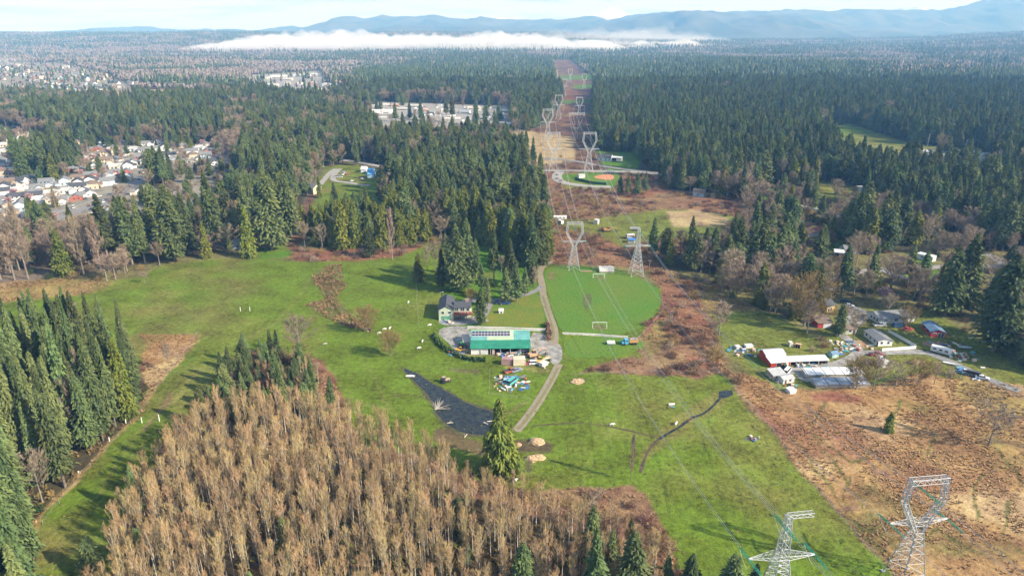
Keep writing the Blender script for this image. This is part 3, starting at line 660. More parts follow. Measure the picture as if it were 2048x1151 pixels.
def fir_crown(name, seed, h=30, Rr=4.4, cb=.2, nb=520, m=None, pw=.85, droop=.28, leaf=(1.05, .56), spire=1.0, per=7):
    nb = int(nb * 1.25)
    g = np.random.default_rng(seed); ph = g.random(6) * 6.28
    t = 1 - (1 - g.random(nb)) ** .62 if False else g.random(nb) ** 1.12
    nw = max(10, int(h * (1 - cb) / 1.15)); t = np.clip((np.floor(t * nw) + .5 + g.normal(size=nb) * .16) / nw, 0, .995)
    az = g.random(nb) * 2 * math.pi; z = h * (cb + (1 - cb) * t)
    prof = np.clip(1 - t, 0, 1) ** pw * np.clip(.45 + t * 4.5, 0, 1)
    prof = prof * np.where(t > .66, spire, 1)
    lump = 1 + .22 * np.sin(az * 2 + ph[0] + z * .35) + .15 * np.sin(az * 3 + ph[1] - z * .6)
    keep = ~((np.sin(az * 1.0 + ph[2] + z * .21) > .86) & (g.random(nb) < .7))
    L = (Rr * prof * lump * (.48 + .66 * g.random(nb)) + .35)[keep]; az = az[keep]; z = z[keep]; nb = len(z)
    cs, ds, sz = [], [], []
    for j in range(per):
        f = (j + .6 + .5 * g.random(nb)) / per; f = np.clip(f, .12, 1.05)
        rr = L * f; zz = z - droop * L * f * f + .08 * L * f + g.normal(size=nb) * .18
        a2 = az + g.normal(size=nb) * .10 / np.maximum(f, .3)
        cs.append(np.stack([rr * np.cos(a2), rr * np.sin(a2), zz], 1))
        ds.append(np.stack([np.cos(a2 + g.normal(size=nb) * .5), np.sin(a2 + g.normal(size=nb) * .5), -.35 - droop + .35 * g.normal(size=nb)], 1))
        sz.append(.75 + .5 * (1 - f) + .3 * g.random(nb))
    c = np.concatenate(cs); d = np.concatenate(ds); s_ = np.concatenate(sz) * np.clip((h - c[:, 2]) / (.22 * h) + .35, .35, 1)
    V1, F1 = quads(c, d, leaf[0] * s_, leaf[1] * s_, g, .4)
    # leader
    tp = np.stack([g.normal(size=10) * .12, g.normal(size=10) * .12, h - g.random(10) * 1.6], 1); V2, F2 = quads(tp, np.tile([0, 0, 1.], (10, 1)) + g.normal(size=(10, 3)) * .2, .9, .3, g)
    return npmesh(name, np.concatenate([V1, V2]), np.concatenate([F1, F2 + len(V1)]), [m or m_fir])
def bare_crown(name, seed, h=20, Rr=5, base=.35, limbs=16, sub=5, twigs=9, bark=None, twm=None, tl=1.5, tw=.085, up=.9, shape='round', limr=.14):
    g = np.random.default_rng(seed); k = MB(); tc_, td, tln = [], [], []
    for i in range(limbs):
        t = (i + g.random()) / limbs; z0 = h * (base + (1 - base) * .86 * t); az = i * 2.4 + g.normal() * .4
        if shape == 'round': rl = Rr * (math.sin(math.pi * min(1, .18 + t * .80)) ** .7) * (.75 + .4 * g.random())
        elif shape == 'tall': rl = Rr * (1 - t) ** .6 * (.6 + .5 * g.random()) * min(1, .5 + t * 2.5)
        else: rl = Rr * (.8 + .4 * g.random())
        rise = up * rl * (.7 + .6 * g.random()) + (.25 * Rr if shape == 'round' else 0)
        e = np.array([math.cos(az) * rl, math.sin(az) * rl, min(z0 + rise, h * (1.0 if t > .6 else .96))]); s0 = np.array([0, 0, z0 * .97])
        mid = (s0 + e) / 2 + np.array([0, 0, -.08 * rl]) + g.normal(size=3) * .1 * rl
        lr = limr * (1 - .6 * t)
        if lr > .02: k.bar(s0, mid, lr, 3, lr * .6); k.bar(mid, e, lr * .6, 3, lr * .2)
        for j in range(sub):
            f = .35 + .65 * (j + g.random()) / sub; p = (s0 * (1 - f) + mid * f) if f < .5 else (mid * (2 - 2 * f) + e * (2 * f - 1))
            d = (e - s0) / (np.linalg.norm(e - s0) + 1e-6) + g.normal(size=3) * .55 + np.array([0, 0, .35 * up]); d /= np.linalg.norm(d)
            sl = Rr * .36 * (.6 + .7 * g.random()); q = p + d * sl
            if limr > .06: k.bar(p, q, lr * .35 + .015, 3, .015)
            ft = g.random(twigs); cc = p + np.outer(.25 + ft * .85, d) * sl + g.normal(size=(twigs, 3)) * sl * .16
            tc_.append(cc); td.append(d + g.normal(size=(twigs, 3)) * .55 + np.array([0, 0, .3 * up])); tln.append(tl * (.6 + .7 * g.random(twigs)))
    c = np.concatenate(tc_); d = np.concatenate(td); ln = np.concatenate(tln)
    V1, F1 = quads(c, d, ln, tw * (.7 + .6 * g.random(len(c))), g)
    v0 = np.array(k.v).reshape(-1, 3); f0 = [f for f in k.f if len(f) == 4]
    f0 = np.array(f0).reshape(-1, 4) if f0 else np.zeros((0, 4), int)
    V_ = np.concatenate([V1, v0]); F_ = np.concatenate([F1, f0 + len(V1)]) if len(f0) else F1
    return npmesh(name, V_, F_, [twm or m_twig2, bark or m_grayb], np.concatenate([np.zeros(len(F1)), np.ones(len(f0))]))
def shrub_mesh(name, seed, h=2.4, Rr=2, nt=260, m=None, tl=.9, tw=.10):
    g = np.random.default_rng(seed); az = g.random(nt) * 6.283; el = np.arcsin(g.random(nt) ** .8); q = g.random(nt) ** .4
    d = np.stack([np.cos(az) * np.cos(el), np.sin(az) * np.cos(el), np.sin(el)], 1); lump = 1 + .25 * np.sin(az * 3 + seed) + .15 * np.sin(az * 5 + el * 4)
    c = d * (q * lump)[:, None] * np.array([Rr, Rr, h]) + [0, 0, .1]
    V1, F1 = quads(c, d + g.normal(size=(nt, 3)) * .5 + [0, 0, .25], tl * (.6 + .8 * g.random(nt)), tw * (.6 + .8 * g.random(nt)), g)
    return npmesh(name, V1, F1, [m or m_brush])

def mk(name, cat, trunk, crown, crown_name='crown'):
    e = empty(name, (0, 0, 0), cat=cat)
    for nm, me_ in (('trunk', trunk), (crown_name, crown)):
        if me_ is None: continue
        o = bpy.data.objects.new(nm, me_); COL.objects.link(o); o.parent = e
    return e
PROTO = {'fir': [], 'cedar': [], 'bare': [], 'alder': [], 'shrub': []}
for i, (hh, rr, cb, nb) in enumerate([(30, 4.3, .10, 640), (30, 3.6, .14, 560), (30, 4.9, .08, 700), (30, 3.2, .30, 460), (30, 4.0, .2, 560), (28, 5.6, .12, 720), (26, 5.0, .22, 560), (31, 3.8, .05, 620)]):
    PROTO['fir'].append(Kind(mk('fir_tree', 'fir tree', trunk_mesh('trunk', hh * .97, .38, m_firb, .15), fir_crown('crown', 100 + i, hh, rr, cb, nb, None, (.85, .95, .75, .8, .9, .5, .42, 1.1)[i], (.28, .35, .22, .3, .28, .4, .15, .45)[i]))))
for i, (hh, rr, nb) in enumerate([(24, 3.6, 620), (24, 3.0, 560), (24, 4.2, 680)]):
    PROTO['cedar'].append(Kind(mk('cedar_tree', 'cedar tree', trunk_mesh('trunk', hh * .95, .42, m_firb, .1), fir_crown('crown', 200 + i, hh, rr, .03, nb, m_cedar, .62, .5, (1.0, .62)))))
PROTO['cedar'].append(Kind(mk('cedar_tree', 'cedar tree', trunk_mesh('trunk', 23.6, .42, m_aldb, .1), fir_crown('crown', 277, 24, 5.2, .04, 760, m_cedar, .38, .75, (1.3, .5), .30))))
for i, (sh, rr, base) in enumerate([('round', 5.2, .32), ('tall', 4.2, .28), ('round', 4.2, .4), ('tall', 3.2, .2)]):
    PROTO['bare'].append(Kind(mk('bare_tree', 'bare tree', trunk_mesh('trunk', 18, .30, m_grayb, .5), bare_crown('crown', 300 + i, 20, rr, base, 20, 6, 10, m_grayb, m_twig2, 1.5, .10, shape=sh))))
PROTO['bare'].append(Kind(mk('willow_tree', 'bare tree', trunk_mesh('trunk', 9, .5, m_grayb, .3), bare_crown('crown', 350, 19, 9.0, .06, 30, 7, 12, m_grayb, m_willow, 2.4, .13, up=.75, shape='round', limr=.16))))
for i in range(5):
    PROTO['alder'].append(Kind(mk('alder_tree', 'alder tree', trunk_mesh('trunk', 13.4, .14, m_aldb, .5, n=5), bare_crown('crown', 400 + i, 14, 1.15 + .2 * (i % 3), .42, 18, 4, 8, m_aldb, m_twig, .95, .035, up=2.2, shape='tall' if i % 2 else 'round', limr=.045))))
for i, (m_, hh, rr) in enumerate([(m_brush, 2.6, 2.2), (m_willow, 3.2, 2.4), (m_brush, 1.8, 2.6), (m_hedge, 2.2, 1.9), (m_twig2, 3.4, 2.3)]):
    o = bpy.data.objects.new('shrub', shrub_mesh('shrub', 500 + i, hh, rr, 300, m_)); COL.objects.link(o); tag(o, None, 'shrub'); PROTO['shrub'].append(Kind(o))
HGT = {'fir': 30, 'cedar': 24, 'bare': 20, 'alder': 14, 'shrub': 1}

def zone(px, py):
    if py > 700 and px < 330: return 'the tall stand filling the left foreground'
    if py > 690 and px < 700: return 'the thicket at the tip of the brown alder wood'
    if py > 880: return 'the foreground wood at the bottom'
    if px < 110 and py > 430: return 'the left edge beside the suburban street'
    if px < 660 and py > 335: return 'the belt between the pasture and the suburb'
    if px < 470 and py > 265: return 'the suburb on the left'
    if px < 470: return 'the dark wood behind the suburb'
    if px < 760 and py < 335: return 'the woods left of centre'
    if px < 1100 and py > 330: return 'the dense wood north of the farmhouse'
    if px < 1100: return 'the woods beside the power line clearing'
    if py < 345 and px > 1180: return 'the big dark forest right of the clearing'
    if px < 1300 and py > 530: return 'the rough slope right of the soccer field'
    if px < 1300: return 'the brushy power line clearing'
    if py < 430: return 'the front edge of the forest on the right'
    if py < 560 and px < 1600: return 'the dark clump right of the second pylon'
    if py < 560: return 'the scattered woods on the right'
    if py < 780: return 'the hollow around the right-hand farm'
    return 'the brown marsh on the right'
TXT = {'fir': 'dark green fir in ', 'cedar': 'yellow-green cedar in ', 'bare': 'leafless grey-brown tree in ', 'alder': 'slender leafless orange-brown alder in ', 'shrub': 'low twiggy shrub in '}
GRP = {'fir': 'firs in ', 'cedar': 'cedars in ', 'bare': 'bare trees in ', 'alder': 'alders in ', 'shrub': 'shrubs in '}

# --- scatter by cover class
def scatter(kind, cell, d0, d1, umax, ki):
    i0 = np.arange(-umax * (d1 + 60), umax * (d1 + 60), cell); j0 = np.arange(d0, d1, cell)
    XX, YY = np.meshgrid(i0, j0); XX = XX + rng.uniform(-.48, .48, XX.shape) * cell; YY = YY + rng.uniform(-.48, .48, YY.shape) * cell
    ok = (np.abs(XX) < umax * (YY + 60)); XX = XX[ok]; YY = YY[ok]
    k, px, py = classify(XX, YY); den = np.array([CLS[c][2][ki] for c in CK])[k]; hf = np.array([CLS[c][3] for c in CK])[k]
    hf = hf * (1 + .16 * fbm(XX / 38 + 8, YY / 38, 2)); clump = 1 + 1.3 * fbm(XX / 60 + ki * 7, YY / 60, 3) if kind != 'alder' else 1
    dd = np.where(den > .7, den, den * clump)
    if kind in ('bare', 'fir') and d0 > 600:   # stands of one kind show as patches far off
        pt = fbm(XX / 170 + 3, YY / 110 + 3, 3); isx = np.isin(k, [CI['X'], CI['B']])
        dd = np.where(isx, den * (np.clip(1 + 3.2 * (pt if kind == 'fir' else -pt), 0.03, 1.9)), dd)
    s = rng.random(XX.shape) < dd
    return XX[s], YY[s], hf[s], px[s], py[s], k[s]
KEEP_OFF = [(*P(x_, y_)[:2], r_) for x_, y_, r_ in ((1235, 705, 10), (1262, 705, 12), (1275, 728, 10), (1200, 705, 8), (1140, 700, 6))]   # (x, y, r) clear ground round buildings and tracks
OFFPX = [[(880, 520), (1088, 520), (1092, 660), (880, 660)]]
ROADS = [o for o in bpy.data.objects if o.name.split('.')[0] in ('road', 'driveway', 'farm_road', 'sidewalk', 'creek', 'ditch')]
_rp = np.concatenate([np.array([v.co[:2] for v in o.data.vertices]) for o in ROADS])
def clear(XX, YY, r):
    ok = np.ones(len(XX), bool)
    for x, y, rr in KEEP_OFF: ok &= (XX - x) ** 2 + (YY - y) ** 2 > (rr + r) ** 2
    near = YY < 1000; ii = np.where(near)[0]
    for a in range(0, len(ii), 4000):
        s = ii[a:a + 4000]; d = (XX[s, None] - _rp[None, :, 0]) ** 2 + (YY[s, None] - _rp[None, :, 1]) ** 2
        ok[s] &= d.min(1) > (3.2 + r * .5) ** 2
    return ok


# ================================================================== BUILDINGS
m_shingle = mat('dark_shingles', (.075, .08, .092), .85, .15, 1.5); m_shgrey = mat('grey_shingles', (.20, .205, .21), .85, .15, 1.5); m_shbrown = mat('brown_shingles', (.20, .15, .115), .9, .15, 1.5)
m_shlight = mat('pale_roofing', (.42, .42, .41), .8, .1, 1.0); m_metal = stripes('ribbed_metal_roof', (.62, .63, .64), (.42, .43, .44), 1.4, 'X', .45, .0)
m_slot = stripes('metal_roof_open_slots', (.74, .75, .75), (.05, .045, .04), .29, 'X', .45, .0, .09); m_slot2 = stripes('weathered_roof_open_slots', (.33, .36, .41), (.03, .03, .035), .24, 'X', .45, .0, .08)
m_grn = stripes('green_metal_roof', (.035, .23, .14), (.025, .17, .105), 1.1, 'X', .4, .0); m_teal = stripes('teal_metal_roof', (.14, .36, .33), (.10, .29, .27), 1.1, 'X', .4, .0)
m_palegrn = stripes('pale_green_roof', (.42, .52, .33), (.34, .44, .28), 1.1, 'X', .4, .0); m_blueroof = stripes('blue_metal_roof', (.16, .25, .36), (.11, .18, .28), 1.2, 'X', .4, .0)
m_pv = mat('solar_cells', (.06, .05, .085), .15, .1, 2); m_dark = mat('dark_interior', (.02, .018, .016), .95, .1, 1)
def sidewall(c): return stripes('siding_%d' % (hash(c) % 997), c, tuple(v * .82 for v in c), 4.0, 'Z', .7, 0, .12)
_sw = {}
def SW(c):
    if c not in _sw: _sw[c] = sidewall(c)
    return _sw[c]
def win(parent, L, W, face, u, z, w_, h_, door=False, col=(.8, .8, .78)):
    """window or door on a wall face of a box building: f front, b back, l left end, r right end"""
    k = MB(); fr = .09
    def add(x0, x1, z0, z1, d0, d1, mi):
        if face == 'f': k.box(x0, x1, -d1, -d0, z0, z1, mi)
        elif face == 'b': k.box(x0, x1, W + d0, W + d1, z0, z1, mi)
        elif face == 'l': k.box(-d1, -d0, x0, x1, z0, z1, mi)
        else: k.box(L + d0, L + d1, x0, x1, z0, z1, mi)
    add(u - w_ / 2 - fr, u + w_ / 2 + fr, z - fr, z + h_ + fr, .0, .05, 0); add(u - w_ / 2, u + w_ / 2, z, z + h_, .051, .07, 1)
    if not door and w_ > 1.2: add(u - .04, u + .04, z, z + h_, .071, .09, 0)
    return k.build('door' if door else 'window', [cm(col), door if door else glass], parent)
def building(name, cat, a, b_, W, prof, wallm, roofms, label, ov=.35, wins=(), group=None, open_front=False, chim=None, wscale=None, world=None, th=.16):
    """a, b: pixels of the front base corners; prof: roof line [(y, z)] from the front eave to the back eave"""
    if world is None:
        A, B = P(*a), P(*b_); d = B - A; L = math.hypot(d.x, d.y); rz = math.atan2(d.y, d.x); org = Vector((A.x, A.y, min(A.z, B.z) - .02))
    else: org, rz, L = world
    e = empty(name, org, rz, label, cat, group)
    KEEP_OFF.append((org.x + math.cos(rz) * L / 2 - math.sin(rz) * W / 2, org.y + math.sin(rz) * L / 2 + math.cos(rz) * W / 2, max(L, W) * .55))
    pr = [(y, z - th - .01) for y, z in prof]
    k = MB()
    if open_front:
        MB().extr([(W - .15, 0), (W, 0), (W, pr[-1][1]), (W - .15, pr[-1][1])], 0, L).build('back_wall', wallm, e)
        for x0 in (0, L - .15): MB().extr([(0, 0), (W - .15, 0), (W - .15, pr[-1][1])] + [(y, z) for y, z in reversed(pr) if y < W - .15], x0, x0 + .15).build('end_wall', wallm, e)
        npst = max(2, int(L / 3.5))
        for i in range(1, npst): MB().box(L * i / npst - .1, L * i / npst + .1, 0, .2, 0, pr[0][1]).build('post', wallm, e)
    else: k.extr([(0, 0), (W, 0)] + [(min(max(y, 0), W), z) for y, z in reversed(pr)], 0, L); k.build('wall', wallm, e)
    if open_front:
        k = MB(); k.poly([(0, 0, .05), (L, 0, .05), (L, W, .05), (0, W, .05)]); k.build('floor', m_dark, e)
    n_ = len(prof) - 1
    for i in range(n_):
        (y0, z0), (y1, z1) = prof[i], prof[i + 1]
        if abs(y1 - y0) < .01: continue
        sl = (z1 - z0) / (y1 - y0)
        if i == 0: y0, z0 = y0 - ov, z0 - ov * sl
        if i == n_ - 1: y1, z1 = y1 + ov, z1 + ov * sl
        mm = roofms[i] if isinstance(roofms, list) else roofms
        k = MB(); k.extr([(y0, z0), (y0, z0 - th), (y1, z1 - th), (y1, z1)][::1], -ov, L + ov); k.build('roof', mm, e)
    for wd in wins: win(e, L, W, *wd)
    if chim:
        k = MB(); k.box(chim[0] - .45, chim[0] + .45, chim[1] - .35, chim[1] + .35, chim[2] - 1.2, chim[2] + .9); k.box(chim[0] - .3, chim[0] + .3, chim[1] - .2, chim[1] + .2, chim[2] + .9, chim[2] + 1.1); k.build('chimney', cm((.36, .24, .18)), e)
    return e, L, W
gar = cm((.66, .66, .64)); ddark = cm((.12, .06, .04))

# ---- the farmhouse: two crossing gables over a walk-out storey, red deck
SAGE = (.50, .56, .42)
fh, L, W = building('farmhouse', 'house', (907, 640), (909, 615), 6.4, [(0, 5.1), (3.2, 6.9), (6.4, 5.1)], SW(SAGE), m_shingle, 'pale sage farmhouse with dark crossing gable roofs and a red deck',
                    wins=[('l', 1.6, 3.2, 1.2, 1.1), ('l', 4.6, 3.2, 1.2, 1.1), ('l', 3.2, .1, 4.4, 2.1, cm((.12, .30, .20)))])
wA = fh.matrix_basis.inverted()
rzw = math.atan2((P(940, 628) - P(908, 628)).y, (P(940, 628) - P(908, 628)).x) - fh.rotation_euler.z
def wing(parent, p0, rz, L, W, prof, wallm, roofm, wins=(), z0=0):
    """a second volume of the same house, kept as parts of it"""
    M = Matrix.Translation(p0) @ Matrix.Rotation(rz, 4, 'Z')
    k = MB(); pr = [(y, z - .17) for y, z in prof]; k.extr([(0, z0), (W, z0)] + list(reversed(pr)), 0, L); o = k.build('wall', wallm, parent); o.matrix_local = M
    for i in range(len(prof) - 1):
        (y0, z0_), (y1, z1) = prof[i], prof[i + 1]; sl = (z1 - z0_) / (y1 - y0)
        if i == 0: y0, z0_ = y0 - .35, z0_ - .35 * sl
        if i == len(prof) - 2: y1, z1 = y1 + .35, z1 + .35 * sl
        k = MB(); k.extr([(y0, z0_), (y0, z0_ - .16), (y1, z1 - .16), (y1, z1)], 0, L + .35); o = k.build('roof', roofm, parent); o.matrix_local = M
    for wd in wins: o = win(parent, L, W, *wd); o.matrix_local = M
    return M
loc0 = Vector((3.0, -.02, 0))   # in house coordinates: x runs away from the camera, -y to the right
M2 = wing(fh, Vector((3.4, -.02, 0)), rzw, 7.6, 6.2, [(0, 5.0), (3.1, 6.6), (6.2, 5.0)], SW(SAGE), m_shingle, [('f', 1.4, 3.2, 1.6, 1.2), ('f', 4.0, 3.1, 1.8, 1.5), ('f', 6.4, 3.2, 1.2, 1.1), ('r', 3.0, 3.2, 1.2, 1.1)])
k = MB(); k.box(5.2, 6.4, 2.7, 3.5, 5.6, 7.5).box(5.1, 6.5, 2.6, 3.6, 7.5, 7.7); o = k.build('chimney', cm((.42, .28, .20)), fh); o.matrix_local = M2
k = MB(); k.box(.4, 8.6, -3.4, -.05, 2.5, 2.68)
for x in (.5, 3.2, 5.9, 8.4):
    for y in (-3.3, -1.7): k.box(x - .08, x + .08, y - .08, y + .08, 0, 2.5)
o = k.build('deck', cm((.34, .10, .07), .8), fh); o.matrix_local = M2
k = MB()
for i in range(28): k.box(.45 + i * .3, .49 + i * .3, -3.38, -3.34, 2.68, 3.6)
k.box(.4, 8.6, -3.42, -3.3, 3.6, 3.68).box(8.5, 8.6, -3.4, -.05, 3.6, 3.68).box(.4, .5, -3.4, -.05, 3.6, 3.68); o = k.build('railing', cm((.38, .12, .08), .8), fh); o.matrix_local = M2
for bx_ in ((1.5, 1.9, -1.5, -1.1, 2.7, 3.5), (2.4, 3.6, -2.1, -1.3, 2.7, 3.38), (5, 5.6, -2.4, -1.9, 2.7, 3.4), (6.2, 7.0, -1.6, -1, 2.7, 3.3)): o = MB().box(*bx_).build('deck_furniture', cm((.50, .42, .33)), fh); o.matrix_local = M2

# ---- the long green barn with solar panels
barn, BL, BW = building('barn', 'barn', (942, 709), (1060, 708), 13.8, [(0, 2.9), (5.0, 3.9), (5.02, 4.05), (11.3, 5.7), (13.8, 4.7)], SW((.50, .50, .47)), [m_grn, m_grn, m_palegrn, m_grn], 'long barn with patched green metal roof and a row of solar panels', ov=.3, open_front=True)
for (x0, x1, mm) in ((-.3, BL * .27, m_teal), (BL * .73, BL + .3, m_teal)):
    k = MB(); sl = (5.7 - 4.05) / 6.28
    k.extr([(5.0, 4.08), (5.0, 4.05), (10.8, 4.05 + 5.78 * sl), (10.8, 4.08 + 5.78 * sl)], x0, x1); k.build('roof_patch', mm, barn)
for i in range(12):
    x = .25 + i * 1.29; sl = (5.7 - 4.05) / 6.28; k = MB()
    for r_ in range(2):
        y0 = 7.1 + r_ * 1.6; z0 = 4.05 + (y0 - 5.02) * sl + .10; y1 = y0 + 1.54; z1 = z0 + 1.68 * sl
        k.extr([(y0, z0 + .05), (y0, z0), (y1, z1), (y1, z1 + .05)], x, x + 1.18, 0)
        k.extr([(y0 + .06, z0 + .062), (y0 + .06, z0 + .052), (y1 - .06, z1 + .052), (y1 - .06, z1 + .062)], x + .06, x + 1.12, 1)
    k.build('solar_panel', [cm((.55, .55, .56), .4), m_pv], barn)
k = MB(); k.box(.1, BL * .29, .25, .4, 0, 2.6); k.build('front_wall', SW((.70, .70, .68)), barn)
MB().box(BL * .36, BL * .40, .2, .5, 0, 2.3).build('stall_board', cm((.55, .42, .34)), barn); MB().box(BL * .6, BL * .78, .3, .45, 0, .9).build('stall_board', cm((.55, .42, .34)), barn)
building('lean_to', 'shed', (927, 694), (941, 693), 6.5, [(0, 2.3), (6.5, 2.8)], SW((.45, .42, .38)), cm((.50, .44, .38)), 'flat grey-pink annex against the left end of the green barn', ov=.1)

# ---- right-hand farm
building('red_barn', 'barn', (1541, 735), (1579, 732), 9, [(0, 2.2), (3.8, 3.0), (3.82, 3.4), (6.6, 4.4), (9, 3.5)], SW((.46, .05, .03)), m_metal, 'red barn with stepped white metal roof', ov=.3,
         wins=[('f', 3.4, .05, 2.2, 1.7, m_dark), ('f', 6.6, .05, 1.0, 1.8, cm((.7, .68, .64)))])
building('long_shed', 'shed', (1580, 730), (1656, 727), 3.4, [(0, 1.7), (3.4, 2.2)], SW((.55, .50, .42)), m_metal, 'long low shed with plain white roof joined to the red barn', ov=.25, open_front=True)
building('coop_shed', 'shed', (1613, 756), (1727, 754), 4.4, [(0, 1.6), (4.4, 2.0)], SW((.40, .36, .30)), m_slot, 'long white roofed shed with dark slots between roof sheets', ov=.25)
building('coop_shed', 'shed', (1632, 776), (1738, 774), 4.3, [(0, 1.5), (4.3, 1.9)], SW((.34, .30, .26)), m_slot2, 'long grey-blue weathered shed roof nearest the marsh', ov=.25)
building('hut', 'shed', (1546, 760), (1571, 757), 4.2, [(0, 2.0), (4.2, 2.7)], SW((.42, .34, .25)), m_shlight, 'tan hut with pale flat roof at the corner of the farm', ov=.25, wins=[('f', 1.4, .8, .8, .8)])
building('hut', 'shed', (1566, 768), (1588, 764), 3.4, [(0, 1.9), (1.7, 2.5), (3.4, 1.9)], SW((.62, .62, .60)), m_shlight, 'whitish hut with gabled roof in front of the tan hut', ov=.2, wins=[('f', 3, .8, 1, .8), ('f', 1, .0, .8, 1.7, ddark)])
building('yellow_house', 'house', (1653, 626), (1668, 622), 9, [(0, 3.4), (3.0, 5.6), (6.2, 3.4), (9, 4.2)], SW((.62, .44, .17)), m_shingle, 'yellow house with steep black roof among bare trees', wins=[('f', 1.2, .8, .9, 1.6), ('f', 2.6, .8, .9, 1.6), ('l', 3, 1, 1.4, 1.2)])
building('garage', 'garage', (1635, 656), (1664, 655), 7, [(0, 2.5), (7, 3.3)], SW((.38, .05, .045)), m_shbrown, 'dark red garage with brown roof and white door below the yellow house', wins=[('f', 4.2, .05, 3.4, 2.0, cm((.62, .62, .63)))])
building('cottage', 'house', (1686, 668), (1712, 667), 6, [(0, 2.3), (3, 3.6), (6, 2.3)], SW((.66, .65, .60)), m_shbrown, 'small white cottage with brown roof behind a bare tree', wins=[('f', 3, .9, 1.2, 1), ('f', 4.6, .05, .9, 1.9, ddark)])
building('mobile_home', 'house', (1727, 671), (1754, 692), 6.2, [(0, 2.5), (3.1, 3.4), (6.2, 2.5)], SW((.76, .76, .75)), m_shgrey, 'white mobile home with grey gable roof inside the white fence',
         wins=[('r', 1.7, 1.0, .9, 1.0), ('r', 4.5, 1.0, .9, 1.0), ('f', 2, 1, 1, .9), ('f', 5, 1, 1, .9), ('f', 8, 1, 1, .9), ('f', 10.3, .1, .9, 1.9, ddark)])
building('ranch_house', 'house', (1758, 648), (1828, 643), 9, [(0, 2.4), (4.5, 4.4), (9, 2.4)], SW((.64, .66, .62)), m_shgrey, 'long low house with grey roof half hidden by a bare tree', wins=[('l', 1.5, .9, .9, 1.1), ('l', 3.6, .9, .9, 1.1), ('l', 5.6, .9, .9, 1.1), ('f', 3, 1, 1.6, 1.1), ('f', 8, 1, 1.6, 1.1)])
building('workshop', 'workshop', (1842, 654), (1860, 673), 5.6, [(0, 2.5), (2.8, 3.5), (5.6, 2.5)], SW((.50, .03, .03)), m_blueroof, 'bright red workshop with blue-grey metal roof', wins=[('r', 1.3, 1.3, 1.6, .6), ('r', 4.0, .1, 2.3, 1.8), ('f', 3, 1, 3.0, 1.0, m_dark), ('f', 7.2, 1, 2.2, 1.0, m_dark)])
building('garden_shed', 'shed', (1664, 716), (1677, 714), 2.6, [(0, 1.7), (1.3, 2.5), (2.6, 1.7)], SW((.30, .52, .46)), m_blueroof, 'little teal shed with blue roof beside the scrap yard', ov=.15, wins=[('f', 1.4, .1, .7, 1.4, cm((.72, .72, .70)))])
building('white_hut', 'shed', (1580, 788), (1592, 786), 2.4, [(0, 1.2), (2.4, 1.5)], SW((.74, .72, .68)), cm((.76, .75, .72)), 'tiny white hut at the edge of the brown marsh', ov=.1)
building('run_in_shed', 'shed', (1590, 695), (1600, 697), 2.6, [(0, 1.8), (2.6, 1.3)], SW((.45, .28, .16)), cm((.58, .38, .24)), 'open tan field shelter with slanting roof', ov=.2, open_front=True)

# ---- across the power line clearing and the woods
building('clubhouse', 'house', (1196, 321), (1221, 323), 9, [(0, 3.6), (4.5, 6.2), (9, 3.6)], SW((.74, .74, .73)), m_shingle, 'white house with dark roof on the lawn at the forest edge', wins=[('f', 3, 1, 1.4, 1.4), ('f', 8, 1, 1.4, 1.4), ('f', 11.5, 1, 1.4, 1.4)])
building('garage', 'garage', (1222, 322), (1243, 323), 8, [(0, 3.6), (8, 3.8)], SW((.62, .62, .60)), cm((.60, .60, .59)), 'flat pale garage with dark opening beside the white lawn house', wins=[('f', 3, .2, 4, 2.8, m_dark)])
building('concession_stand', 'kiosk', (1158, 357), (1170, 356), 4, [(0, 2.8), (2, 3.6), (4, 2.8)], SW((.72, .72, .70)), m_shlight, 'small white kiosk beside the ball field', ov=.3)
building('dugout', 'dugout', (1212, 349), (1228, 350), 3, [(0, 2.6), (3, 2.9)], SW((.10, .13, .20)), cm((.16, .20, .28)), 'dark blue dugout behind the orange infield', ov=.2, open_front=True)
building('grandstand', 'stand', (1199, 545), (1228, 545), 3.2, [(0, 1.0), (3.2, 2.7)], SW((.45, .42, .38)), stripes('weathered_boards', (.56, .54, .50), (.34, .32, .30), 1.1, 'X', .9, 0, .2), 'weathered white board lean-to behind the soccer goal', ov=.1)
building('bench_row', 'bench', (1160, 544), (1184, 544), .9, [(0, .5), (.9, .52)], cm((.26, .17, .11)), cm((.36, .25, .17)), 'row of brown benches below the first pylon', ov=.05)
building('blue_shed', 'shed', (1256, 486), (1269, 487), 3.2, [(0, 2.2), (3.2, 2.5)], SW((.60, .62, .64)), cm((.07, .20, .52)), 'small shed with bright blue roof behind the second pylon', ov=.25)
building('house_in_trees', 'house', (1385, 392), (1408, 394), 9, [(0, 3), (4.5, 5.4), (9, 3)], SW((.40, .52, .58)), m_shbrown, 'pale blue house with brown roof under the forest edge', wins=[('f', 4, 1, 1.5, 1.2), ('f', 9, 1, 1.5, 1.2)])
building('shed_in_trees', 'shed', (1578, 444), (1592, 450), 6, [(0, 2.6), (3, 4), (6, 2.6)], SW((.45, .45, .43)), m_shlight, 'grey metal shed among bare trees right of the dark clump')
building('red_roof_house', 'house', (1605, 475), (1660, 470), 9, [(0, 2.8), (4.5, 4.8), (9, 2.8)], SW((.62, .64, .66)), mat('red_brown_roof', (.28, .10, .075), .8, .2, 1), 'white house with red-brown roof before the tall hedge', wins=[('f', 3, 1, 1.5, 1.2), ('l', 4, 1, 1.5, 1.2)])
building('carport', 'carport', (1668, 512), (1688, 514), 6, [(0, 2.4), (6, 2.7)], SW((.5, .5, .48)), cm((.60, .62, .64)), 'white flat carport on the lawn below the tall hedge', ov=.2, open_front=True)
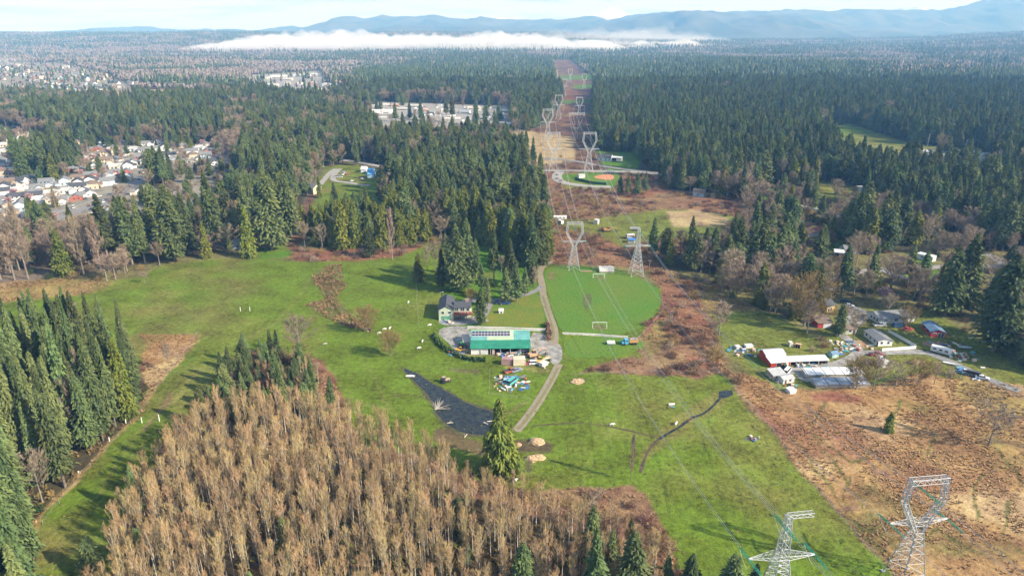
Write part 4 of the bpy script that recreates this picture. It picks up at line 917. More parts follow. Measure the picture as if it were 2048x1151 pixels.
building('bungalow', 'house', (1690, 508), (1714, 508), 8, [(0, 2.6), (4, 4.4), (8, 2.6)], SW((.55, .52, .47)), m_shgrey, 'low grey bungalow partly behind bare trees', wins=[('f', 4, 1, 1.4, 1.2)])
building('white_trailer_home', 'house', (1832, 516), (1864, 524), 4, [(0, 3.0), (4, 3.1)], SW((.70, .70, .69)), cm((.72, .73, .73)), 'long white trailer home beside the right-hand road', ov=.1, wins=[('f', 3, 1.2, 1.3, .9), ('f', 8, 1.2, 1.3, .9)])
building('red_roof_cabin', 'house', (2022, 442), (2034, 441), 6, [(0, 2.6), (3, 4.6), (6, 2.6)], SW((.70, .70, .68)), cm((.48, .09, .06)), 'tiny white cabin with red roof at the right edge')
building('pale_shed', 'shed', (1718, 382), (1728, 382), 5, [(0, 3), (5, 3.2)], SW((.66, .62, .55)), m_shlight, 'cream shed in the clearing below the right forest')
building('house_behind_firs', 'house', (462, 498), (496, 498), 9, [(0, 2.8), (4.5, 5), (9, 2.8)], SW((.38, .45, .55)), m_shgrey, 'grey-blue house tucked between firs above the pasture', wins=[('f', 4, 1, 1.6, 1.2), ('f', 9, 1, 1.6, 1.2)])
building('log_cabin', 'shed', (521, 494), (541, 494), 4, [(0, 1.8), (2, 2.8), (4, 1.8)], SW((.30, .19, .12)), m_shbrown, 'little brown log shed on the bright lawn by the firs', ov=.2)
building('lone_house', 'house', (606, 384), (627, 389), 8, [(0, 5.0), (4, 7.6), (8, 5.0)], SW((.60, .54, .40)), m_shgrey, 'two-storey cream house at the end of the brown strip', wins=[('f', 3, 1, 1.2, 1.2), ('f', 7, 1, 1.2, 1.2), ('r', 4, 3.4, 1.2, 1.2)])
building('house_in_clearing', 'house', (757, 348), (772, 350), 9, [(0, 4.4), (4.5, 7), (9, 4.4)], SW((.60, .58, .56)), mat('rose_roof', (.34, .16, .15), .8, .15, 1), 'pink-roofed house at the edge of the small clearing', wins=[('f', 3, 1, 1.2, 1.2)])
for (x0, x1, y_, c_, lb) in ((735, 747, 349, (.10, .32, .62), 'bright blue tarp-roofed shelter in the small clearing'), (722, 732, 345, (.68, .68, .66), 'white box shed beside the blue shelter'), (735, 748, 356, (.12, .36, .66), 'long blue awning at the foot of the small clearing'), (884, 896, 296, (.66, .66, .65), 'white roof among dark woods left of the clearing'), (1012, 1024, 253, (.74, .74, .73), 'lone white building at the head of the tan field'),
                             (1268, 1282, 147, (.55, .13, .11), 'red roofed barn on the far green field'), (1218, 1228, 150, (.30, .45, .62), 'small blue roof beside the far end of the clearing'), (505, 512, 250, (.70, .70, .70), 'white flat-roofed house in the woods left of centre'), (1822, 1834, 157, (.72, .72, .72), 'white farm roof in the hazy valley on the right'), (892, 905, 168, (.45, .20, .28), 'plum coloured roof on a far green slope')):
    building('far_building', 'building', (x0, y_), (x1, y_), 9, [(0, 3.4), (4.5, 5.0), (9, 3.4)], SW(tuple(min(.7, v * .6 + .3) for v in c_)), cm(c_), lb)

# ---- suburban houses: a few designs copied over the streets
def suburb_proto(i, wallc, roofm, W, L, two, hip):
    h0 = 5.0 if two else 2.8; e = empty('suburban_house', (0, 0, 0), cat='house')
    k = MB()
    if hip:
        k.box(-L / 2, L / 2, -W / 2, W / 2, 0, h0)
        r_ = MB(); o_ = .5; zt = h0 + W * .24; A_ = [(-L / 2 - o_, -W / 2 - o_, h0 - .05), (L / 2 + o_, -W / 2 - o_, h0 - .05), (L / 2 + o_, W / 2 + o_, h0 - .05), (-L / 2 - o_, W / 2 + o_, h0 - .05)]; B_ = [(-L / 2 + W * .45, 0, zt), (L / 2 - W * .45, 0, zt)]
        r_.poly([A_[0], A_[1], B_[1], B_[0]]).poly([A_[1], A_[2], B_[1]]).poly([A_[2], A_[3], B_[0], B_[1]]).poly([A_[3], A_[0], B_[0]]).poly(A_[::-1])
    else:
        zt = h0 + W * .27; k.extr([(-W / 2, 0), (W / 2, 0), (W / 2, h0), (0, zt), (-W / 2, h0)], -L / 2, L / 2)
        r_ = MB(); sl = (zt - h0) / (W / 2); o_ = .5
        for s in (-1, 1): r_.extr([(s * (W / 2 + o_), h0 - sl * o_ + .05), (s * (W / 2 + o_), h0 - sl * o_ + .25), (0, zt + .25), (0, zt + .05)], -L / 2 - .4, L / 2 + .4)
    # garage wing with its own gable towards the street
    gw = 6.4; gx = L * .5 - gw / 2; gh = 2.7
    k.extr([(gx - gw / 2, 0), (gx + gw / 2, 0), (gx + gw / 2, gh), (gx, gh + 1.7), (gx - gw / 2, gh)], -W / 2 - 3.4, -W / 2 + .02, 0, 'y')
    for s in (-1, 1): r_.extr([(gx + s * (gw / 2 + .4), gh - .15), (gx + s * (gw / 2 + .4), gh + .05), (gx, gh + 1.95), (gx, gh + 1.75)], -W / 2 - 3.8, -W / 2 + 1.2, 0, 'y')
    k.build('wall', SW(wallc), e); r_.build('roof', roofm, e)
    g_ = MB(); g_.box(gx - 2.4, gx + 2.4, -W / 2 - 3.46, -W / 2 - 3.41, .02, 2.2); g_.build('garage_door', gar, e)
    for (x, z) in [(-L * .3, 1.0), (-L * .08, 1.0)] + ([(-L * .3, 3.5), (-L * .05, 3.5), (L * .2, 3.6)] if two else []):
        g_ = MB(); g_.box(x - .7, x + .7, -W / 2 - .05, -W / 2 - .003, z, z + 1.2, 0); g_.build('window', glass, e)
    for y in (-W * .2, W * .2):
        g_ = MB(); g_.box(-L / 2 - .05, -L / 2 - .003, y - .6, y + .6, 1, 2.2); g_.box(L / 2 + .003, L / 2 + .05, y - .6, y + .6, 1, 2.2); g_.build('window', glass, e)
    if i % 2: g_ = MB(); g_.box(-L * .3, -L * .3 + .9, .6, 1.4, h0, zt + .8); g_.build('chimney', cm((.36, .25, .2)), e)
    return Kind(e)
SP = []
for i, (wn_, wc, rn_, rm_, W_, L_, two, hip) in enumerate([('white', (.72, .72, .70), 'grey', m_shgrey, 9, 13, 0, 0), ('cream', (.62, .54, .40), 'brown', m_shbrown, 9, 12, 1, 0), ('white', (.74, .73, .71), 'dark', m_shingle, 9, 13, 1, 0), ('tan', (.48, .38, .27), 'grey', m_shgrey, 9.5, 13, 0, 1),
        ('pale blue', (.45, .52, .58), 'grey', m_shgrey, 9, 12, 1, 0), ('cream', (.66, .58, .44), 'pale', m_shlight, 9.5, 14, 0, 0), ('brick red', (.40, .13, .09), 'grey', m_shgrey, 8.5, 12, 0, 0), ('white', (.70, .70, .69), 'pale', m_shlight, 9.5, 15, 0, 1), ('beige', (.55, .47, .36), 'brown', m_shbrown, 9.5, 13, 1, 1)]):
    SP.append((suburb_proto(i, wc, rm_, W_, L_, two, hip), wn_, rn_, 'two-storey' if two else 'single-storey'))
SUB = [(83, 289), (99, 285), (149, 289), (184, 286), (214, 289), (248, 288), (295, 290), (168, 302), (214, 311), (229, 300), (268, 301), (248, 309), (281, 317), (316, 318), (215, 327), (132, 342), (165, 340), (188, 335), (205, 337), (182, 353), (226, 348), (217, 357), (257, 337), (255, 347), (181, 367), (17, 372), (66, 365), (135, 385), (160, 381), (70, 400), (120, 404), (281, 386), (205, 417), (17, 428), (38, 402), (26, 283), (26, 300), (7, 307), (45, 316), (153, 363),
       (312, 318), (342, 317), (364, 294), (415, 305), (413, 316), (397, 323), (361, 327), (453, 335), (411, 336), (434, 329), (519, 266), (550, 260), (533, 268), (118, 300), (140, 312), (185, 318), (60, 300), (2, 330), (28, 345), (95, 372), (100, 390), (40, 385), (5, 392), (-20, 410), (60, 430), (330, 300), (385, 305), (300, 335), (235, 322), (112, 315), (196, 300), (290, 303), (5, 350), (-30, 365), (95, 405), (155, 398), (180, 390)]
_q = random.Random(77)
for _ in range(1500):
    x_, y_ = _q.uniform(-30, 445), _q.uniform(272, 440)
    if y_ > 300 + (440 - x_) * .32 or (30 < x_ < 170 and 318 < y_ < 368) or (x_ > 60 and y_ < 282): continue
    if all(abs(x_ - a_) > 19 * (.6 + y_ / 700) or abs(y_ - b_) > 7 * (y_ / 330) for a_, b_ in SUB): SUB.append((round(x_), round(y_)))
print('suburb', len(SUB))
cnt_ = {}
ORD = ['first', 'second', 'third', 'fourth', 'fifth', 'sixth', 'seventh', 'eighth', 'ninth', 'tenth', 'eleventh', 'twelfth', 'thirteenth', 'fourteenth', 'fifteenth', 'sixteenth', 'seventeenth', 'eighteenth', 'nineteenth', 'twentieth']
def o_th(i): return ORD[i] if i < 20 else '%dth' % (i + 1) if (i + 1) % 10 not in (1, 2, 3) else '%d%s' % (i + 1, {1: 'st', 2: 'nd', 3: 'rd'}[(i + 1) % 10])
rs = random.Random(5); pick = []
for i, (px, py) in enumerate(SUB): pick.append((px, py, 6 if (px, py) in ((182, 353), (132, 342)) else rs.randrange(9)))
pick.sort()
for px, py, v in pick:
    p = P(px, py); K, wn_, rn_, st = SP[v]; key = v; n0 = cnt_.get(key, 0); cnt_[key] = n0 + 1
    rz = R(rs.choice([28, 28, 28, -62, 118, 208, 14])) + rs.gauss(0, .06)
    lab = '%s %s suburban house with %s roof, %s such from the left' % (st, wn_, rn_, o_th(n0)) + (' among the hip roofs' if v in (3, 7, 8) else '')
    o = K.put(p, rz, lab, 'houses in the suburb at the left', (.88, .88, .9) if py > 270 else (1.1, 1.1, 1.1)); KEEP_OFF.append((p.x, p.y, 7.5))

# ================================================================== PYLONS AND POWER LINES
m_steel = mat('galvanised_steel', (.46, .47, .47), .5, .06, .8, .0); m_green = mat('green_glass_insulator', (.02, .26, .18), .25, .1, 2); m_wire = mat('aluminium_wire', (.50, .51, .51), .4, .03, 1); m_rust = mat('brown_jumper', (.22, .12, .09), .6, .1, 1)
def lerp(a, b, t): return a + (b - a) * t
def lattice(k, w0, z0, w1, z1, npan, r, cx0=0, cx1=0, d0=None, d1=None):
    """square tapering lattice shaft from half-width w0 at z0 to w1 at z1"""
    d0 = w0 if d0 is None else d0; d1 = w1 if d1 is None else d1
    def c(t, sx, sy): return Vector((lerp(cx0, cx1, t) + sx * lerp(w0, w1, t), sy * lerp(d0, d1, t), lerp(z0, z1, t)))
    for sx in (-1, 1):
        for sy in (-1, 1): k.bar(c(0, sx, sy), c(1, sx, sy), r * 1.75)
    ts = [0]; q = (max(w1, .3) / max(w0, .3)) ** (1 / npan); s = 1
    for i in range(npan): ts.append(ts[-1] + s); s *= max(q, .5)
    ts = [t / ts[-1] for t in ts]
    for a, b in zip(ts[:-1], ts[1:]):
        for s1, s2 in (((-1, -1), (1, -1)), ((1, -1), (1, 1)), ((1, 1), (-1, 1)), ((-1, 1), (-1, -1))):
            k.bar(c(a, *s1), c(b, *s2), r * .8); k.bar(c(b, *s1), c(a, *s2), r * .8)
            k.bar(c(b, *s1), c(b, *s2), r * .8)
def truss(k, A, B, w_, h_, n_, r, tip=False):
    """box truss from A to B, width across, height"""
    A = Vector(A); B = Vector(B); d = (B - A).normalized(); u = Vector((0, 0, 1)); v = d.cross(u).normalized()
    def c(t, su, sv): f = (1 - .9 * t) if tip else 1; return A.lerp(B, t) + u * su * h_ / 2 * f + v * sv * w_ / 2 * f
    for su in (-1, 1):
        for sv in (-1, 1): k.bar(c(0, su, sv), c(1, su, sv), r)
    for i in range(n_):
        a, b = i / n_, (i + 1) / n_
        for s1, s2 in (((-1, -1), (1, -1)), ((1, -1), (1, 1)), ((1, 1), (-1, 1)), ((-1, 1), (-1, -1))):
            k.bar(c(a, *s1), c(b, *s2), r * .7); k.bar(c(b, *s1), c(b, *s2), r * .6)
def pylon(kind, loc, rz, Ht, label, r=.09, side=1, ins=True, det=1):
    r = r * 1.15 if det else r
    e = empty('transmission_tower', loc, rz, label, 'pylon', None)
    s = Ht / 28
    k = MB()
    if kind == 'A':
        lattice(k, 3.1 * s, 0, 1.0 * s, 14 * s, 6 if det else 4, r); k.build('tower_body', m_steel, e)
        k = MB()
        for sx in (-1, 1):
            lattice(k, .35 * s, 14 * s, .5 * s, 22 * s, 4, r * .85, sx * .7 * s, sx * 4.6 * s, .9 * s, .6 * s); lattice(k, .5 * s, 22 * s, .35 * s, 28 * s, 3, r * .85, sx * 4.6 * s, sx * 4.0 * s, .6 * s, .6 * s)
            k.bar((sx * 3.0 * s, 0, 19 * s), (0, 0, 16.6 * s), r * .8)
        k.build('window_frame', m_steel, e)
        k = MB(); truss(k, (-4.4 * s, 0, 27.3 * s), (4.4 * s, 0, 27.3 * s), 1.3 * s, 1.3 * s, 6, r * .85); k.build('top_beam', m_steel, e)
        k = MB()
        for sx in (-1, 1): truss(k, (sx * 1.0 * s, 0, 16.4 * s), (sx * 6.8 * s, 0, 16.6 * s), 1.6 * s, 1.1 * s, 4, r * .85, True)
        k.box(-.02, .02, -.02, .02, 16.3 * s, 16.4 * s); truss(k, (-1.1 * s, 0, 16.4 * s), (1.1 * s, 0, 16.4 * s), 1.6 * s, 1.1 * s, 1, r * .85); k.build('cross_arm', m_steel, e)
        pts = [Vector((-6.8 * s, 0, 16.4 * s)), Vector((6.8 * s, 0, 16.4 * s)), Vector((0, 0, 24.2 * s))]
        k = MB(); k.bar((0, 0, 26.7 * s), (0, 0, 24.2 * s), .1 * s, 5); k.build('hanger', m_rust, e)
    elif kind == 'D':
        lattice(k, 1.6 * s, 0, 1.1 * s, 8 * s, 3, r)
        k.build('tower_body', m_steel, e); k = MB()
        for sx in (-1, 1): k.bar((sx * 1.1 * s, 0, 8 * s), (sx * 8 * s, 0, 26 * s), r * 1.5); k.bar((sx * .5 * s, 0, 8 * s), (sx * 4 * s, 0, 26 * s), r)
        truss(k, (-9 * s, 0, 27 * s), (9 * s, 0, 27 * s), 1.5 * s, 1.6 * s, 9, r); k.build('top_beam', m_steel, e)
        pts = [Vector((-8.5 * s, 0, 26 * s)), Vector((8.5 * s, 0, 26 * s)), Vector((0, 0, 26 * s))]
    else:
        lattice(k, 3.6 * s, 0, 1.05 * s, 17 * s, 8 if det else 5, r); k.build('tower_body', m_steel, e)
        k = MB(); lattice(k, 1.05 * s, 17 * s, .55 * s, 27.4 * s, 5, r * .9); k.build('mast', m_steel, e)
        k = MB()
        for sx in (-1, 1): truss(k, (sx * 1.0 * s, 0, 17.4 * s), (sx * 7.2 * s, 0, 17.0 * s), 2.4 * s, 1.0 * s, 5, r * .85, True)
        truss(k, (-1.0 * s, 0, 17.5 * s), (1.0 * s, 0, 17.5 * s), 2.4 * s, 1.0 * s, 1, r * .85); k.build('cross_arm', m_steel, e)
        k = MB(); truss(k, (-.3 * side * s, 0, 27.4 * s), (side * 5.2 * s, 0, 27.6 * s), 1.0 * s, .8 * s, 4, r * .85); k.build('top_arm', m_steel, e)
        pts = [Vector((-7.2 * s, 0, 16.9 * s)), Vector((7.2 * s, 0, 16.9 * s)), Vector((-side * .6 * s, 0, 24.8 * s))]
    k = MB()
    for sx in (-1, 1):
        for sy in (-1, 1):
            w_ = 3.1 * s if kind == 'A' else 1.6 * s if kind == 'D' else 3.6 * s; k.box(sx * w_ - .4, sx * w_ + .4, sy * w_ - .4, sy * w_ + .4, -.5, .25)
    k.build('footing', cm((.4, .39, .37)), e)
    M = Matrix.Translation(loc) @ Matrix.Rotation(rz, 4, 'Z')
    return e, [M @ p for p in pts], M
def string(tower, M, a, b, ln, r):
    """an insulator string from arm tip a towards b, ln long, drooping a little"""
    d = (b - a); d.normalize(); d.z -= .12; d.normalize(); iv = M.inverted(); k = MB()
    perp = d.cross(Vector((0, 0, 1))).normalized() * r * 1.6
    for sgn in (-1, 1):
        n_ = 9
        for i in range(n_):
            q = a + perp * sgn + d * ln * (i + .3) / n_; k.bar(iv @ q, iv @ (q + d * ln / n_ * .55), r, 6)
        k.bar(iv @ (a + perp * sgn), iv @ (a + perp * sgn + d * ln), r * .25, 4)
    k.build('insulator', m_green, tower)
    return a + d * ln
def wire(a, b, sag, label, r=.05, two=True, group=None):
    k = MB(); h = (b - a); h.z = 0; pr = h.cross(Vector((0, 0, 1))).normalized() * .22; n_ = 26
    for sg in ((-1, 1) if two else (0,)):
        pts = [a.lerp(b, i / n_) + pr * sg - Vector((0, 0, 4 * sag * (i / n_) * (1 - i / n_))) for i in range(n_ + 1)]
        k.tube(pts, r, 4)
    o = k.build('power_line', m_wire); return tag(o, label, 'power line', group)
def topxy(px, py, z): p = P(px, py, z); return Vector((p.x, p.y, 0))
TL0 = topxy(1578, 1030, 27.5); TR0 = topxy(1858, 962, 27.5); TM1 = P(1147, 537); TM2 = P(1272, 549)
T3 = P(1106, 345); T4 = P(1177, 345); T5 = P(1095, 281); T6 = P(1117, 238); T7 = P(1158, 236); T8 = P(1152, 277)
def ang(a, b): d = b - a; return math.atan2(d.y, d.x) - math.pi / 2
specs = [('L0', 'B', TL0, ang(TL0, TM1), 28, 'nearest pylon at the bottom, single mast with one top arm', 1), ('R0', 'A', TR0, ang(TR0, TM2), 28.5, 'near pylon with window-shaped head on the brown marsh', 1),
         ('M1', 'A', TM1, ang(TL0, TM1) * .5, 26, 'goblet-headed pylon behind the soccer field, left of the pair', 1), ('M2', 'B', TM2, ang(TR0, TM2) * .5, 26, 'masted pylon behind the soccer field, right of the pair', -1),
         ('T3', 'A', T3, .0, 36, 'goblet-headed pylon by the road, left of the ball field', 1), ('T4', 'A', T4, .0, 36, 'goblet-headed pylon directly behind the ball field', 1), ('T5', 'A', T5, .0, 36, 'faint goblet-headed pylon at the left edge of the clearing', 1),
         ('T6', 'A', T6, .0, 34, 'small far goblet-headed pylon against the firs', 1), ('T7', 'A', T7, .0, 30, 'small far pylon at the upper middle of the clearing', 1), ('T8', 'D', T8, .0, 30, 'wide flat-topped pylon in the dark middle of the clearing', 1)]
TW = {}
for q_ in (TL0, TR0, TM1, TM2, T3, T4, T5, T6, T7, T8): KEEP_OFF.append((q_.x, q_.y, 9))
for d_ in (12, 26): KEEP_OFF += [(TM2.x, TM2.y - d_, 9), (TM2.x, TM2.y + d_, 9), (TM1.x, TM1.y - d_, 8)]
for nm, kd, loc, rz, Ht, lb, sd_ in specs:
    far = nm[0] == 'T'; TW[nm] = pylon(kd, loc, rz, Ht, lb, r=(.085 if far else .060), side=sd_, det=0 if far else 1)
far_t = [P(1128, 192), P(1168, 178), P(1140, 165)]
for i, p in enumerate(far_t): TW['F%d' % i] = pylon('A', p, 0, 32, 'tiny %s pylon near the far end of the clearing' % ('leftmost', 'rightmost', 'farthest')[i], r=.10, det=0)
offL = TL0 + (TL0 - TM1).normalized() * 280 + Vector((60, 0, 0)); offR = TR0 + (TR0 - TM2).normalized() * 280 + Vector((60, 0, 0))
def span(n0, n1, sag, lb, near=False, swap=False):
    e0, p0, M0 = TW[n0]; e1, p1, M1 = TW[n1]
    for q, nm in zip(range(3), ('left', 'right', 'upper')):
        ln = 4.2 if near else 2.4
        a = string(e0, M0, p0[q], p1[q], ln if near else 2.0, .13); b = string(e1, M1, p1[q], p0[q], 2.2, .14)
        wire(a, b, sag, '%s conductor of the %s' % (nm, lb), .032 if near else .045)
span('L0', 'M1', 9, 'left line between the nearest pylon and the soccer field', True); span('R0', 'M2', 9, 'right line between the marsh pylon and the soccer field', True)
span('M1', 'T3', 8, 'left line over the brush to the road'); span('M2', 'T4', 8, 'right line over the brush to the ball field')
span('T3', 'T5', 6, 'left line past the tan field'); span('T4', 'T8', 6, 'right line down the dark heath'); span('T5', 'T6', 6, 'far left line beside the firs'); span('T8', 'T7', 6, 'far right line in the clearing')
for nm, off in (('L0', offL), ('R0', offR)):
    e0, p0, M0 = TW[nm]
    for q, wd in zip(range(3), ('left', 'right', 'upper')):
        b = p0[q] + (off - e0.location); a = string(e0, M0, p0[q], b, 4.0, .13)
        wire(a, b, 9, '%s conductor leaving the %s towards the viewer' % (wd, 'nearest pylon' if nm == 'L0' else 'marsh pylon'), .032)
        # jumper loop under the arm
        k = MB(); iv = M0.inverted(); d = (b - p0[q]).normalized(); c0 = p0[q] + d * 3.1; c1 = p0[q] - d * 3.1
        pts = [iv @ (c0.lerp(c1, t / 8) - Vector((0, 0, 2.6 * math.sin(math.pi * t / 8)))) for t in range(9)]; k.tube(pts, .04, 5); k.build('jumper', m_wire, e0)

# ================================================================== FIELD FURNITURE
wp = cm((.80, .80, .78), .4)
def goal(a, b_, hgt, dep, label):
    A, B = P(*a), P(*b_); L = (B - A).length; e = empty('soccer_goal', A, math.atan2((B - A).y, (B - A).x), label, 'goal'); r_ = .11
    MB().bar((0, 0, 0), (0, 0, hgt), r_).build('post', wp, e); MB().bar((L, 0, 0), (L, 0, hgt), r_).build('post', wp, e); MB().bar((-r_, 0, hgt), (L + r_, 0, hgt), r_).build('crossbar', wp, e)
    k = MB()
    for x in (0, L): k.bar((x, 0, hgt), (x, dep, 0), .04).bar((x, 0, .03), (x, dep, .03), .04)
    k.bar((0, dep, .05), (L, dep, .05), .04); k.build('back_frame', wp, e)
goal((1186, 556), (1209, 556), 2.3, 1.6, 'white goal at the far end of the soccer field'); goal((1185, 654), (1213, 654), 2.3, -1.6, 'white goal at the near end of the soccer field')
def wallrun(name, pts, h_, th, m, label, cat, posts=None, cap=None):
    w_ = [P(*p) for p in pts]; o = w_[0]; e = empty(name, o, 0, label, cat)
    for a, b_ in zip(w_[:-1], w_[1:]):
        d = (b_ - a); L = d.length; M = Matrix.Translation(a - o) @ Matrix.Rotation(math.atan2(d.y, d.x), 4, 'Z')
        k = MB(); k.box(0, L, -th / 2, th / 2, -.1, h_); q = k.build('panel', m, e); q.matrix_local = M
        if posts:
            k = MB(); n_ = max(1, round(L / posts))
            for i in range(n_ + 1): k.box(L * i / n_ - th, L * i / n_ + th, -th, th, -.1, h_ + .12)
            q = k.build('posts', m, e); q.matrix_local = M
    return e
m_wall = mat('whitewashed_concrete', (.66, .62, .58), .85, .12, .5)
wallrun('retaining_wall', [(935, 657), (1010, 659), (1091, 662)], 1.25, .35, m_wall, 'long whitish retaining wall behind the green barn', 'wall')
wallrun('retaining_wall', [(1125, 668), (1190, 671), (1256, 676)], .9, .35, m_wall, 'low white wall along the near side of the soccer field', 'wall')
vin = mat('white_vinyl', (.78, .79, .77), .5, .05, 1)
wallrun('white_fence', [(1776, 664), (1800, 677), (1829, 694)], 1.3, .08, vin, 'white fence running back beside the mobile home lawn', 'fence', 2.6); wallrun('white_fence', [(1764, 702), (1831, 697)], 1.3, .08, vin, 'white fence along the front of the mobile home lawn', 'fence', 2.6)
wallrun('green_fence', [(1150, 360), (1185, 368), (1212, 370)], 2.2, .1, cm((.03, .10, .06)), 'dark green outfield fence of the ball field', 'fence', 6)
wallrun('brown_fence', [(1106, 527), (1118, 528), (1136, 528)], 1.3, .1, cm((.30, .17, .10)), 'short brown fence left of the first pylon', 'fence', 2.5)
def wirefence(pts, label, sp=5.0):
    w_ = dense(pts, False, sp, .3); o = w_[0]; e = empty('wire_fence', o, 0, label, 'fence'); k = MB(); k2 = MB()
    for i, q in enumerate(w_):
        b_ = q - o; k.bar(b_, b_ + Vector((rnd.uniform(-.06, .06), 0, 1.35)), .07)
        if i:
            a = w_[i - 1] - o
            for z in (.5, .9, 1.25): k2.bar(a + Vector((0, 0, z)), b_ + Vector((0, 0, z)), .009, 3)
    k.build('posts', cm((.30, .25, .19)), e); k2.build('wires', m_wire, e)
wirefence([(395, 668), (340, 745), (262, 848), (150, 965), (86, 1048)], 'post and wire fence along the left fir stand', 7); wirefence([(1482, 792), (1560, 880), (1640, 985), (1772, 1145)], 'fence between green field and brown marsh')
wirefence([(1266, 688), (1300, 655), (1327, 620), (1320, 576)], 'fence round the right side of the soccer field'); wirefence([(832, 535), (834, 600), (838, 655)], 'fence between pasture and farmhouse garden'); wirefence([(980, 742), (978, 790), (1060, 800)], 'thin fence round the scrap heap', 4)
wirefence([(1150, 752), (1300, 745), (1440, 748)], 'fence along the brush above the lower field')
for i, (px, py, h_) in enumerate([(481, 622, 2.0), (500, 622, 2.0), (319, 842, 2.4), (284, 845, 2.0), (252, 846, 1.4), (219, 882, 1.4), (158, 950, 1.4)]):
    k = MB(); k.bar((0, 0, -.1), (.05, .02, h_), .13, 6).bar((.05, .02, h_), (.05, .02, h_ + .08), .16, 6); o = k.build('white_post', wp); o.location = P(px, py)
    tag(o, ['left white post standing on the open pasture', 'right white post standing on the open pasture', 'white post beside the muddy track', 'white post left of the muddy track', 'short white post at the fir stand fence, upper', 'short white post at the fir stand fence, middle', 'short white post at the fir stand fence, lowest'][i], 'post')
def pole(px, py, top, label, lamp=False, r=.14, arm=True, name='utility_pole', col=(.30, .24, .18)):
    p = P(px, py); h_ = 3.
    while proj(p.x, p.y, p.z + h_)[1] > top and h_ < 40: h_ += .3
    e = empty(name, p, 0, label, 'lamp post' if lamp else 'pole'); MB().bar((0, 0, 0), (0, 0, h_), r, 6, r * .7).build('post', cm(col), e)
    if lamp: MB().bar((0, 0, h_ - .1), (1.1, 0, h_ + .1), .06).box(.9, 1.6, -.15, .15, h_, h_ + .18).build('lamp_head', cm((.6, .6, .58)), e)
    elif arm: MB().box(-1.1, 1.1, -.08, .08, h_ - .8, h_ - .6).build('cross_arm', cm(col), e)
for a in [(881, 603, 585, 'lamp post at the left corner of the farmhouse', True), (1097, 523, 503, 'bare grey pole at the corner of the wood'), (1298, 543, 519, 'brown pole right of the second pylon'), (1507, 482, 455, 'pole before the right forest'), (1940, 528, 510, 'leaning white pole beside the right-hand road', False),
          (1930, 520, 500, 'pole under the huge firs'), (1500, 555, 505, 'pale pole among the dark firs'), (1219, 350, 331, 'lamp post left of the ball field road', True), (1256, 352, 333, 'lamp post right of the ball field road', True), (1139, 360, 340, 'lamp post at the parking lot', True),
          (1848, 545, 528, 'dark pole on the small green lot'), (117, 438, 415, 'pole beside the suburban street')]: pole(*a)
for i, (px, py, t) in enumerate([(1644, 253, 243), (1650, 253, 243), (1855, 292, 268), (1874, 283, 262), (1930, 300, 280), (1983, 300, 276)]):
    pole(px, py, t, ['left goalpost on the far sports field', 'right goalpost on the far sports field', 'first floodlight mast of the sports ground', 'tallest floodlight mast of the sports ground', 'third floodlight mast of the sports ground', 'last floodlight mast of the sports ground'][i], i > 1, .2, False, 'floodlight_mast' if i > 1 else 'goalpost', (.7, .7, .7))
# backstop net of the ball field
k = MB()
for i in range(7): k.bar((i * 2.2, 0, 0), (i * 2.2, 0, 5), .09)
for z in (1.6, 3.3, 5): k.bar((0, 0, z), (13.2, 0, z), .06)
o = k.build('backstop', cm((.35, .45, .42))); o.location = P(1196, 350); tag(o, 'tall net backstop at the left of the ball field', 'backstop')

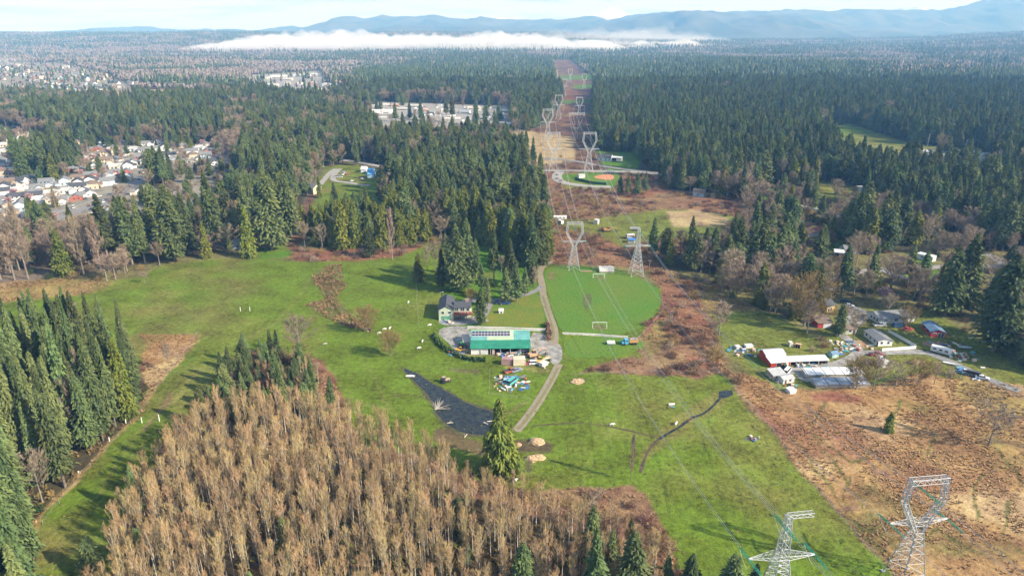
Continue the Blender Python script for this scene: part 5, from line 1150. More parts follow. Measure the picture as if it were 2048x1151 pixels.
# ================================================================== VEHICLES, MACHINES, ANIMALS, CLUTTER
tyre = cm((.02, .02, .022), .9); carglass = mat('car_glass', (.03, .04, .05), .1, .05, 1)
def wheels(e, xs, y, r_=.34, w_=.22, z=None):
    for x in xs:
        for s in (-1, 1):
            k = MB(); k.bar((x, s * y - w_ / 2, r_), (x, s * y + w_ / 2, r_), r_, 12); k.bar((x, s * (y + .09) - .05, r_), (x, s * (y + .09) + .05, r_), r_ * .5, 8, mi=1); k.build('wheel', [tyre, cm((.5, .5, .5), .4)], e)
def car(kind, colr, label, name='parked_car', cat='car', loc=(0, 0, 0), rz=0, group=None):
    e = empty(name, loc, rz, label, cat, group); m_ = cm(colr, .3)
    if kind == 'car':
        b_ = [(-2.2, .3), (2.2, .3), (2.25, .7), (1.9, .82), (.9, .92), (-1.6, .98), (-2.2, .95)]; c_ = [(.95, .92), (.35, 1.42), (-1.1, 1.45), (-1.9, .97)]
    elif kind == 'suv':
        b_ = [(-2.3, .35), (2.3, .35), (2.35, .85), (2.1, 1.02), (1.0, 1.08), (-2.25, 1.1)]; c_ = [(1.05, 1.08), (.5, 1.7), (-2.0, 1.72), (-2.25, 1.1)]
    elif kind == 'pickup':
        b_ = [(-2.7, .45), (2.7, .45), (2.75, .95), (2.45, 1.1), (1.3, 1.15), (-.5, 1.15), (-2.7, 1.12)]; c_ = [(1.3, 1.15), (.75, 1.78), (-.45, 1.8), (-.6, 1.15)]
    else:   # van
        b_ = [(-2.6, .35), (2.6, .35), (2.65, .9), (2.2, 1.15), (-2.6, 1.15)]; c_ = [(2.2, 1.15), (1.5, 2.0), (-2.55, 2.05), (-2.6, 1.15)]
    k = MB(); n_ = len(b_)
    def ex(prof, hw, hw2, zt):
        q = len(k.v); n2 = len(prof)
        for s in (-1, 1):
            for (x, z) in prof: k.v.append((x, s * (hw if z < zt else hw2), z))
        for i in range(n2): j = (i + 1) % n2; k.f.append((q + i, q + n2 + i, q + n2 + j, q + j)); k.m.append(0)
        k.f.append(tuple(q + i for i in range(n2))); k.m.append(0); k.f.append(tuple(q + n2 + i for i in reversed(range(n2)))); k.m.append(0)
    ex(b_, .9, .86, .9); k.build('body', m_, e); k = MB(); ex(c_, .8, .66, 1.3); k.build('cabin', carglass, e)
    xs_ = [p[0] for p in c_ if p[1] > 1.3]; zt = max(p[1] for p in c_); k = MB(); k.box(min(xs_) - .03, max(xs_) + .03, -.68, .68, zt - .02, zt + .05); k.build('roof', m_, e)
    if kind == 'pickup': k = MB(); k.box(-2.55, -.7, -.72, .72, 1.0, 1.16); k.build('bed', cm((.05, .05, .05)), e)
    L_ = abs(b_[0][0]); wheels(e, (-L_ + .85, L_ - .85), .82, .36)
    for s in (-1, 1): k = MB(); k.box(b_[2][0] - .12, b_[2][0] + .03, s * .62 - .15, s * .62 + .15, .62, .78); k.build('headlight', cm((.8, .8, .75), .2), e)
    return e
def at(px, py): return P(px, py)
for a in [('suv', (.02, .04, .10), 1000, 607, .1, 'dark blue car beside the three dense firs, left of two'), ('pickup', (.03, .06, .15), 1010, 608, .1, 'dark blue pickup beside the three dense firs, right of two'), ('pickup', (.66, .67, .68), 1759, 652, .05, 'white pickup before the long low house'), ('suv', (.05, .12, .28), 1795, 653, .05, 'blue car under the bare tree by the long low house'),
          ('van', (.05, .09, .13), 1692, 607, -.5, 'dark car parked beyond the yellow house'), ('car', (.45, .47, .48), 1698, 613, -.3, 'silver car parked beyond the yellow house'), ('pickup', (.28, .04, .05), 1752, 711, -.1, 'dark red pickup on the farm road junction'), ('car', (.70, .70, .69), 1829, 560, -.2, 'white car on the small asphalt lot'),
          ('car', (.7, .7, .7), 1964, 757, -.5, 'white car at the end of the farm lane, nearest the viewer'), ('van', (.12, .13, .15), 1948, 752, -.6, 'dark van in the row by the farm lane'), ('van', (.70, .70, .68), 1574, 745, .9, 'white van between the tan hut and the coops'), ('suv', (.6, .6, .6), 1938, 748, -.5, 'silver car in the row by the farm lane'),
          ('car', (.45, .06, .04), 1815, 660, .2, 'small red vehicle left of the red workshop'), ('car', (.30, .45, .55), 1011, 764, 1.4, 'pale blue car body standing in the scrap heap'), ('van', (.10, .42, .42), 1024, 766, 1.0, 'teal van lying in the scrap heap'), ('car', (.22, .25, .32), 1033, 742, .5, 'dark grey car at the top of the scrap heap'), ('pickup', (.40, .10, .07), 1022, 744, .4, 'rusty red pickup at the top of the scrap heap'),
          ('car', (.7, .7, .7), 1046, 702, .1, 'white car under the right end of the green barn'), ('suv', (.75, .75, .75), 1070, 728, .1, 'white car below the excavators'), ('car', (.50, .10, .08), 1062, 728, .1, 'red car below the excavators'), ('car', (.72, .72, .72), 76, 424, -.2, 'white car on the suburban street at the left')]:
    car(a[0], a[1], a[5], 'parked_%s' % {'suv': 'car', 'van': 'van', 'pickup': 'pickup', 'car': 'car'}[a[0]], a[0] if a[0] != 'suv' else 'car', at(a[2], a[3]), a[4])
def container(px, py, px2, py2, W_, h_, colr, label, name='shipping_container', ribs=True, cat='container'):
    A, B = P(px, py), P(px2, py2); d = B - A; L = math.hypot(d.x, d.y); e = empty(name, A, math.atan2(d.y, d.x), label, cat); KEEP_OFF.append((A.x, A.y, 4))
    m_ = stripes('ribs_%s' % label[:12], colr, tuple(c * .7 for c in colr), 3.0, 'X', .5, 0, .35)
    k = MB(); k.box(0, L, 0, W_, .15, h_); k.build('box', m_, e); k = MB()
    for x in (.0, L): k.box(x - .06, x + .06, -.05, .08, .1, h_ + .05).box(x - .06, x + .06, W_ - .08, W_ + .05, .1, h_ + .05)
    k.box(-.05, L + .05, -.05, .06, h_, h_ + .07); k.box(-.05, L + .05, W_ - .06, W_ + .05, h_, h_ + .07); k.build('frame', cm(tuple(c * .8 for c in colr)), e)
    k = MB(); k.box(L + .01, L + .05, .1, W_ / 2 - .03, .2, h_ - .1).box(L + .01, L + .05, W_ / 2 + .03, W_ - .1, .2, h_ - .1); k.build('door', cm(tuple(c * .9 for c in colr)), e)
container(1003, 730, 1025, 731, 2.4, 2.6, (.42, .26, .25), 'faded red container below the green barn'); container(1027, 732, 1051, 731, 3.2, 2.7, (.68, .60, .44), 'cream container below the green barn')
container(1765, 735, 1776, 735, 5, 2.7, (.72, .74, .72), 'white box container beside the bare willows'); container(1492, 697, 1507, 696, 2, 1.2, (.70, .70, .68), 'long low white trailer left of the red barn', 'box_trailer', cat='trailer'); container(1473, 699, 1482, 698, 2, 1.2, (.66, .66, .64), 'short white box at the far left of the red barn', 'box_trailer', cat='trailer')
container(1187, 448, 1195, 449, 3, 3.0, (.74, .73, .71), 'white box on the green slope above the pylons', 'storage_box'); container(1085, 735, 1096, 730, 2, 1.6, (.74, .70, .62), 'white tank-like box at the gravel corner', 'storage_box'); container(1579, 694, 1586, 694, 2.2, 1.8, (.74, .68, .58), 'small cream crate behind the red barn', 'storage_box')
def camper(px, py, rz, label, L=7, name='camper_trailer', colr=(.76, .76, .74), group=None):
    e = empty(name, P(px, py), rz, label, 'camper', group); k = MB(); k.extr([(-1.15, .55), (1.15, .55), (1.2, 1.2), (1.12, 2.5), (.9, 2.75), (-.9, 2.75), (-1.12, 2.5), (-1.2, 1.2)], -L / 2, L / 2); k.build('body', cm(colr, .4), e)
    for x in (-L * .3, 0, L * .28): k = MB(); k.box(x - .6, x + .6, -1.225, -1.16, 1.5, 2.1); k.build('window', carglass, e)
    k = MB(); k.box(-L / 2 + .3, L / 2 - .3, -1.23, -1.18, 1.05, 1.2); k.build('stripe', cm((.25, .2, .18)), e); wheels(e, (-.5, .4), 1.05, .35); MB().bar((L / 2, 0, .6), (L / 2 + 1.2, 0, .55), .07).build('tow_bar', cm(DGREY), e); return e
camper(1120, 439, 0.0, 'white camper trailer at the wood edge above the first pylon', 9); camper(1121, 448, -.8, 'small white camper just below the larger one', 3.5); camper(1881, 706, -.75, 'white camper van beside the timber pile', 7)
camper(1260, 476, .3, 'small grey camper behind the blue shed', 5, colr=(.5, .5, .48))
def boxtruck(px, py, px2, py2, cab, bed, label):
    A, B = P(px, py), P(px2, py2); d = B - A; L = d.length; e = empty('dump_truck', A, math.atan2(d.y, d.x), label, 'truck')
    k = MB(); k.extr([(-1.1, .7), (1.1, .7), (1.1, 1.7), (.95, 2.5), (-.95, 2.5), (-1.1, 1.7)], 1.1, 2.6).extr([(-.9, .7), (.9, .7), (.85, 1.6), (-.85, 1.6)], 0, 1.1); k.build('cab', cm(cab, .4), e)
    k = MB(); k.box(1.0, 1.12, -.85, .85, 1.75, 2.35).box(1.4, 2.3, -1.12, -1.09, 1.75, 2.3); k.build('windscreen', carglass, e)
    k = MB(); k.box(2.9, L, -1.15, -1.05, 1.1, 2.4).box(2.9, L, 1.05, 1.15, 1.1, 2.4).box(2.9, 3.0, -1.05, 1.05, 1.1, 2.5).box(L - .1, L, -1.05, 1.05, 1.1, 2.4).box(3, L - .1, -1.05, 1.05, 1.1, 1.2)
    for i in range(6): k.box(3.1 + i * (L - 3.3) / 5, 3.18 + i * (L - 3.3) / 5, -1.2, -1.15, 1.1, 2.45)
    k.build('bed', cm(bed), e); k = MB(); k.box(.2, L - .2, -.4, .4, .6, 1.0); k.build('chassis', cm(DGREY), e); k = MB()
    for i in range(7): k.blob((3.6 + i * (L - 4.4) / 6, rnd.uniform(-.5, .5), 2.2), .7, .6, .6, 7)
    k.build('load', cm((.30, .26, .24)), e); wheels(e, (.9, L - 2.2, L - 1.1), .95, .5, .3)
boxtruck(1243, 689, 1275, 687, (.10, .38, .58), (.50, .28, .10), 'old truck with light blue cab and orange bed below the soccer field')
def flat(px, py, px2, py2, label, colr=(.74, .74, .72)):
    A, B = P(px, py), P(px2, py2); d = B - A; L = d.length; e = empty('flat_trailer', A, math.atan2(d.y, d.x), label, 'trailer'); k = MB(); k.box(0, L, -1, 1, .6, .75).box(0, L, -1.02, -.95, .75, 1.3).box(0, L, .95, 1.02, .75, 1.3).box(0, .07, -.95, .95, .75, 1.3); k.build('deck', cm(colr), e); wheels(e, (L * .45, L * .6), .85, .33); MB().bar((0, 0, .65), (-1.3, 0, .6), .06).build('tow_bar', cm(DGREY), e)
flat(1214, 688, 1230, 688, 'white open trailer left of the blue and orange truck'); flat(906, 707, 927, 712, 'flat trailer carrying the yellow digger', (.35, .35, .36))
def digger(px, py, rz, colr, label, s=1, tracked=True, armup=1.0, name='excavator'):
    e = empty(name, P(px, py), rz, label, 'digger', scale=s)
    k = MB()
    for y in (-1, 1): k.extr([(-1.7, .1), (1.7, .1), (2.0, .45), (1.7, .8), (-1.7, .8), (-2.0, .45)], y - .28, y + .28, 0, 'y')
    k.box(-1.0, 1.0, -.75, .75, .4, .75); k.build('tracks', cm((.06, .055, .05)), e)
    k = MB(); k.extr([(-1.9, .95), (1.4, .95), (1.4, 1.5), (-.3, 1.7), (-1.9, 1.9)], -1.1, 1.1, 0, 'y'); k.build('body', cm(colr, .5), e)
    k = MB(); k.box(.1, 1.35, .1, 1.05, 1.5, 2.7); k.build('cab', carglass, e); k = MB(); k.box(.05, 1.4, .05, 1.1, 2.7, 2.8); k.build('cab_roof', cm(colr), e)
    k = MB(); p0, p1, p2, p3 = (1.3, -.35, 1.4), (3.6, -.35, 3.6 * armup), (5.6, -.35, 3.0 * armup), (5.9, -.35, .8)
    k.bar(p0, p1, .26, 4).bar(p1, p2, .22, 4).bar(p2, p3, .18, 4); k.build('arm', cm(colr, .5), e); k = MB(); k.extr([(5.5, .9), (6.3, .9), (6.2, .3), (5.6, .1), (5.2, .5)], -.8, .1, 0, 'y'); k.build('bucket', cm((.12, .11, .10)), e)
digger(1066, 714, .45, (.56, .33, .20), 'faded tan excavator on the gravel below the barn end'); digger(1078, 726, .5, (.56, .36, .10), 'yellow-brown digger arm machine beside the tan excavator', .85, armup=.7); digger(918, 703, -.3, (.62, .34, .03), 'yellow digger loaded on the flat trailer', .7, armup=.6); digger(1214, 463, .1, (.50, .24, .08), 'orange and yellow digger on the green slope', 1.1, armup=.7)
def tractor(px, py, rz, colr, label):
    e = empty('tractor', P(px, py), rz, label, 'tractor'); k = MB(); k.extr([(-.4, .8), (1.9, .8), (1.9, 1.35), (.3, 1.5), (-.4, 1.3)], -.4, .4, 0, 'y').box(-1.1, -.4, -.7, .7, 1.0, 1.35); k.build('body', cm(colr, .4), e)
    k = MB(); k.box(-1.0, .1, -.55, .55, 1.4, 2.3); k.build('cab', carglass, e); k = MB(); k.box(-1.1, .2, -.62, .62, 2.3, 2.42); k.build('cab_roof', cm(colr), e); wheels(e, (-.7,), .85, .75, .4); wheels(e, (1.5,), .65, .42, .28)
tractor(925, 694, .4, (.03, .25, .06), 'green tractor between the annex and the yellow digger'); tractor(1263, 483, .2, (.45, .45, .42), 'grey tractor beside the blue shed'); tractor(1570, 739, .2, (.04, .12, .05), 'dark green tractor in the red barn doorway'); tractor(890, 764, .5, (.42, .30, .24), 'small rusty machine alone on the grass by the pond')
def rowboat(px, py, rz, label, L=3.6, colr=(.78, .78, .75), z=.12):
    p = P(px, py); p.z += z; k = MB(); n_ = 9; ring = []
    for lv, (ww, zz) in enumerate(((.35, 0), (1, .55), (.85, .55), (.3, .12))):
        for i in range(n_ * 2):
            t = i / (n_ * 2) * 2 * math.pi; x = math.cos(t) * L / 2 * (1 if lv in (1,) else .95 if lv == 2 else .8); y = math.sin(t) * .72 * ww * (1 - .25 * max(0, math.cos(t))); k.v.append((x, y, zz))
    m2 = n_ * 2
    for lv in range(3):
        for i in range(m2): j = (i + 1) % m2; k.f.append((lv * m2 + i, lv * m2 + j, (lv + 1) * m2 + j, (lv + 1) * m2 + i)); k.m.append(0)
    k.f.append(tuple(3 * m2 + i for i in range(m2))); k.m.append(0); k.f.append(tuple(i for i in reversed(range(m2)))); k.m.append(0)
    e = empty('rowing_boat', p, rz, label, 'boat'); k.build('hull', cm(colr, .4), e)
    for x in (-.7, .5): MB().box(x - .13, x + .13, -.5, .5, .38, .43).build('seat', cm((.55, .45, .33)), e)
rowboat(821, 754, .1, 'white rowing boat at the narrow end of the pond'); rowboat(1902, 729, -.5, 'white boat hull lying by the farm lane', 6); rowboat(1929, 696, -.2, 'white boat near the right-hand scrap', 5.5, (.6, .68, .7))
def doghouse(px, py, label):
    e = empty('playhouse', P(px, py), .1, label, 'playhouse'); k = MB(); k.extr([(-.9, 0), (.9, 0), (.9, 1.3), (0, 2.1), (-.9, 1.3)], -1, 1); k.build('wall', cm((.76, .75, .72)), e)
    k = MB()
    for s in (-1, 1): k.extr([(s * 1.15, 1.1), (s * 1.15, 1.2), (0, 2.22), (0, 2.12)], -1.15, 1.15)
    k.build('roof', cm((.62, .58, .54)), e); k = MB(); k.box(-.3, .3, -.93, -.905, .1, 1.0); k.build('door', cm(BLACK), e)
doghouse(1002, 625, 'small white playhouse on the farmhouse lawn')

# --- animals: one continuous body each, grazing or standing
def beast(kind, colr, label, px=None, py=None, rz=0, proto=None, s=.8):
    me_ = bpy.data.meshes.new(kind); vs = [(-.75, 0, 1.05), (-.2, 0, 1.08), (.45, 0, 1.1), (.85, 0, 1.2), (1.15, 0, .85), (1.38, 0, .55), (-1.0, 0, 1.0), (-1.05, 0, .55)]; es = [(0, 1), (1, 2), (2, 3), (3, 4), (4, 5), (0, 6), (6, 7)]; rd = [.30, .36, .33, .18, .14, .09, .05, .04]
    for (bx, b0) in ((-.72, 0), (.5, 2)):
        for sy in (-1, 1):
            i = len(vs); kx = bx - .16 if bx < 0 else bx + .02
            vs += [(bx, sy * .2, .72), (kx, sy * .2, .40), (bx - .04, sy * .2, .03)]; es += [(b0, i), (i, i + 1), (i + 1, i + 2)]; rd += [.13, .075, .06]
    for sy in (-1, 1): i = len(vs); vs.append((1.0, sy * .22, 1.12)); es.append((4, i)); rd.append(.04)
    me_.from_pydata(vs, es, []); o = bpy.data.objects.new(kind, me_); COL.objects.link(o); md = o.modifiers.new('skin', 'SKIN')
    for v_, r_ in zip(me_.skin_vertices[0].data, rd): v_.radius = (r_, r_)
    me_.skin_vertices[0].data[0].use_root = True; sb = o.modifiers.new('sub', 'SUBSURF'); sb.levels = 1; sb.render_levels = 1
    me_.materials.append(cm(colr, .9)); o.location = P(px, py); o.rotation_euler = (0, 0, rz); o.scale = (s,) * 3; return tag(o, label, 'cow')
for px, py, rz, c_, lb in [(817, 606, 1.4, (.78, .75, .68), 'lone white cow high on the pasture left of the farmhouse'), (769, 660, .2, (.78, .75, .68), 'white cow grazing right of the round willow, left of two'), (780, 658, 1.2, (.76, .72, .64), 'white cow grazing right of the round willow, right of two'), (758, 668, .1, (.70, .64, .54), 'pale cow lying nearest the round willow'), (845, 684, 1.5, (.78, .75, .70), 'white cow below the garden fence, upper'), (838, 698, .2, (.76, .73, .66), 'white cow below the garden fence, lower'), (859, 652, .3, (.78, .76, .7), 'white cow at the corner of the gravel yard'),
                         (730, 660, 0, (.05, .05, .06), 'black cow under the round willow, left'), (740, 662, 2, (.06, .055, .06), 'black cow under the round willow, right'), (1030, 963, .6, (.78, .76, .7), 'white cow beside the wood chip heaps'), (1224, 851, .1, (.76, .74, .7), 'white cow on the ditch in the lower field'), (1352, 849, 1, (.7, .68, .6), 'pale cow between the ditch and the creek'), (650, 690, .3, (.4, .38, .33), 'grey cow far out on the pasture')]: beast('cow', c_, lb, px, py, rz)
def heap(px, py, rx, ry, h_, m, name, label, cat='heap', n=14):
    p = P(px, py); k = MB(); k.blob((0, 0, 0), rx, ry, h_, n, 0, .16, True); o = k.build(name, m); o.location = p; tag(o, label, cat); return o
for a in [(1155, 763, 2.6, 2.0, .8, 'oval heap of wood chips on the lower field'), (1063, 918, 1.9, 1.6, 1.0, 'tan chip heap left on the trampled ground'), (1073, 884, 2.6, 1.9, 1.3, 'largest tan chip heap right of the big cedar'), (1037, 890, 1.1, .9, .9, 'small tan chip heap behind the big cedar'), (1076, 915, 2.2, 1.6, .9, 'tan chip heap right of the trampled ground'), (1834, 727, 3.0, 2.2, 1.3, 'orange sawdust heap behind the bare willows')]:
    heap(a[0], a[1], a[2], a[3], a[4], m_chip, 'chip_heap', a[5])
# --- scrap: planks, drums, crates and sheets, each its own thing
SC = [(.72, .70, .66), (.52, .40, .30), (.30, .12, .07), (.10, .34, .36), (.62, .62, .60), (.20, .20, .22), (.45, .33, .22), (.70, .52, .40), (.06, .16, .34)]
def scrap_proto(i):
    k = MB(); c_ = SC[i % len(SC)]; t = i % 5
    if t == 0:
        for j in range(5): y = -.5 + j * .22; k.box(-1.6 + .1 * (j % 3), 1.5 + .12 * (j % 2), y, y + .19, .02 + .06 * (j % 2), .09 + .06 * (j % 2))
        nm, cat = 'plank_stack', 'planks'
    elif t == 1:
        k.bar((0, 0, 0), (0, 0, .9), .32, 12)
        for z in (.3, .6): k.bar((0, 0, z), (0, 0, z + .05), .34, 12)
        nm, cat = 'drum', 'drum'
    elif t == 2:
        k.box(-.6, .6, -.5, .5, .1, .95)
        for x in (-.61, .55): k.box(x, x + .06, -.53, .53, 0, 1.0)
        k.box(-.62, .62, -.53, -.5, .4, .55); nm, cat = 'crate', 'crate'
    elif t == 3: k.extr([(-.7, .02), (.7, .5), (.72, .56), (-.7, .08)], -1.2, 1.2); k.extr([(-.5, .3), (.6, .1), (.62, .15), (-.5, .36)], -.8, 1.5); nm, cat = 'metal_sheet', 'sheet'
    else:
        k.bar((-1.0, 0, .35), (1.0, .1, .4), .35, 10); k.bar((-1.1, 0, .35), (-1.0, 0, .35), .2, 8); k.box(-.7, .7, -.25, .25, 0, .1); nm, cat = 'tank', 'tank'
    o = k.build(nm, cm(c_, .7)); return Kind(tag(o, None, cat))
SPR = [scrap_proto(i) for i in range(9)]; SNM = ['pale plank stack', 'brown drum', 'rust red crate', 'teal metal sheet', 'white tank', 'dark plank stack', 'tan drum', 'peach crate', 'blue metal sheet']
def scatter_scrap(poly, n_, where, seed, smin=.45, smax=1.05):
    q = random.Random(seed); xs = [p[0] for p in poly]; ys_ = [p[1] for p in poly]; got = []
    while len(got) < n_:
        x = q.uniform(min(xs), max(xs)); y = q.uniform(min(ys_), max(ys_))
        if bool(pip(poly, np.array([x]), np.array([y]))[0]): got.append((x, y, q.randrange(9)))
    got.sort(); c = {}
    tot = {}
    for _, _, v in got: tot[v] = tot.get(v, 0) + 1
    for x, y, v in got:
        i = c.get(v, 0); c[v] = i + 1; s = q.uniform(smin, smax)
        lb = SNM[v] + ' ' + where + ('' if tot[v] == 1 else ', %s from the left' % o_th(i))
        SPR[v].put(P(x, y), q.uniform(0, 6.3), lb, 'scrap ' + where, (s, s, s * q.uniform(.7, 1.2)))
for a in [([(992, 752), (1052, 748), (1056, 780), (1000, 784), (985, 772)], 62, 'in the fenced scrap heap', 1), ([(985, 702), (1056, 702), (1056, 712), (985, 712)], 26, 'under the front of the green barn', 2), ([(1660, 680), (1700, 684), (1716, 700), (1690, 712), (1665, 700)], 44, 'in the yard behind the teal shed', 3),
          ([(1888, 700), (1930, 708), (1932, 720), (1900, 716)], 34, 'on the timber pile by the camper van', 4), ([(1450, 695), (1520, 700), (1530, 715), (1470, 712)], 22, 'left of the red barn', 5), ([(1580, 726), (1655, 724), (1655, 734), (1580, 738)], 22, 'in front of the long white shed', 6), ([(1850, 680), (1940, 690), (1990, 745), (1930, 735)], 26, 'scattered over the right-hand paddock', 7),
          ([(1920, 735), (1960, 752), (1955, 762), (1915, 745)], 20, 'beside the farm lane', 8), ([(1530, 738), (1545, 740), (1600, 772), (1590, 780), (1545, 765)], 26, 'around the tan hut', 9), ([(1692, 686), (1750, 690), (1755, 700), (1712, 702)], 18, 'before the mobile home', 10), ([(878, 690), (905, 700), (925, 712), (900, 712)], 5, 'behind the yellow digger', 11), ([(1490, 872), (1520, 870), (1518, 882), (1492, 882)], 9, 'in the small heap on the lower field', 12),
          ([(1330, 808), (1355, 808), (1352, 818), (1335, 818)], 4, 'on the brown spot of the lower field', 13), ([(885, 640), (925, 635), (935, 645), (890, 648)], 8, 'below the farmhouse deck', 14), ([(1600, 455), (1660, 470), (1650, 500), (1605, 485)], 10, 'round the red-brown roofed house', 15), ([(1058, 708), (1095, 712), (1092, 735), (1060, 736)], 12, 'among the excavators', 16)]: scatter_scrap(*a)

# --- far commercial blocks, trailer yard and car park
def block_proto(colr, roofc, L, W_, h_, i):
    e = empty('commercial_building', (0, 0, 0), cat='building'); k = MB(); k.box(-L / 2, L / 2, -W_ / 2, W_ / 2, 0, h_); k.build('wall', SW(colr), e)
    k = MB(); k.box(-L / 2 + .4, L / 2 - .4, -W_ / 2 + .4, W_ / 2 - .4, h_, h_ + .12); k.build('roof', cm(roofc), e); k = MB()
    for (x0, x1, y0, y1) in ((-L / 2, L / 2, -W_ / 2, -W_ / 2 + .35), (-L / 2, L / 2, W_ / 2 - .35, W_ / 2), (-L / 2, -L / 2 + .35, -W_ / 2 + .35, W_ / 2 - .35), (L / 2 - .35, L / 2, -W_ / 2 + .35, W_ / 2 - .35)): k.box(x0, x1, y0, y1, h_, h_ + .7)
    k.build('parapet', cm(tuple(c * .9 for c in colr)), e); k = MB(); k.box(-L * .4, L * .4, -W_ / 2 - .05, -W_ / 2 - .002, .8, 2.6); k.build('window', glass, e); k = MB(); k.box(-L * .1, -L * .1 + 3, -1.5, 1.5, h_ + .13, h_ + 1.4); k.build('roof_unit', cm((.5, .5, .5)), e)
    return Kind(e)
BP = [(block_proto((.66, .62, .56), (.70, .70, .68), 34, 16, 5.5, 0), 'long cream store with white flat roof'), (block_proto((.60, .60, .60), (.12, .34, .66), 26, 14, 6, 1), 'grey store with blue roof'), (block_proto((.52, .30, .22), (.62, .60, .57), 22, 14, 5, 2), 'brick store with pale roof'), (block_proto((.70, .70, .69), (.72, .72, .70), 60, 30, 7, 3), 'huge white warehouse'), (block_proto((.55, .50, .42), (.16, .42, .42), 18, 12, 5, 4), 'tan shop with teal roof'), (block_proto((.5, .5, .5), (.40, .40, .42), 24, 10, 4.5, 5), 'grey shop with dark flat roof')]
far_b = [(535, 158, 0), (560, 155, 3), (605, 153, 3), (628, 150, 1), (520, 168, 2), (545, 172, 0), (575, 168, 4), (600, 170, 0), (625, 168, 2), (530, 182, 5), (555, 185, 0), (585, 186, 4), (610, 184, 5), (635, 182, 0), (668, 172, 3), (680, 182, 5), (600, 196, 1), (625, 195, 0), (650, 196, 5), (675, 194, 4),
         (748, 214, 0), (770, 210, 5), (760, 226, 3), (790, 212, 2), (805, 220, 0), (830, 214, 0), (850, 222, 2), (862, 228, 4), (880, 213, 5), (895, 222, 0), (930, 226, 1), (948, 218, 0), (1005, 225, 5), (735, 182, 0), (762, 176, 2), (900, 186, 0), (748, 240, 5), (575, 160, 0), (650, 165, 2)]
c = {}
for px, py, v in sorted(far_b):
    i = c.get(v, 0); c[v] = i + 1; p = P(px, py); s = .62 if py > 203 else .8; BP[v][0].put(p, rnd.choice([0, .2, -.15, 1.5]), BP[v][1] + ' in the far town, %s such from the left' % o_th(i), 'commercial blocks in the far town', (s, s, s)); KEEP_OFF.append((p.x, p.y, 16))
VP = [Kind(car('car', (.70, .70, .70), None, 'parked_car', 'car')), Kind(car('suv', (.10, .12, .16), None, 'parked_car', 'car')), Kind(car('van', (.62, .62, .60), None, 'parked_van', 'van')), Kind(car('car', (.35, .05, .04), None, 'parked_car', 'car'))]
p_ = camper(0, 900, 0, None, 8, 'parked_camper', group=None); VP.append(Kind(p_))
VN = ['white car', 'dark car', 'white van', 'red car', 'white camper']
def carpark(poly, n_, where, seed, probs, ang_=(0,)):
    q = random.Random(seed); xs = [p[0] for p in poly]; ys_ = [p[1] for p in poly]; got = []
    while len(got) < n_:
        x = q.uniform(min(xs), max(xs)); y = q.uniform(min(ys_), max(ys_))
        if bool(pip(poly, np.array([x]), np.array([y]))[0]): got.append((x, y, q.choices(range(5), probs)[0]))
    got.sort(); c = {}
    for x, y, v in got:
        i = c.get(v, 0); c[v] = i + 1; VP[v].put(P(x, y), q.choice(ang_) + q.gauss(0, .06), '%s %s, %s such from the left' % (VN[v], where, o_th(i)), 'vehicles ' + where, (1, 1, 1))
carpark([(742, 208), (1015, 215), (1018, 242), (900, 248), (745, 236)], 110, 'in the far trailer yard', 21, (3, 1, 2, 1, 4), (0, 1.57, .4))
carpark([(515, 160), (640, 156), (680, 190), (560, 200)], 50, 'among the far stores', 22, (3, 2, 1, 1, .5), (0, 1.57))
carpark([(1835, 300), (1985, 305), (1980, 312), (1800, 306)], 30, 'at the far sports ground', 23, (3, 2, 1, 1, 1), (.1,))
carpark([(0, 275), (440, 300), (440, 330), (280, 350), (230, 425), (0, 430)], 75, 'on the suburban streets', 24, (3, 2, 1.4, 1, .5), (R(28), R(118)))
carpark([(650, 350), (690, 346), (735, 358), (700, 366)], 8, 'in the small green clearing', 25, (3, 2, 2, 1, 1), (0, 1.2))
carpark([(0, 252), (45, 254), (48, 262), (0, 262)], 12, 'in the lot left of the dark wood', 26, (3, 2, 1, 1, 0), (0,))
# far suburb beyond the dark wood
c = {}
q = random.Random(31); got = []
while len(got) < 105:
    x = q.uniform(-20, 300); y = q.uniform(130, 222)
    if 128 + max(0, x - 120) * .30 < y < 215 - max(0, x - 180) * .02 and not (x > 210 and 180 < y): got.append((x, y, q.randrange(9)))
for x, y, v in sorted(got):
    K, wn_, rn_, st = SP[v]; i = c.get(v, 0); c[v] = i + 1; p = P(x, y); K.put(p, q.choice([0, .3, 1.5, -.4]), '%s %s house with %s roof in the far suburb, %s such from the left' % (st, wn_, rn_, o_th(i)), 'houses in the far suburb', (1.4, 1.4, 1.4))
# flowering trees in the suburb
ch = empty('cherry_tree', P(160, 332), 0, 'pink flowering tree in the suburb, first from the left', 'flowering tree', 'pink flowering trees'); bpy_o = bpy.data.objects.new('trunk', trunk_mesh('trunk', 5, .16, m_grayb, .2)); COL.objects.link(bpy_o); bpy_o.parent = ch
bo = bpy.data.objects.new('crown', bare_crown('crown', 777, 7, 2.8, .3, 16, 6, 12, m_grayb, m_blossom, .8, .38, shape='round')); COL.objects.link(bo); bo.parent = ch
CH = Kind(ch)
for i, (px, py) in enumerate(sorted([(140, 320), (165, 318), (175, 330), (190, 322), (163, 355), (240, 362), (345, 292), (405, 292), (428, 290), (20, 412), (5, 350), (110, 445), (60, 405), (30, 395), (1765, 603)])):
    CH.put(P(px, py), i * 1.3, 'pink flowering tree at the right-hand farm' if px > 1000 else 'pink flowering tree in the suburb, %s from the left' % o_th(i), 'pink flowering trees', (.9, .9, .85))
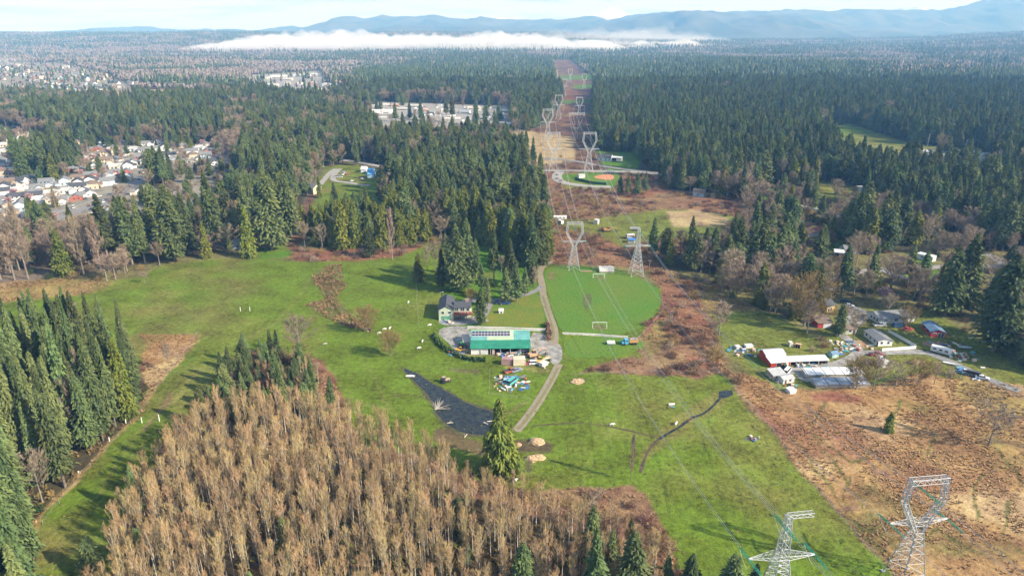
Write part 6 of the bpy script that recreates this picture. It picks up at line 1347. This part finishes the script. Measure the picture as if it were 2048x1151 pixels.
# hedge rows
def hedge(pts, h_, label, m=None):
    w_ = dense(pts, False, 1.1, .3); g = np.random.default_rng(5); c_ = np.concatenate([np.array([[q_.x, q_.y, q_.z]] * 26) for q_ in w_]); c_ = c_ + np.stack([g.normal(size=len(c_)) * .55, g.normal(size=len(c_)) * .5, g.random(len(c_)) * h_], 1)
    V_, F_ = quads(c_, np.tile([0, 0, 1.], (len(c_), 1)) + g.normal(size=c_.shape) * .4, 1.0, .6, g); o = bpy.data.objects.new('hedge', npmesh('hedge', V_, F_, [m or m_hedge])); COL.objects.link(o); tag(o, label, 'hedge')
hedge([(1668, 478), (1700, 480), (1735, 482)], 5.5, 'tall clipped evergreen hedge behind the carport lawn'); hedge([(1612, 440), (1660, 455), (1735, 462)], 4.5, 'long dark hedge row below the bare trees'); hedge([(868, 672), (876, 688), (900, 704), (935, 720), (968, 722)], 1.3, 'scrubby bank of bushes curving round the gravel yard'); hedge([(1094, 650), (1098, 672), (1096, 680)], 1.6, 'brown bramble clump at the wall end', m_brush)
# fallen branches in the pond
k = MB()
for i in range(26):
    a = rnd.uniform(-.6, 2.4); L_ = rnd.uniform(2, 5.5); k.bar((rnd.uniform(-.5, .5), rnd.uniform(-.5, .5), .1), (math.cos(a) * L_, math.sin(a) * L_, rnd.uniform(.3, 1.9)), .09, 4, .02)
o = k.build('fallen_tree', cm((.55, .48, .38))); o.location = P(872, 818); tag(o, 'pale fallen leafless tree lying in the pond', 'fallen tree')
for i, (px, py) in enumerate([(900, 846), (932, 872), (972, 846), (980, 842)]):
    k = MB(); k.bar((-1, 0, .15), (1, .2, .2), .12, 6).bar((-.4, 0, .15), (.3, .9, .5), .06, 4); o = k.build('log', cm((.62, .55, .42))); o.location = P(px, py); o.rotation_euler = (0, 0, i * 1.1); tag(o, ['pale log floating in the pond', 'pale log on the near pond bank', 'left pale log beside the big cedar', 'right pale log beside the big cedar'][i], 'log')

# ================================================================== TREES: individuals near, masses far
def tree_masses(name, protos, pts, kind):
    """the rest of a kind as one object: points carrying whole trees"""
    n_ = len(pts); me_ = bpy.data.meshes.new(name); me_.vertices.add(n_); me_.vertices.foreach_set('co', np.array([p[:3] for p in pts], np.float32).ravel())
    for nm, ty, dat in (('tscale', 'FLOAT_VECTOR', [p[3] for p in pts]), ('trot', 'FLOAT', [p[4] for p in pts]), ('tidx', 'INT', [p[5] for p in pts])):
        a = me_.attributes.new(nm, ty, 'POINT'); a.data.foreach_set('vector' if ty == 'FLOAT_VECTOR' else 'value', np.array(dat, np.int32 if ty == 'INT' else np.float32).ravel())
    o = bpy.data.objects.new(name, me_); COL.objects.link(o)
    ng = bpy.data.node_groups.new(name, 'GeometryNodeTree'); ng.interface.new_socket('Geometry', in_out='INPUT', socket_type='NodeSocketGeometry'); ng.interface.new_socket('Geometry', in_out='OUTPUT', socket_type='NodeSocketGeometry')
    N = ng.nodes; L_ = ng.links; gi = N.new('NodeGroupInput'); go = N.new('NodeGroupOutput'); jn = N.new('GeometryNodeJoinGeometry')
    for p in reversed(protos):
        obs = list(kids(p.p)) or [p.p]; j2 = N.new('GeometryNodeJoinGeometry')
        for ob in obs:
            oi = N.new('GeometryNodeObjectInfo'); oi.transform_space = 'ORIGINAL'; oi.inputs['Object'].default_value = ob; L_.new(oi.outputs['Geometry'], j2.inputs[0])
        g2 = N.new('GeometryNodeGeometryToInstance'); L_.new(j2.outputs[0], g2.inputs[0]); L_.new(g2.outputs[0], jn.inputs[0])
    ip = N.new('GeometryNodeInstanceOnPoints'); ip.inputs['Pick Instance'].default_value = True
    L_.new(gi.outputs[0], ip.inputs['Points']); L_.new(jn.outputs[0], ip.inputs['Instance'])
    def na(t, nm):
        q = N.new('GeometryNodeInputNamedAttribute'); q.data_type = t; q.inputs[0].default_value = nm; return q
    a1 = na('FLOAT_VECTOR', 'tscale'); a2 = na('FLOAT', 'trot'); a3 = na('INT', 'tidx'); cb = N.new('ShaderNodeCombineXYZ')
    L_.new(a2.outputs[0], cb.inputs[2]); L_.new(cb.outputs[0], ip.inputs['Rotation']); L_.new(a1.outputs[0], ip.inputs['Scale']); L_.new(a3.outputs[0], ip.inputs['Instance Index'])
    L_.new(ip.outputs[0], go.inputs[0])
    md = o.modifiers.new('trees', 'NODES'); md.node_group = ng
    return tag(o, kind='stuff')
def place(kind, x, y, s, sz=None, v=None, label=None, group=None):
    v = rnd.randrange({'cedar': 3, 'bare': 4}.get(kind, len(PROTO[kind]))) if v is None else v
    px, py = proj(x, y, float(H(x, y))); z_ = zone(float(px), float(py))
    return PROTO[kind][v].put((x, y, float(H(x, y))), rnd.uniform(0, 6.28), label or ({-1: 'short ', 0: '', 1: 'tall '}[0 if kind == 'shrub' else 1 if (sz or s) > 1.1 else -1 if (sz or s) < .86 else 0] + TXT[kind] + z_), group or GRP[kind] + z_, (s, s, sz or s))
HERO_N = {k: 0 for k in PROTO}
def hero(kind, px, py, top, v=None, wide=1.0, label=None):
    """a tree whose foot and top are read off the photograph"""
    p = P(px, py); h_ = 5.0
    for _ in range(40):
        if proj(p.x, p.y, p.z + h_)[1] <= top: break
        h_ *= 1.06
    s = h_ / HGT[kind]; wide *= 1.22 if kind == 'fir' else 1; HERO_N[kind] += 1
    KEEP_OFF.append((p.x, p.y, 3.0 * s * wide))
    o = place(kind, p.x, p.y, s * wide, s, v, label, None)
    if label: 
        if 'group' in o: del o['group']
    return o
for a in [
 ('cedar', 1000, 942, 800, 3, 1.25, 'large drooping cedar with thin pale top alone at the pond end'),
 ('fir', 914, 582, 448, 2, 1.15, 'biggest fir of the farmhouse grove, leftmost and widest'), ('fir', 935, 566, 440, 0, 1.0, 'tall fir just behind the biggest fir of the farmhouse grove'),
 ('fir', 893, 562, 468, 0, 1.0, 'fir on the left flank of the biggest grove fir'), ('fir', 952, 556, 478, 4, 1.0, 'fir on the right flank of the biggest grove fir'), ('fir', 1075, 535, 415, 2, 1.0, 'tall dark fir between corner fir and corner cedar'), ('fir', 1040, 530, 425, 0, 1.0, 'dark fir behind the driveway bend at the wood edge'), ('fir', 884, 580, 500, 1, 1.0, 'smallest fir left of the biggest grove fir'), ('fir', 1020, 575, 480, 4, 1.0, 'fir on the lawn above the three dense firs'), ('fir', 1062, 572, 500, 2, .9, 'fir in the crook of the driveway bend'), ('fir', 975, 612, 552, 1, 1.0, 'slim fir between farmhouse fir and driveway'),
 ('cedar', 838, 562, 508, 2, 1.3, 'rounded dark evergreen standing alone left of the farmhouse grove'),
 ('fir', 988, 572, 458, 3, .8, 'tall narrow fir in the middle of the farmhouse grove'), ('fir', 963, 592, 526, 3, .95, 'thin scraggy fir right of the biggest fir of the grove'),
 ('fir', 1012, 606, 536, 1, 1.25, 'left one of the three dense firs beside the driveway bend'), ('fir', 1033, 603, 530, 1, 1.2, 'middle one of the three dense firs beside the driveway bend'), ('fir', 1050, 592, 534, 1, 1.1, 'right one of the three dense firs beside the driveway bend'),
 ('fir', 1062, 545, 430, 4, 1.1, 'big fir at the corner of the wood beside the driveway'), ('fir', 962, 648, 578, 2, 1.0, 'broad fir standing right beside the farmhouse deck'),
 ('cedar', 1086, 528, 425, 1, 1.0, 'cedar at the very corner of the wood beside the clearing'),
 ('bare', 872, 548, 488, 2, 1.0, 'bare tree in the brown patch left of the farmhouse grove'), ('bare', 855, 540, 495, 0, .9, 'smaller bare tree beside the rounded dark evergreen'),
 ('bare', 1003, 545, 514, 0, 1.5, 'wide mushroom-shaped bare tree on the lawn behind the grove'), ('bare', 943, 606, 580, 4, 1.0, 'bushy bare tree against the farmhouse roof'), ('bare', 1068, 575, 530, 3, .9, 'pale bare tree beside the driveway bend'),
 ('bare', 785, 520, 412, 3, .5, 'tall pale dead snag in front of the cedar wood'), ('bare', 1261, 962, 862, 3, .42, 'very tall thin bare poplar at the foot of the creek'),
 ('bare', 1057, 965, 922, 2, .8, 'small bare tree beside the wood chip heaps'), ('bare', 735, 664, 618, 4, 1.0, 'round leafless willow beside the standing cattle'), ('bare', 780, 712, 666, 4, 1.0, 'round leafless willow at the head of the pond'),
 ('fir', 768, 892, 838, 2, 1.0, 'dark fir on the left edge of the pond meadow'), ('fir', 786, 894, 850, 1, 1.1, 'smaller fir right of the dark meadow fir'),
 ('fir', 1046, 1215, 1086, 2, 1.1, 'dark green fir rising at the bottom centre of the picture'), ('fir', 190, 1150, 1072, 2, 1.3, 'blue-green young fir where the grass strip ends'),
 ('fir', 1185, 1240, 1062, 1, 1.0, 'fir at the bottom edge left of the brush tip'), ('fir', 1258, 1230, 1068, 2, 1.1, 'broad fir at the bottom edge below the brush heap'),
 ('fir', 1330, 1200, 1112, 1, 1.2, 'small fir on the grass edge at the bottom'), ('fir', 1375, 1215, 1108, 2, 1.1, 'mid-sized fir at the bottom edge of the field'), ('fir', 1455, 1230, 1112, 2, 1.3, 'wide young fir at the bottom left of the near pylon'), ('fir', 1500, 1230, 1130, 1, 1.3, 'fir beside the foot of the near pylon'),
 ('cedar', 1776, 863, 826, 2, 1.5, 'single dark bushy conifer in the brown marsh'), ('bare', 1978, 890, 815, 0, 1.8, 'wide spreading bare tree on the marsh at the right edge'),
 ('fir', 1677, 672, 608, 2, 1.1, 'blue-green spruce between the garage and the cottage'), ('fir', 1889, 632, 498, 2, 1.2, 'huge dark fir behind the long low house, left one'), ('fir', 1918, 630, 470, 0, 1.2, 'huge dark fir behind the workshop, second from left'),
 ('fir', 1985, 702, 512, 2, 1.2, 'huge dark fir nearest the right edge of the farm'), ('fir', 1972, 672, 540, 4, 1.1, 'tall fir half behind the huge right-hand fir'), ('fir', 2008, 708, 630, 2, 1.4, 'shorter bushy fir at the foot of the huge right-hand fir'), ('fir', 2044, 610, 500, 0, 1.1, 'tall fir cut by the right picture edge'),
 ('bare', 1608, 652, 562, 4, 1.0, 'large spreading bare maple left of the yellow house'), ('bare', 1706, 684, 624, 2, 1.3, 'bare tree in front of the white cottage'), ('bare', 1648, 600, 510, 3, .6, 'left of two tall slim poplars behind the yellow house'), ('bare', 1664, 598, 505, 3, .6, 'right of two tall slim poplars behind the yellow house'),
 ('bare', 1712, 778, 722, 4, 1.0, 'first of the bare willows covering the long sheds'), ('bare', 1745, 782, 716, 0, 1.5, 'second of the bare willows covering the long sheds'), ('bare', 1790, 776, 726, 0, 1.4, 'third bare willow right of the long sheds'), ('bare', 1835, 772, 722, 4, 1.0, 'fourth bare willow right of the long sheds'), ('bare', 1868, 768, 728, 2, 1.2, 'last bare willow of the row beside the marsh'),
 ('bare', 1775, 630, 590, 0, 1.5, 'pale leafless fruit tree behind the long low house'), ('bare', 1812, 655, 616, 4, 1.0, 'bare tree veiling the long low house'),  ('bare', 1736, 530, 476, 0, 1.2, 'bare tree beside the gravel road bend'), ('bare', 1712, 530, 470, 0, 1.1, 'bare tree left of the gravel road bend'),
 ('cedar', 130, 552, 458, 2, 1.1, 'golden green cedar at the left end of the fir belt'), ('cedar', 414, 516, 446, 1, 1.1, 'slim golden cedar before the grey-blue house'), ('cedar', 500, 514, 410, 2, .9, 'tall golden cedar right of the grey-blue house'), ('cedar', 460, 500, 452, 1, .7, 'little slim cedar between the house gables'),
 ('fir', 350, 522, 372, 2, 1.05, 'massive fir in the middle of the fir belt'), ('fir', 378, 508, 385, 0, 1.0, 'tall dark fir right of the massive belt fir'), ('fir', 265, 528, 398, 1, 1.2, 'tall fir left of the massive belt fir'), ('fir', 290, 525, 415, 4, 1.0, 'fir close left of the massive belt fir'), ('fir', 220, 535, 392, 3, 1.1, 'tall fir above the two bare trunks on the left'),
 ('fir', 320, 505, 372, 2, 1.0, 'dark fir behind the massive belt fir'), ('fir', 430, 500, 350, 1, 1.0, 'slender tall fir above the grey-blue house'), ('fir', 545, 500, 352, 2, 1.1, 'broad tall fir above the little log shed'), ('fir', 580, 480, 345, 0, 1.1, 'dark fir near the end of the brown strip'),
 ('bare', 168, 548, 422, 3, .8, 'pale dead-looking tree left of two at the belt edge'), ('bare', 205, 550, 425, 3, .8, 'pale dead-looking tree right of two at the belt edge'), ('bare', 57, 558, 400, 3, .7, 'tall pale poplar at the left edge'), ('bare', 30, 560, 420, 3, .7, 'second tall pale poplar at the left edge'),
 ('bare', 645, 498, 452, 0, 1.3, 'round brown bare tree at the pasture corner'), ('bare', 610, 495, 446, 0, 1.0, 'upright brown bare tree at the pasture corner'), ('fir', 741, 515, 454, 2, 1.1, 'blue-green fir in front of the bare thicket'), ('bare', 290, 566, 544, 0, 1.5, 'little round bush on the pasture at the left'),
 ('cedar', 686, 498, 398, 2, 1.0, 'broad golden cedar in front of the central wood'), ('cedar', 712, 495, 405, 1, 1.0, 'golden cedar second in front of the central wood'), ('cedar', 765, 500, 410, 0, 1.1, 'golden cedar behind the pale dead snag'), ('cedar', 627, 470, 408, 2, 1.0, 'rounded golden cedar above the pasture corner'),
 ('bare', 86, 1005, 905, 0, .9, 'pale bare maple on the edge of the left fir stand'), ('bare', 340, 742, 690, 2, .8, 'small bare tree in the tan grass triangle'),
 ('fir', 1240, 388, 350, 2, 1.1, 'first dark conifer right of the ball field'), ('fir', 1256, 390, 348, 1, 1.2, 'second dark conifer right of the ball field'), ('fir', 1274, 390, 346, 2, 1.1, 'third dark conifer right of the ball field'), ('fir', 1290, 386, 345, 1, 1.2, 'fourth dark conifer right of the ball field'),
 ('fir', 1305, 512, 438, 1, 1.1, 'slender fir at the left end of the dark clump'), ('cedar', 1338, 528, 470, 1, 1.1, 'bright cedar below the dark clump'), ('fir', 1382, 532, 452, 2, 1.1, 'broad fir in the dark clump'), ('fir', 1425, 535, 455, 0, 1.2, 'mottled fir in the dark clump'), ('fir', 1520, 540, 440, 2, 1.1, 'wide round-topped fir above the brown meadow'), ('fir', 1555, 545, 450, 0, 1.1, 'fir right of the wide round-topped fir'), ('fir', 1505, 540, 445, 1, 1.1, 'fir left of the wide round-topped fir'), ('cedar', 1492, 562, 522, 2, 1.1, 'short dark conifer in the brown hedge line'),
 ('fir', 1508, 480, 385, 1, .9, 'slim fir standing before the right forest edge'), ('fir', 1642, 510, 452, 2, 1.2, 'dark fir left of the carport lawn'), ('cedar', 640, 395, 352, 1, 1, 'small cedar on the edge of the green clearing'),
 ('fir', 1052, 335, 262, 3, 1.0, 'slim fir on the tan field left of the pylon'), ('fir', 1066, 340, 275, 1, .9, 'second fir on the tan field left of the pylon'), ('fir', 952, 250, 205, 2, 1.0, 'fir standing out before the trailer yard'), ('fir', 905, 245, 190, 3, 1.0, 'narrow fir in the middle of the trailer yard'), ('fir', 842, 240, 200, 0, 1.0, 'fir left in front of the trailer yard'), ('fir', 820, 238, 205, 2, 1.0, 'broad fir at the left of the trailer yard')]:
    hero(*a)

LIM = 300
SPEC = {'fir': (5.6, 0, 60, 1500, 30), 'cedar': (6.8, 1, 60, 1500, 24), 'bare': (7.0, 2, 60, 1500, 20), 'alder': (3.0, 3, 60, 500, 14), 'shrub': (4.6, 4, 60, 900, 1)}
for kind, (cell, ki, d0, d1, h0) in SPEC.items():
    x, y, hf, px, py, kk = scatter(kind, cell, d0, d1, .86, ki)
    ok = clear(x, y, {'fir': 3.2, 'cedar': 2.8, 'bare': 3, 'alder': 1, 'shrub': 2}[kind]); x, y, hf, px, py, kk = [a[ok] for a in (x, y, hf, px, py, kk)]
    o_ = np.argsort(y); cnt = HERO_N[kind]; rest = []
    for i in o_:
        yy = float(y[i]); xx = float(x[i]); zz = float(H(xx, yy))
        if kind == 'shrub': s = rnd.uniform(.55, 1.25); sz = s * rnd.uniform(.7, 1.2)
        elif kind == 'alder':
            s = hf[i] * rnd.uniform(.85, 1.15) * (1 if kk[i] == CI['A'] else 1.1); sz = s * rnd.uniform(.9, 1.12) * (1 - .25 * max(0, (px[i] - 900) / 450) if kk[i] == CI['A'] else 1)
        else: sz = hf[i] * rnd.triangular(.55, 1.25, 1.0); s = (sz * .6 + .62) * rnd.uniform(.85, 1.25)
        if kind in ('fir', 'cedar') and kk[i] in (CI['T'],): s *= .8; sz *= .8
        if kk[i] == CI['S']: s *= .63; sz *= 1.06
        if kind == 'fir' and kk[i] in (CI['A'], CI['J']): sz = rnd.uniform(.26, .52) if kk[i] == CI['J'] else rnd.uniform(.38, .56); s = sz * 1.15
        v = rnd.randrange({'cedar': 3, 'bare': 4}.get(kind, len(PROTO[kind])))
        if kind == 'fir' and kk[i] == CI['S']: v = rnd.choice([1, 3, 3, 4, 0, 7])
        if kind == 'shrub': v = rnd.choice([0, 2, 0, 4, 1] if kk[i] in (CI['K'], CI['D'], CI['J'], CI['A']) else [0, 1, 4, 3, 0])
        inf = -30 < px[i] < 2080 and 60 < py[i] < (1420 if kind == 'fir' else 1260 if kind == 'alder' else 1180)
        if inf and cnt < LIM: place(kind, xx, yy, s, sz, v); cnt += 1
        elif -500 < px[i] < 2500: rest.append((xx, yy, zz, (s, s, sz), rnd.uniform(0, 6.28), v))
    print(kind, cnt, len(rest))
    pr = [p for p in PROTO[kind]]
    for q_, p_ in enumerate(pr):
        if not p_.used: p_.put((*P(300 + 40 * q_, 1010)[:2], 0), 0, TXT[kind] + zone(300, 1010))
    if rest: tree_masses({'fir': 'fir_forest', 'cedar': 'cedar_forest', 'bare': 'bare_woods', 'alder': 'alder_woods', 'shrub': 'shrubbery'}[kind], pr, rest, kind)

# far woods: simple ragged crowns, thousands of them, one mass for evergreens and one for bare trees
def far_mass(name, bands, ki, conif, m, cols):
    Vs, Fs, Ts = [], [], []; off = 0
    for cell, d0, d1 in bands:
        x, y, hf, px, py, kk = scatter('fir' if conif else 'bare', cell, d0, d1, .86, ki)
        n_ = len(x); z = H(x, y); wd = (3.2 if conif else 4.0) * rng.uniform(.7, 1.3, n_) * (1 + .35 * (cell > 12)); ht = (27 if conif else 17) * hf * rng.uniform(.7, 1.2, n_)
        S_ = 5; lv = [(.06, 1.0), (.40, .72), (.42, .9), (.70, .42), (.72, .55), (1.0, .02)] if conif else [(.18, .25), (.45, .95), (.75, .8), (1.0, .2)]
        ring = []
        for (fz, fr) in lv:
            a = np.arange(S_) * 2 * math.pi / S_ + rng.uniform(0, 6.28, (n_, 1)); r_ = wd[:, None] * fr * rng.uniform(.6, 1.3, (n_, S_))
            ring.append(np.stack([x[:, None] + r_ * np.cos(a), y[:, None] + r_ * np.sin(a), z[:, None] + ht[:, None] * (fz + rng.uniform(-.05, .05, (n_, S_)) * (fz < .99))], -1))
        V_ = np.stack(ring, 1); nl = len(lv); idx = np.arange(n_ * nl * S_).reshape(n_, nl, S_) + off; j = (np.arange(S_) + 1) % S_
        Fs.append(np.stack([idx[:, :-1, :], idx[:, :-1, j], idx[:, 1:, j], idx[:, 1:, :]], -1).reshape(-1, 4)); Vs.append(V_.reshape(-1, 3)); off += n_ * nl * S_
        c0, c1 = np.array(cols[0]), np.array(cols[1]); q = rng.random((n_, 1)) * .7 + .3 * (fbm(x / 90, y / 90, 2)[:, None] * .5 + .5); tc__ = c0 + (c1 - c0) * q
        Ts.append(np.repeat(tc__[:, None], nl * S_, 1).reshape(-1, 3))
        print(name, cell, n_)
    o = bpy.data.objects.new(name, npmesh(name, np.concatenate(Vs), np.concatenate(Fs), [m], tint=np.concatenate(Ts))); COL.objects.link(o)
    return tag(o, kind='stuff')
mfar = attrmat('far_crowns')
far_mass('evergreen_forest', [(8.5, 1500, 2300), (12, 2300, 3600), (17, 3600, 6600)], 0, True, mfar, ((.050, .082, .040), (.125, .165, .065)))
far_mass('leafless_woods', [(9, 1500, 2300), (13, 2300, 3600), (18, 3600, 6600)], 2, False, mfar, ((.155, .13, .112), (.27, .225, .19)))

# marsh tussocks and rank grass
def tussocks(name, cell, d0, d1, classes, cols, hgt, wdt, m, dens=.8, pxl=None):
    XX, YY = np.meshgrid(np.arange(-.84 * (d1 + 60), .84 * (d1 + 60), cell), np.arange(d0, d1, cell)); XX = XX + rng.uniform(-.5, .5, XX.shape) * cell; YY = YY + rng.uniform(-.5, .5, YY.shape) * cell
    ok = np.abs(XX) < .84 * (YY + 60); XX, YY = XX[ok], YY[ok]; k, px, py = classify(XX, YY); cl = np.isin(k, [CI[c] for c in classes])
    pt = fbm(XX / 9 + 4, YY / 9, 3); ok = cl & (rng.random(len(XX)) < dens * np.clip(.65 + 1.6 * pt, 0, 1)) & (px > -100) & (px < 2150)
    XX, YY = XX[ok], YY[ok]; n_ = len(XX); NB = 7
    a = rng.uniform(0, 6.28, (n_, NB)); s = rng.uniform(.5, 1.3, (n_, 1)); r_ = wdt * s
    cx = XX[:, None] + rng.normal(size=(n_, NB)) * r_ * .3; cy = YY[:, None] + rng.normal(size=(n_, NB)) * r_ * .3
    dx, dy = np.cos(a), np.sin(a); hw = r_ * .35
    z = H(XX, YY)[:, None] + 0 * a
    v0 = np.stack([cx - dy * hw, cy + dx * hw, z], -1); v1 = np.stack([cx + dy * hw, cy - dx * hw, z], -1)
    hh = hgt * s * rng.uniform(.6, 1.2, (n_, NB)); v2 = np.stack([cx + dy * hw * .5 + dx * r_ * .8, cy - dx * hw * .5 + dy * r_ * .8, z + hh], -1); v3 = np.stack([cx - dy * hw * .5 + dx * r_ * .8, cy + dx * hw * .5 + dy * r_ * .8, z + hh * .95], -1)
    V_ = np.stack([v0, v1, v2, v3], 2).reshape(-1, 3); F_ = np.arange(n_ * NB * 4).reshape(-1, 4)
    q = np.clip(rng.random((n_, 1)) * .6 + .6 * (fbm(XX / 22, YY / 22, 3)[:, None] + .4), 0, 1); t = np.array(cols[0]) + (np.array(cols[1]) - np.array(cols[0])) * q
    o = bpy.data.objects.new(name, npmesh(name, V_, F_, [m], tint=np.repeat(t[:, None], NB * 4, 1).reshape(-1, 3))); COL.objects.link(o); print(name, n_)
    return tag(o, kind='stuff')
mg = attrmat('dry_grass')
tussocks('marsh_grass', .95, 90, 420, ['R'], ((.22, .115, .050), (.38, .235, .105)), .30, .48, mg)
tussocks('dry_grass', 1.4, 90, 480, ['r', 'K'], ((.18, .09, .052), (.34, .23, .11)), .4, .6, mg, .7)
tussocks('rushes', 1.1, 200, 480, ['q'], ((.17, .095, .05), (.30, .19, .09)), .55, .8, mg, .55)
tussocks('field_tufts', 2.0, 95, 420, ['G', 'H', 'g'], ((.085, .115, .018), (.20, .185, .050)), .20, .42, mg, .55)
tussocks('undergrowth', 1.7, 90, 330, ['A', 'J', 'S'], ((.05, .075, .018), (.20, .13, .05)), .9, 1.0, mg, .75)

# ================================================================== HAZE
hz = bpy.data.materials.new('haze'); hz.use_nodes = True; hn = hz.node_tree.nodes; hn.remove(hn['Principled BSDF'])
hv = hn.new('ShaderNodeVolumePrincipled'); hv.inputs['Color'].default_value = (.22, .52, 1.0, 1); hv.inputs['Density'].default_value = 1.28e-4; hv.inputs['Absorption Color'].default_value = (1, 1, 1, 1)
hz.node_tree.links.new(hv.outputs[0], hn['Material Output'].inputs['Volume'])
k = MB(); k.box(-34000, 34000, -300, 13700, -60, 1150); hb = k.build('haze', hz); tag(hb, kind='stuff')
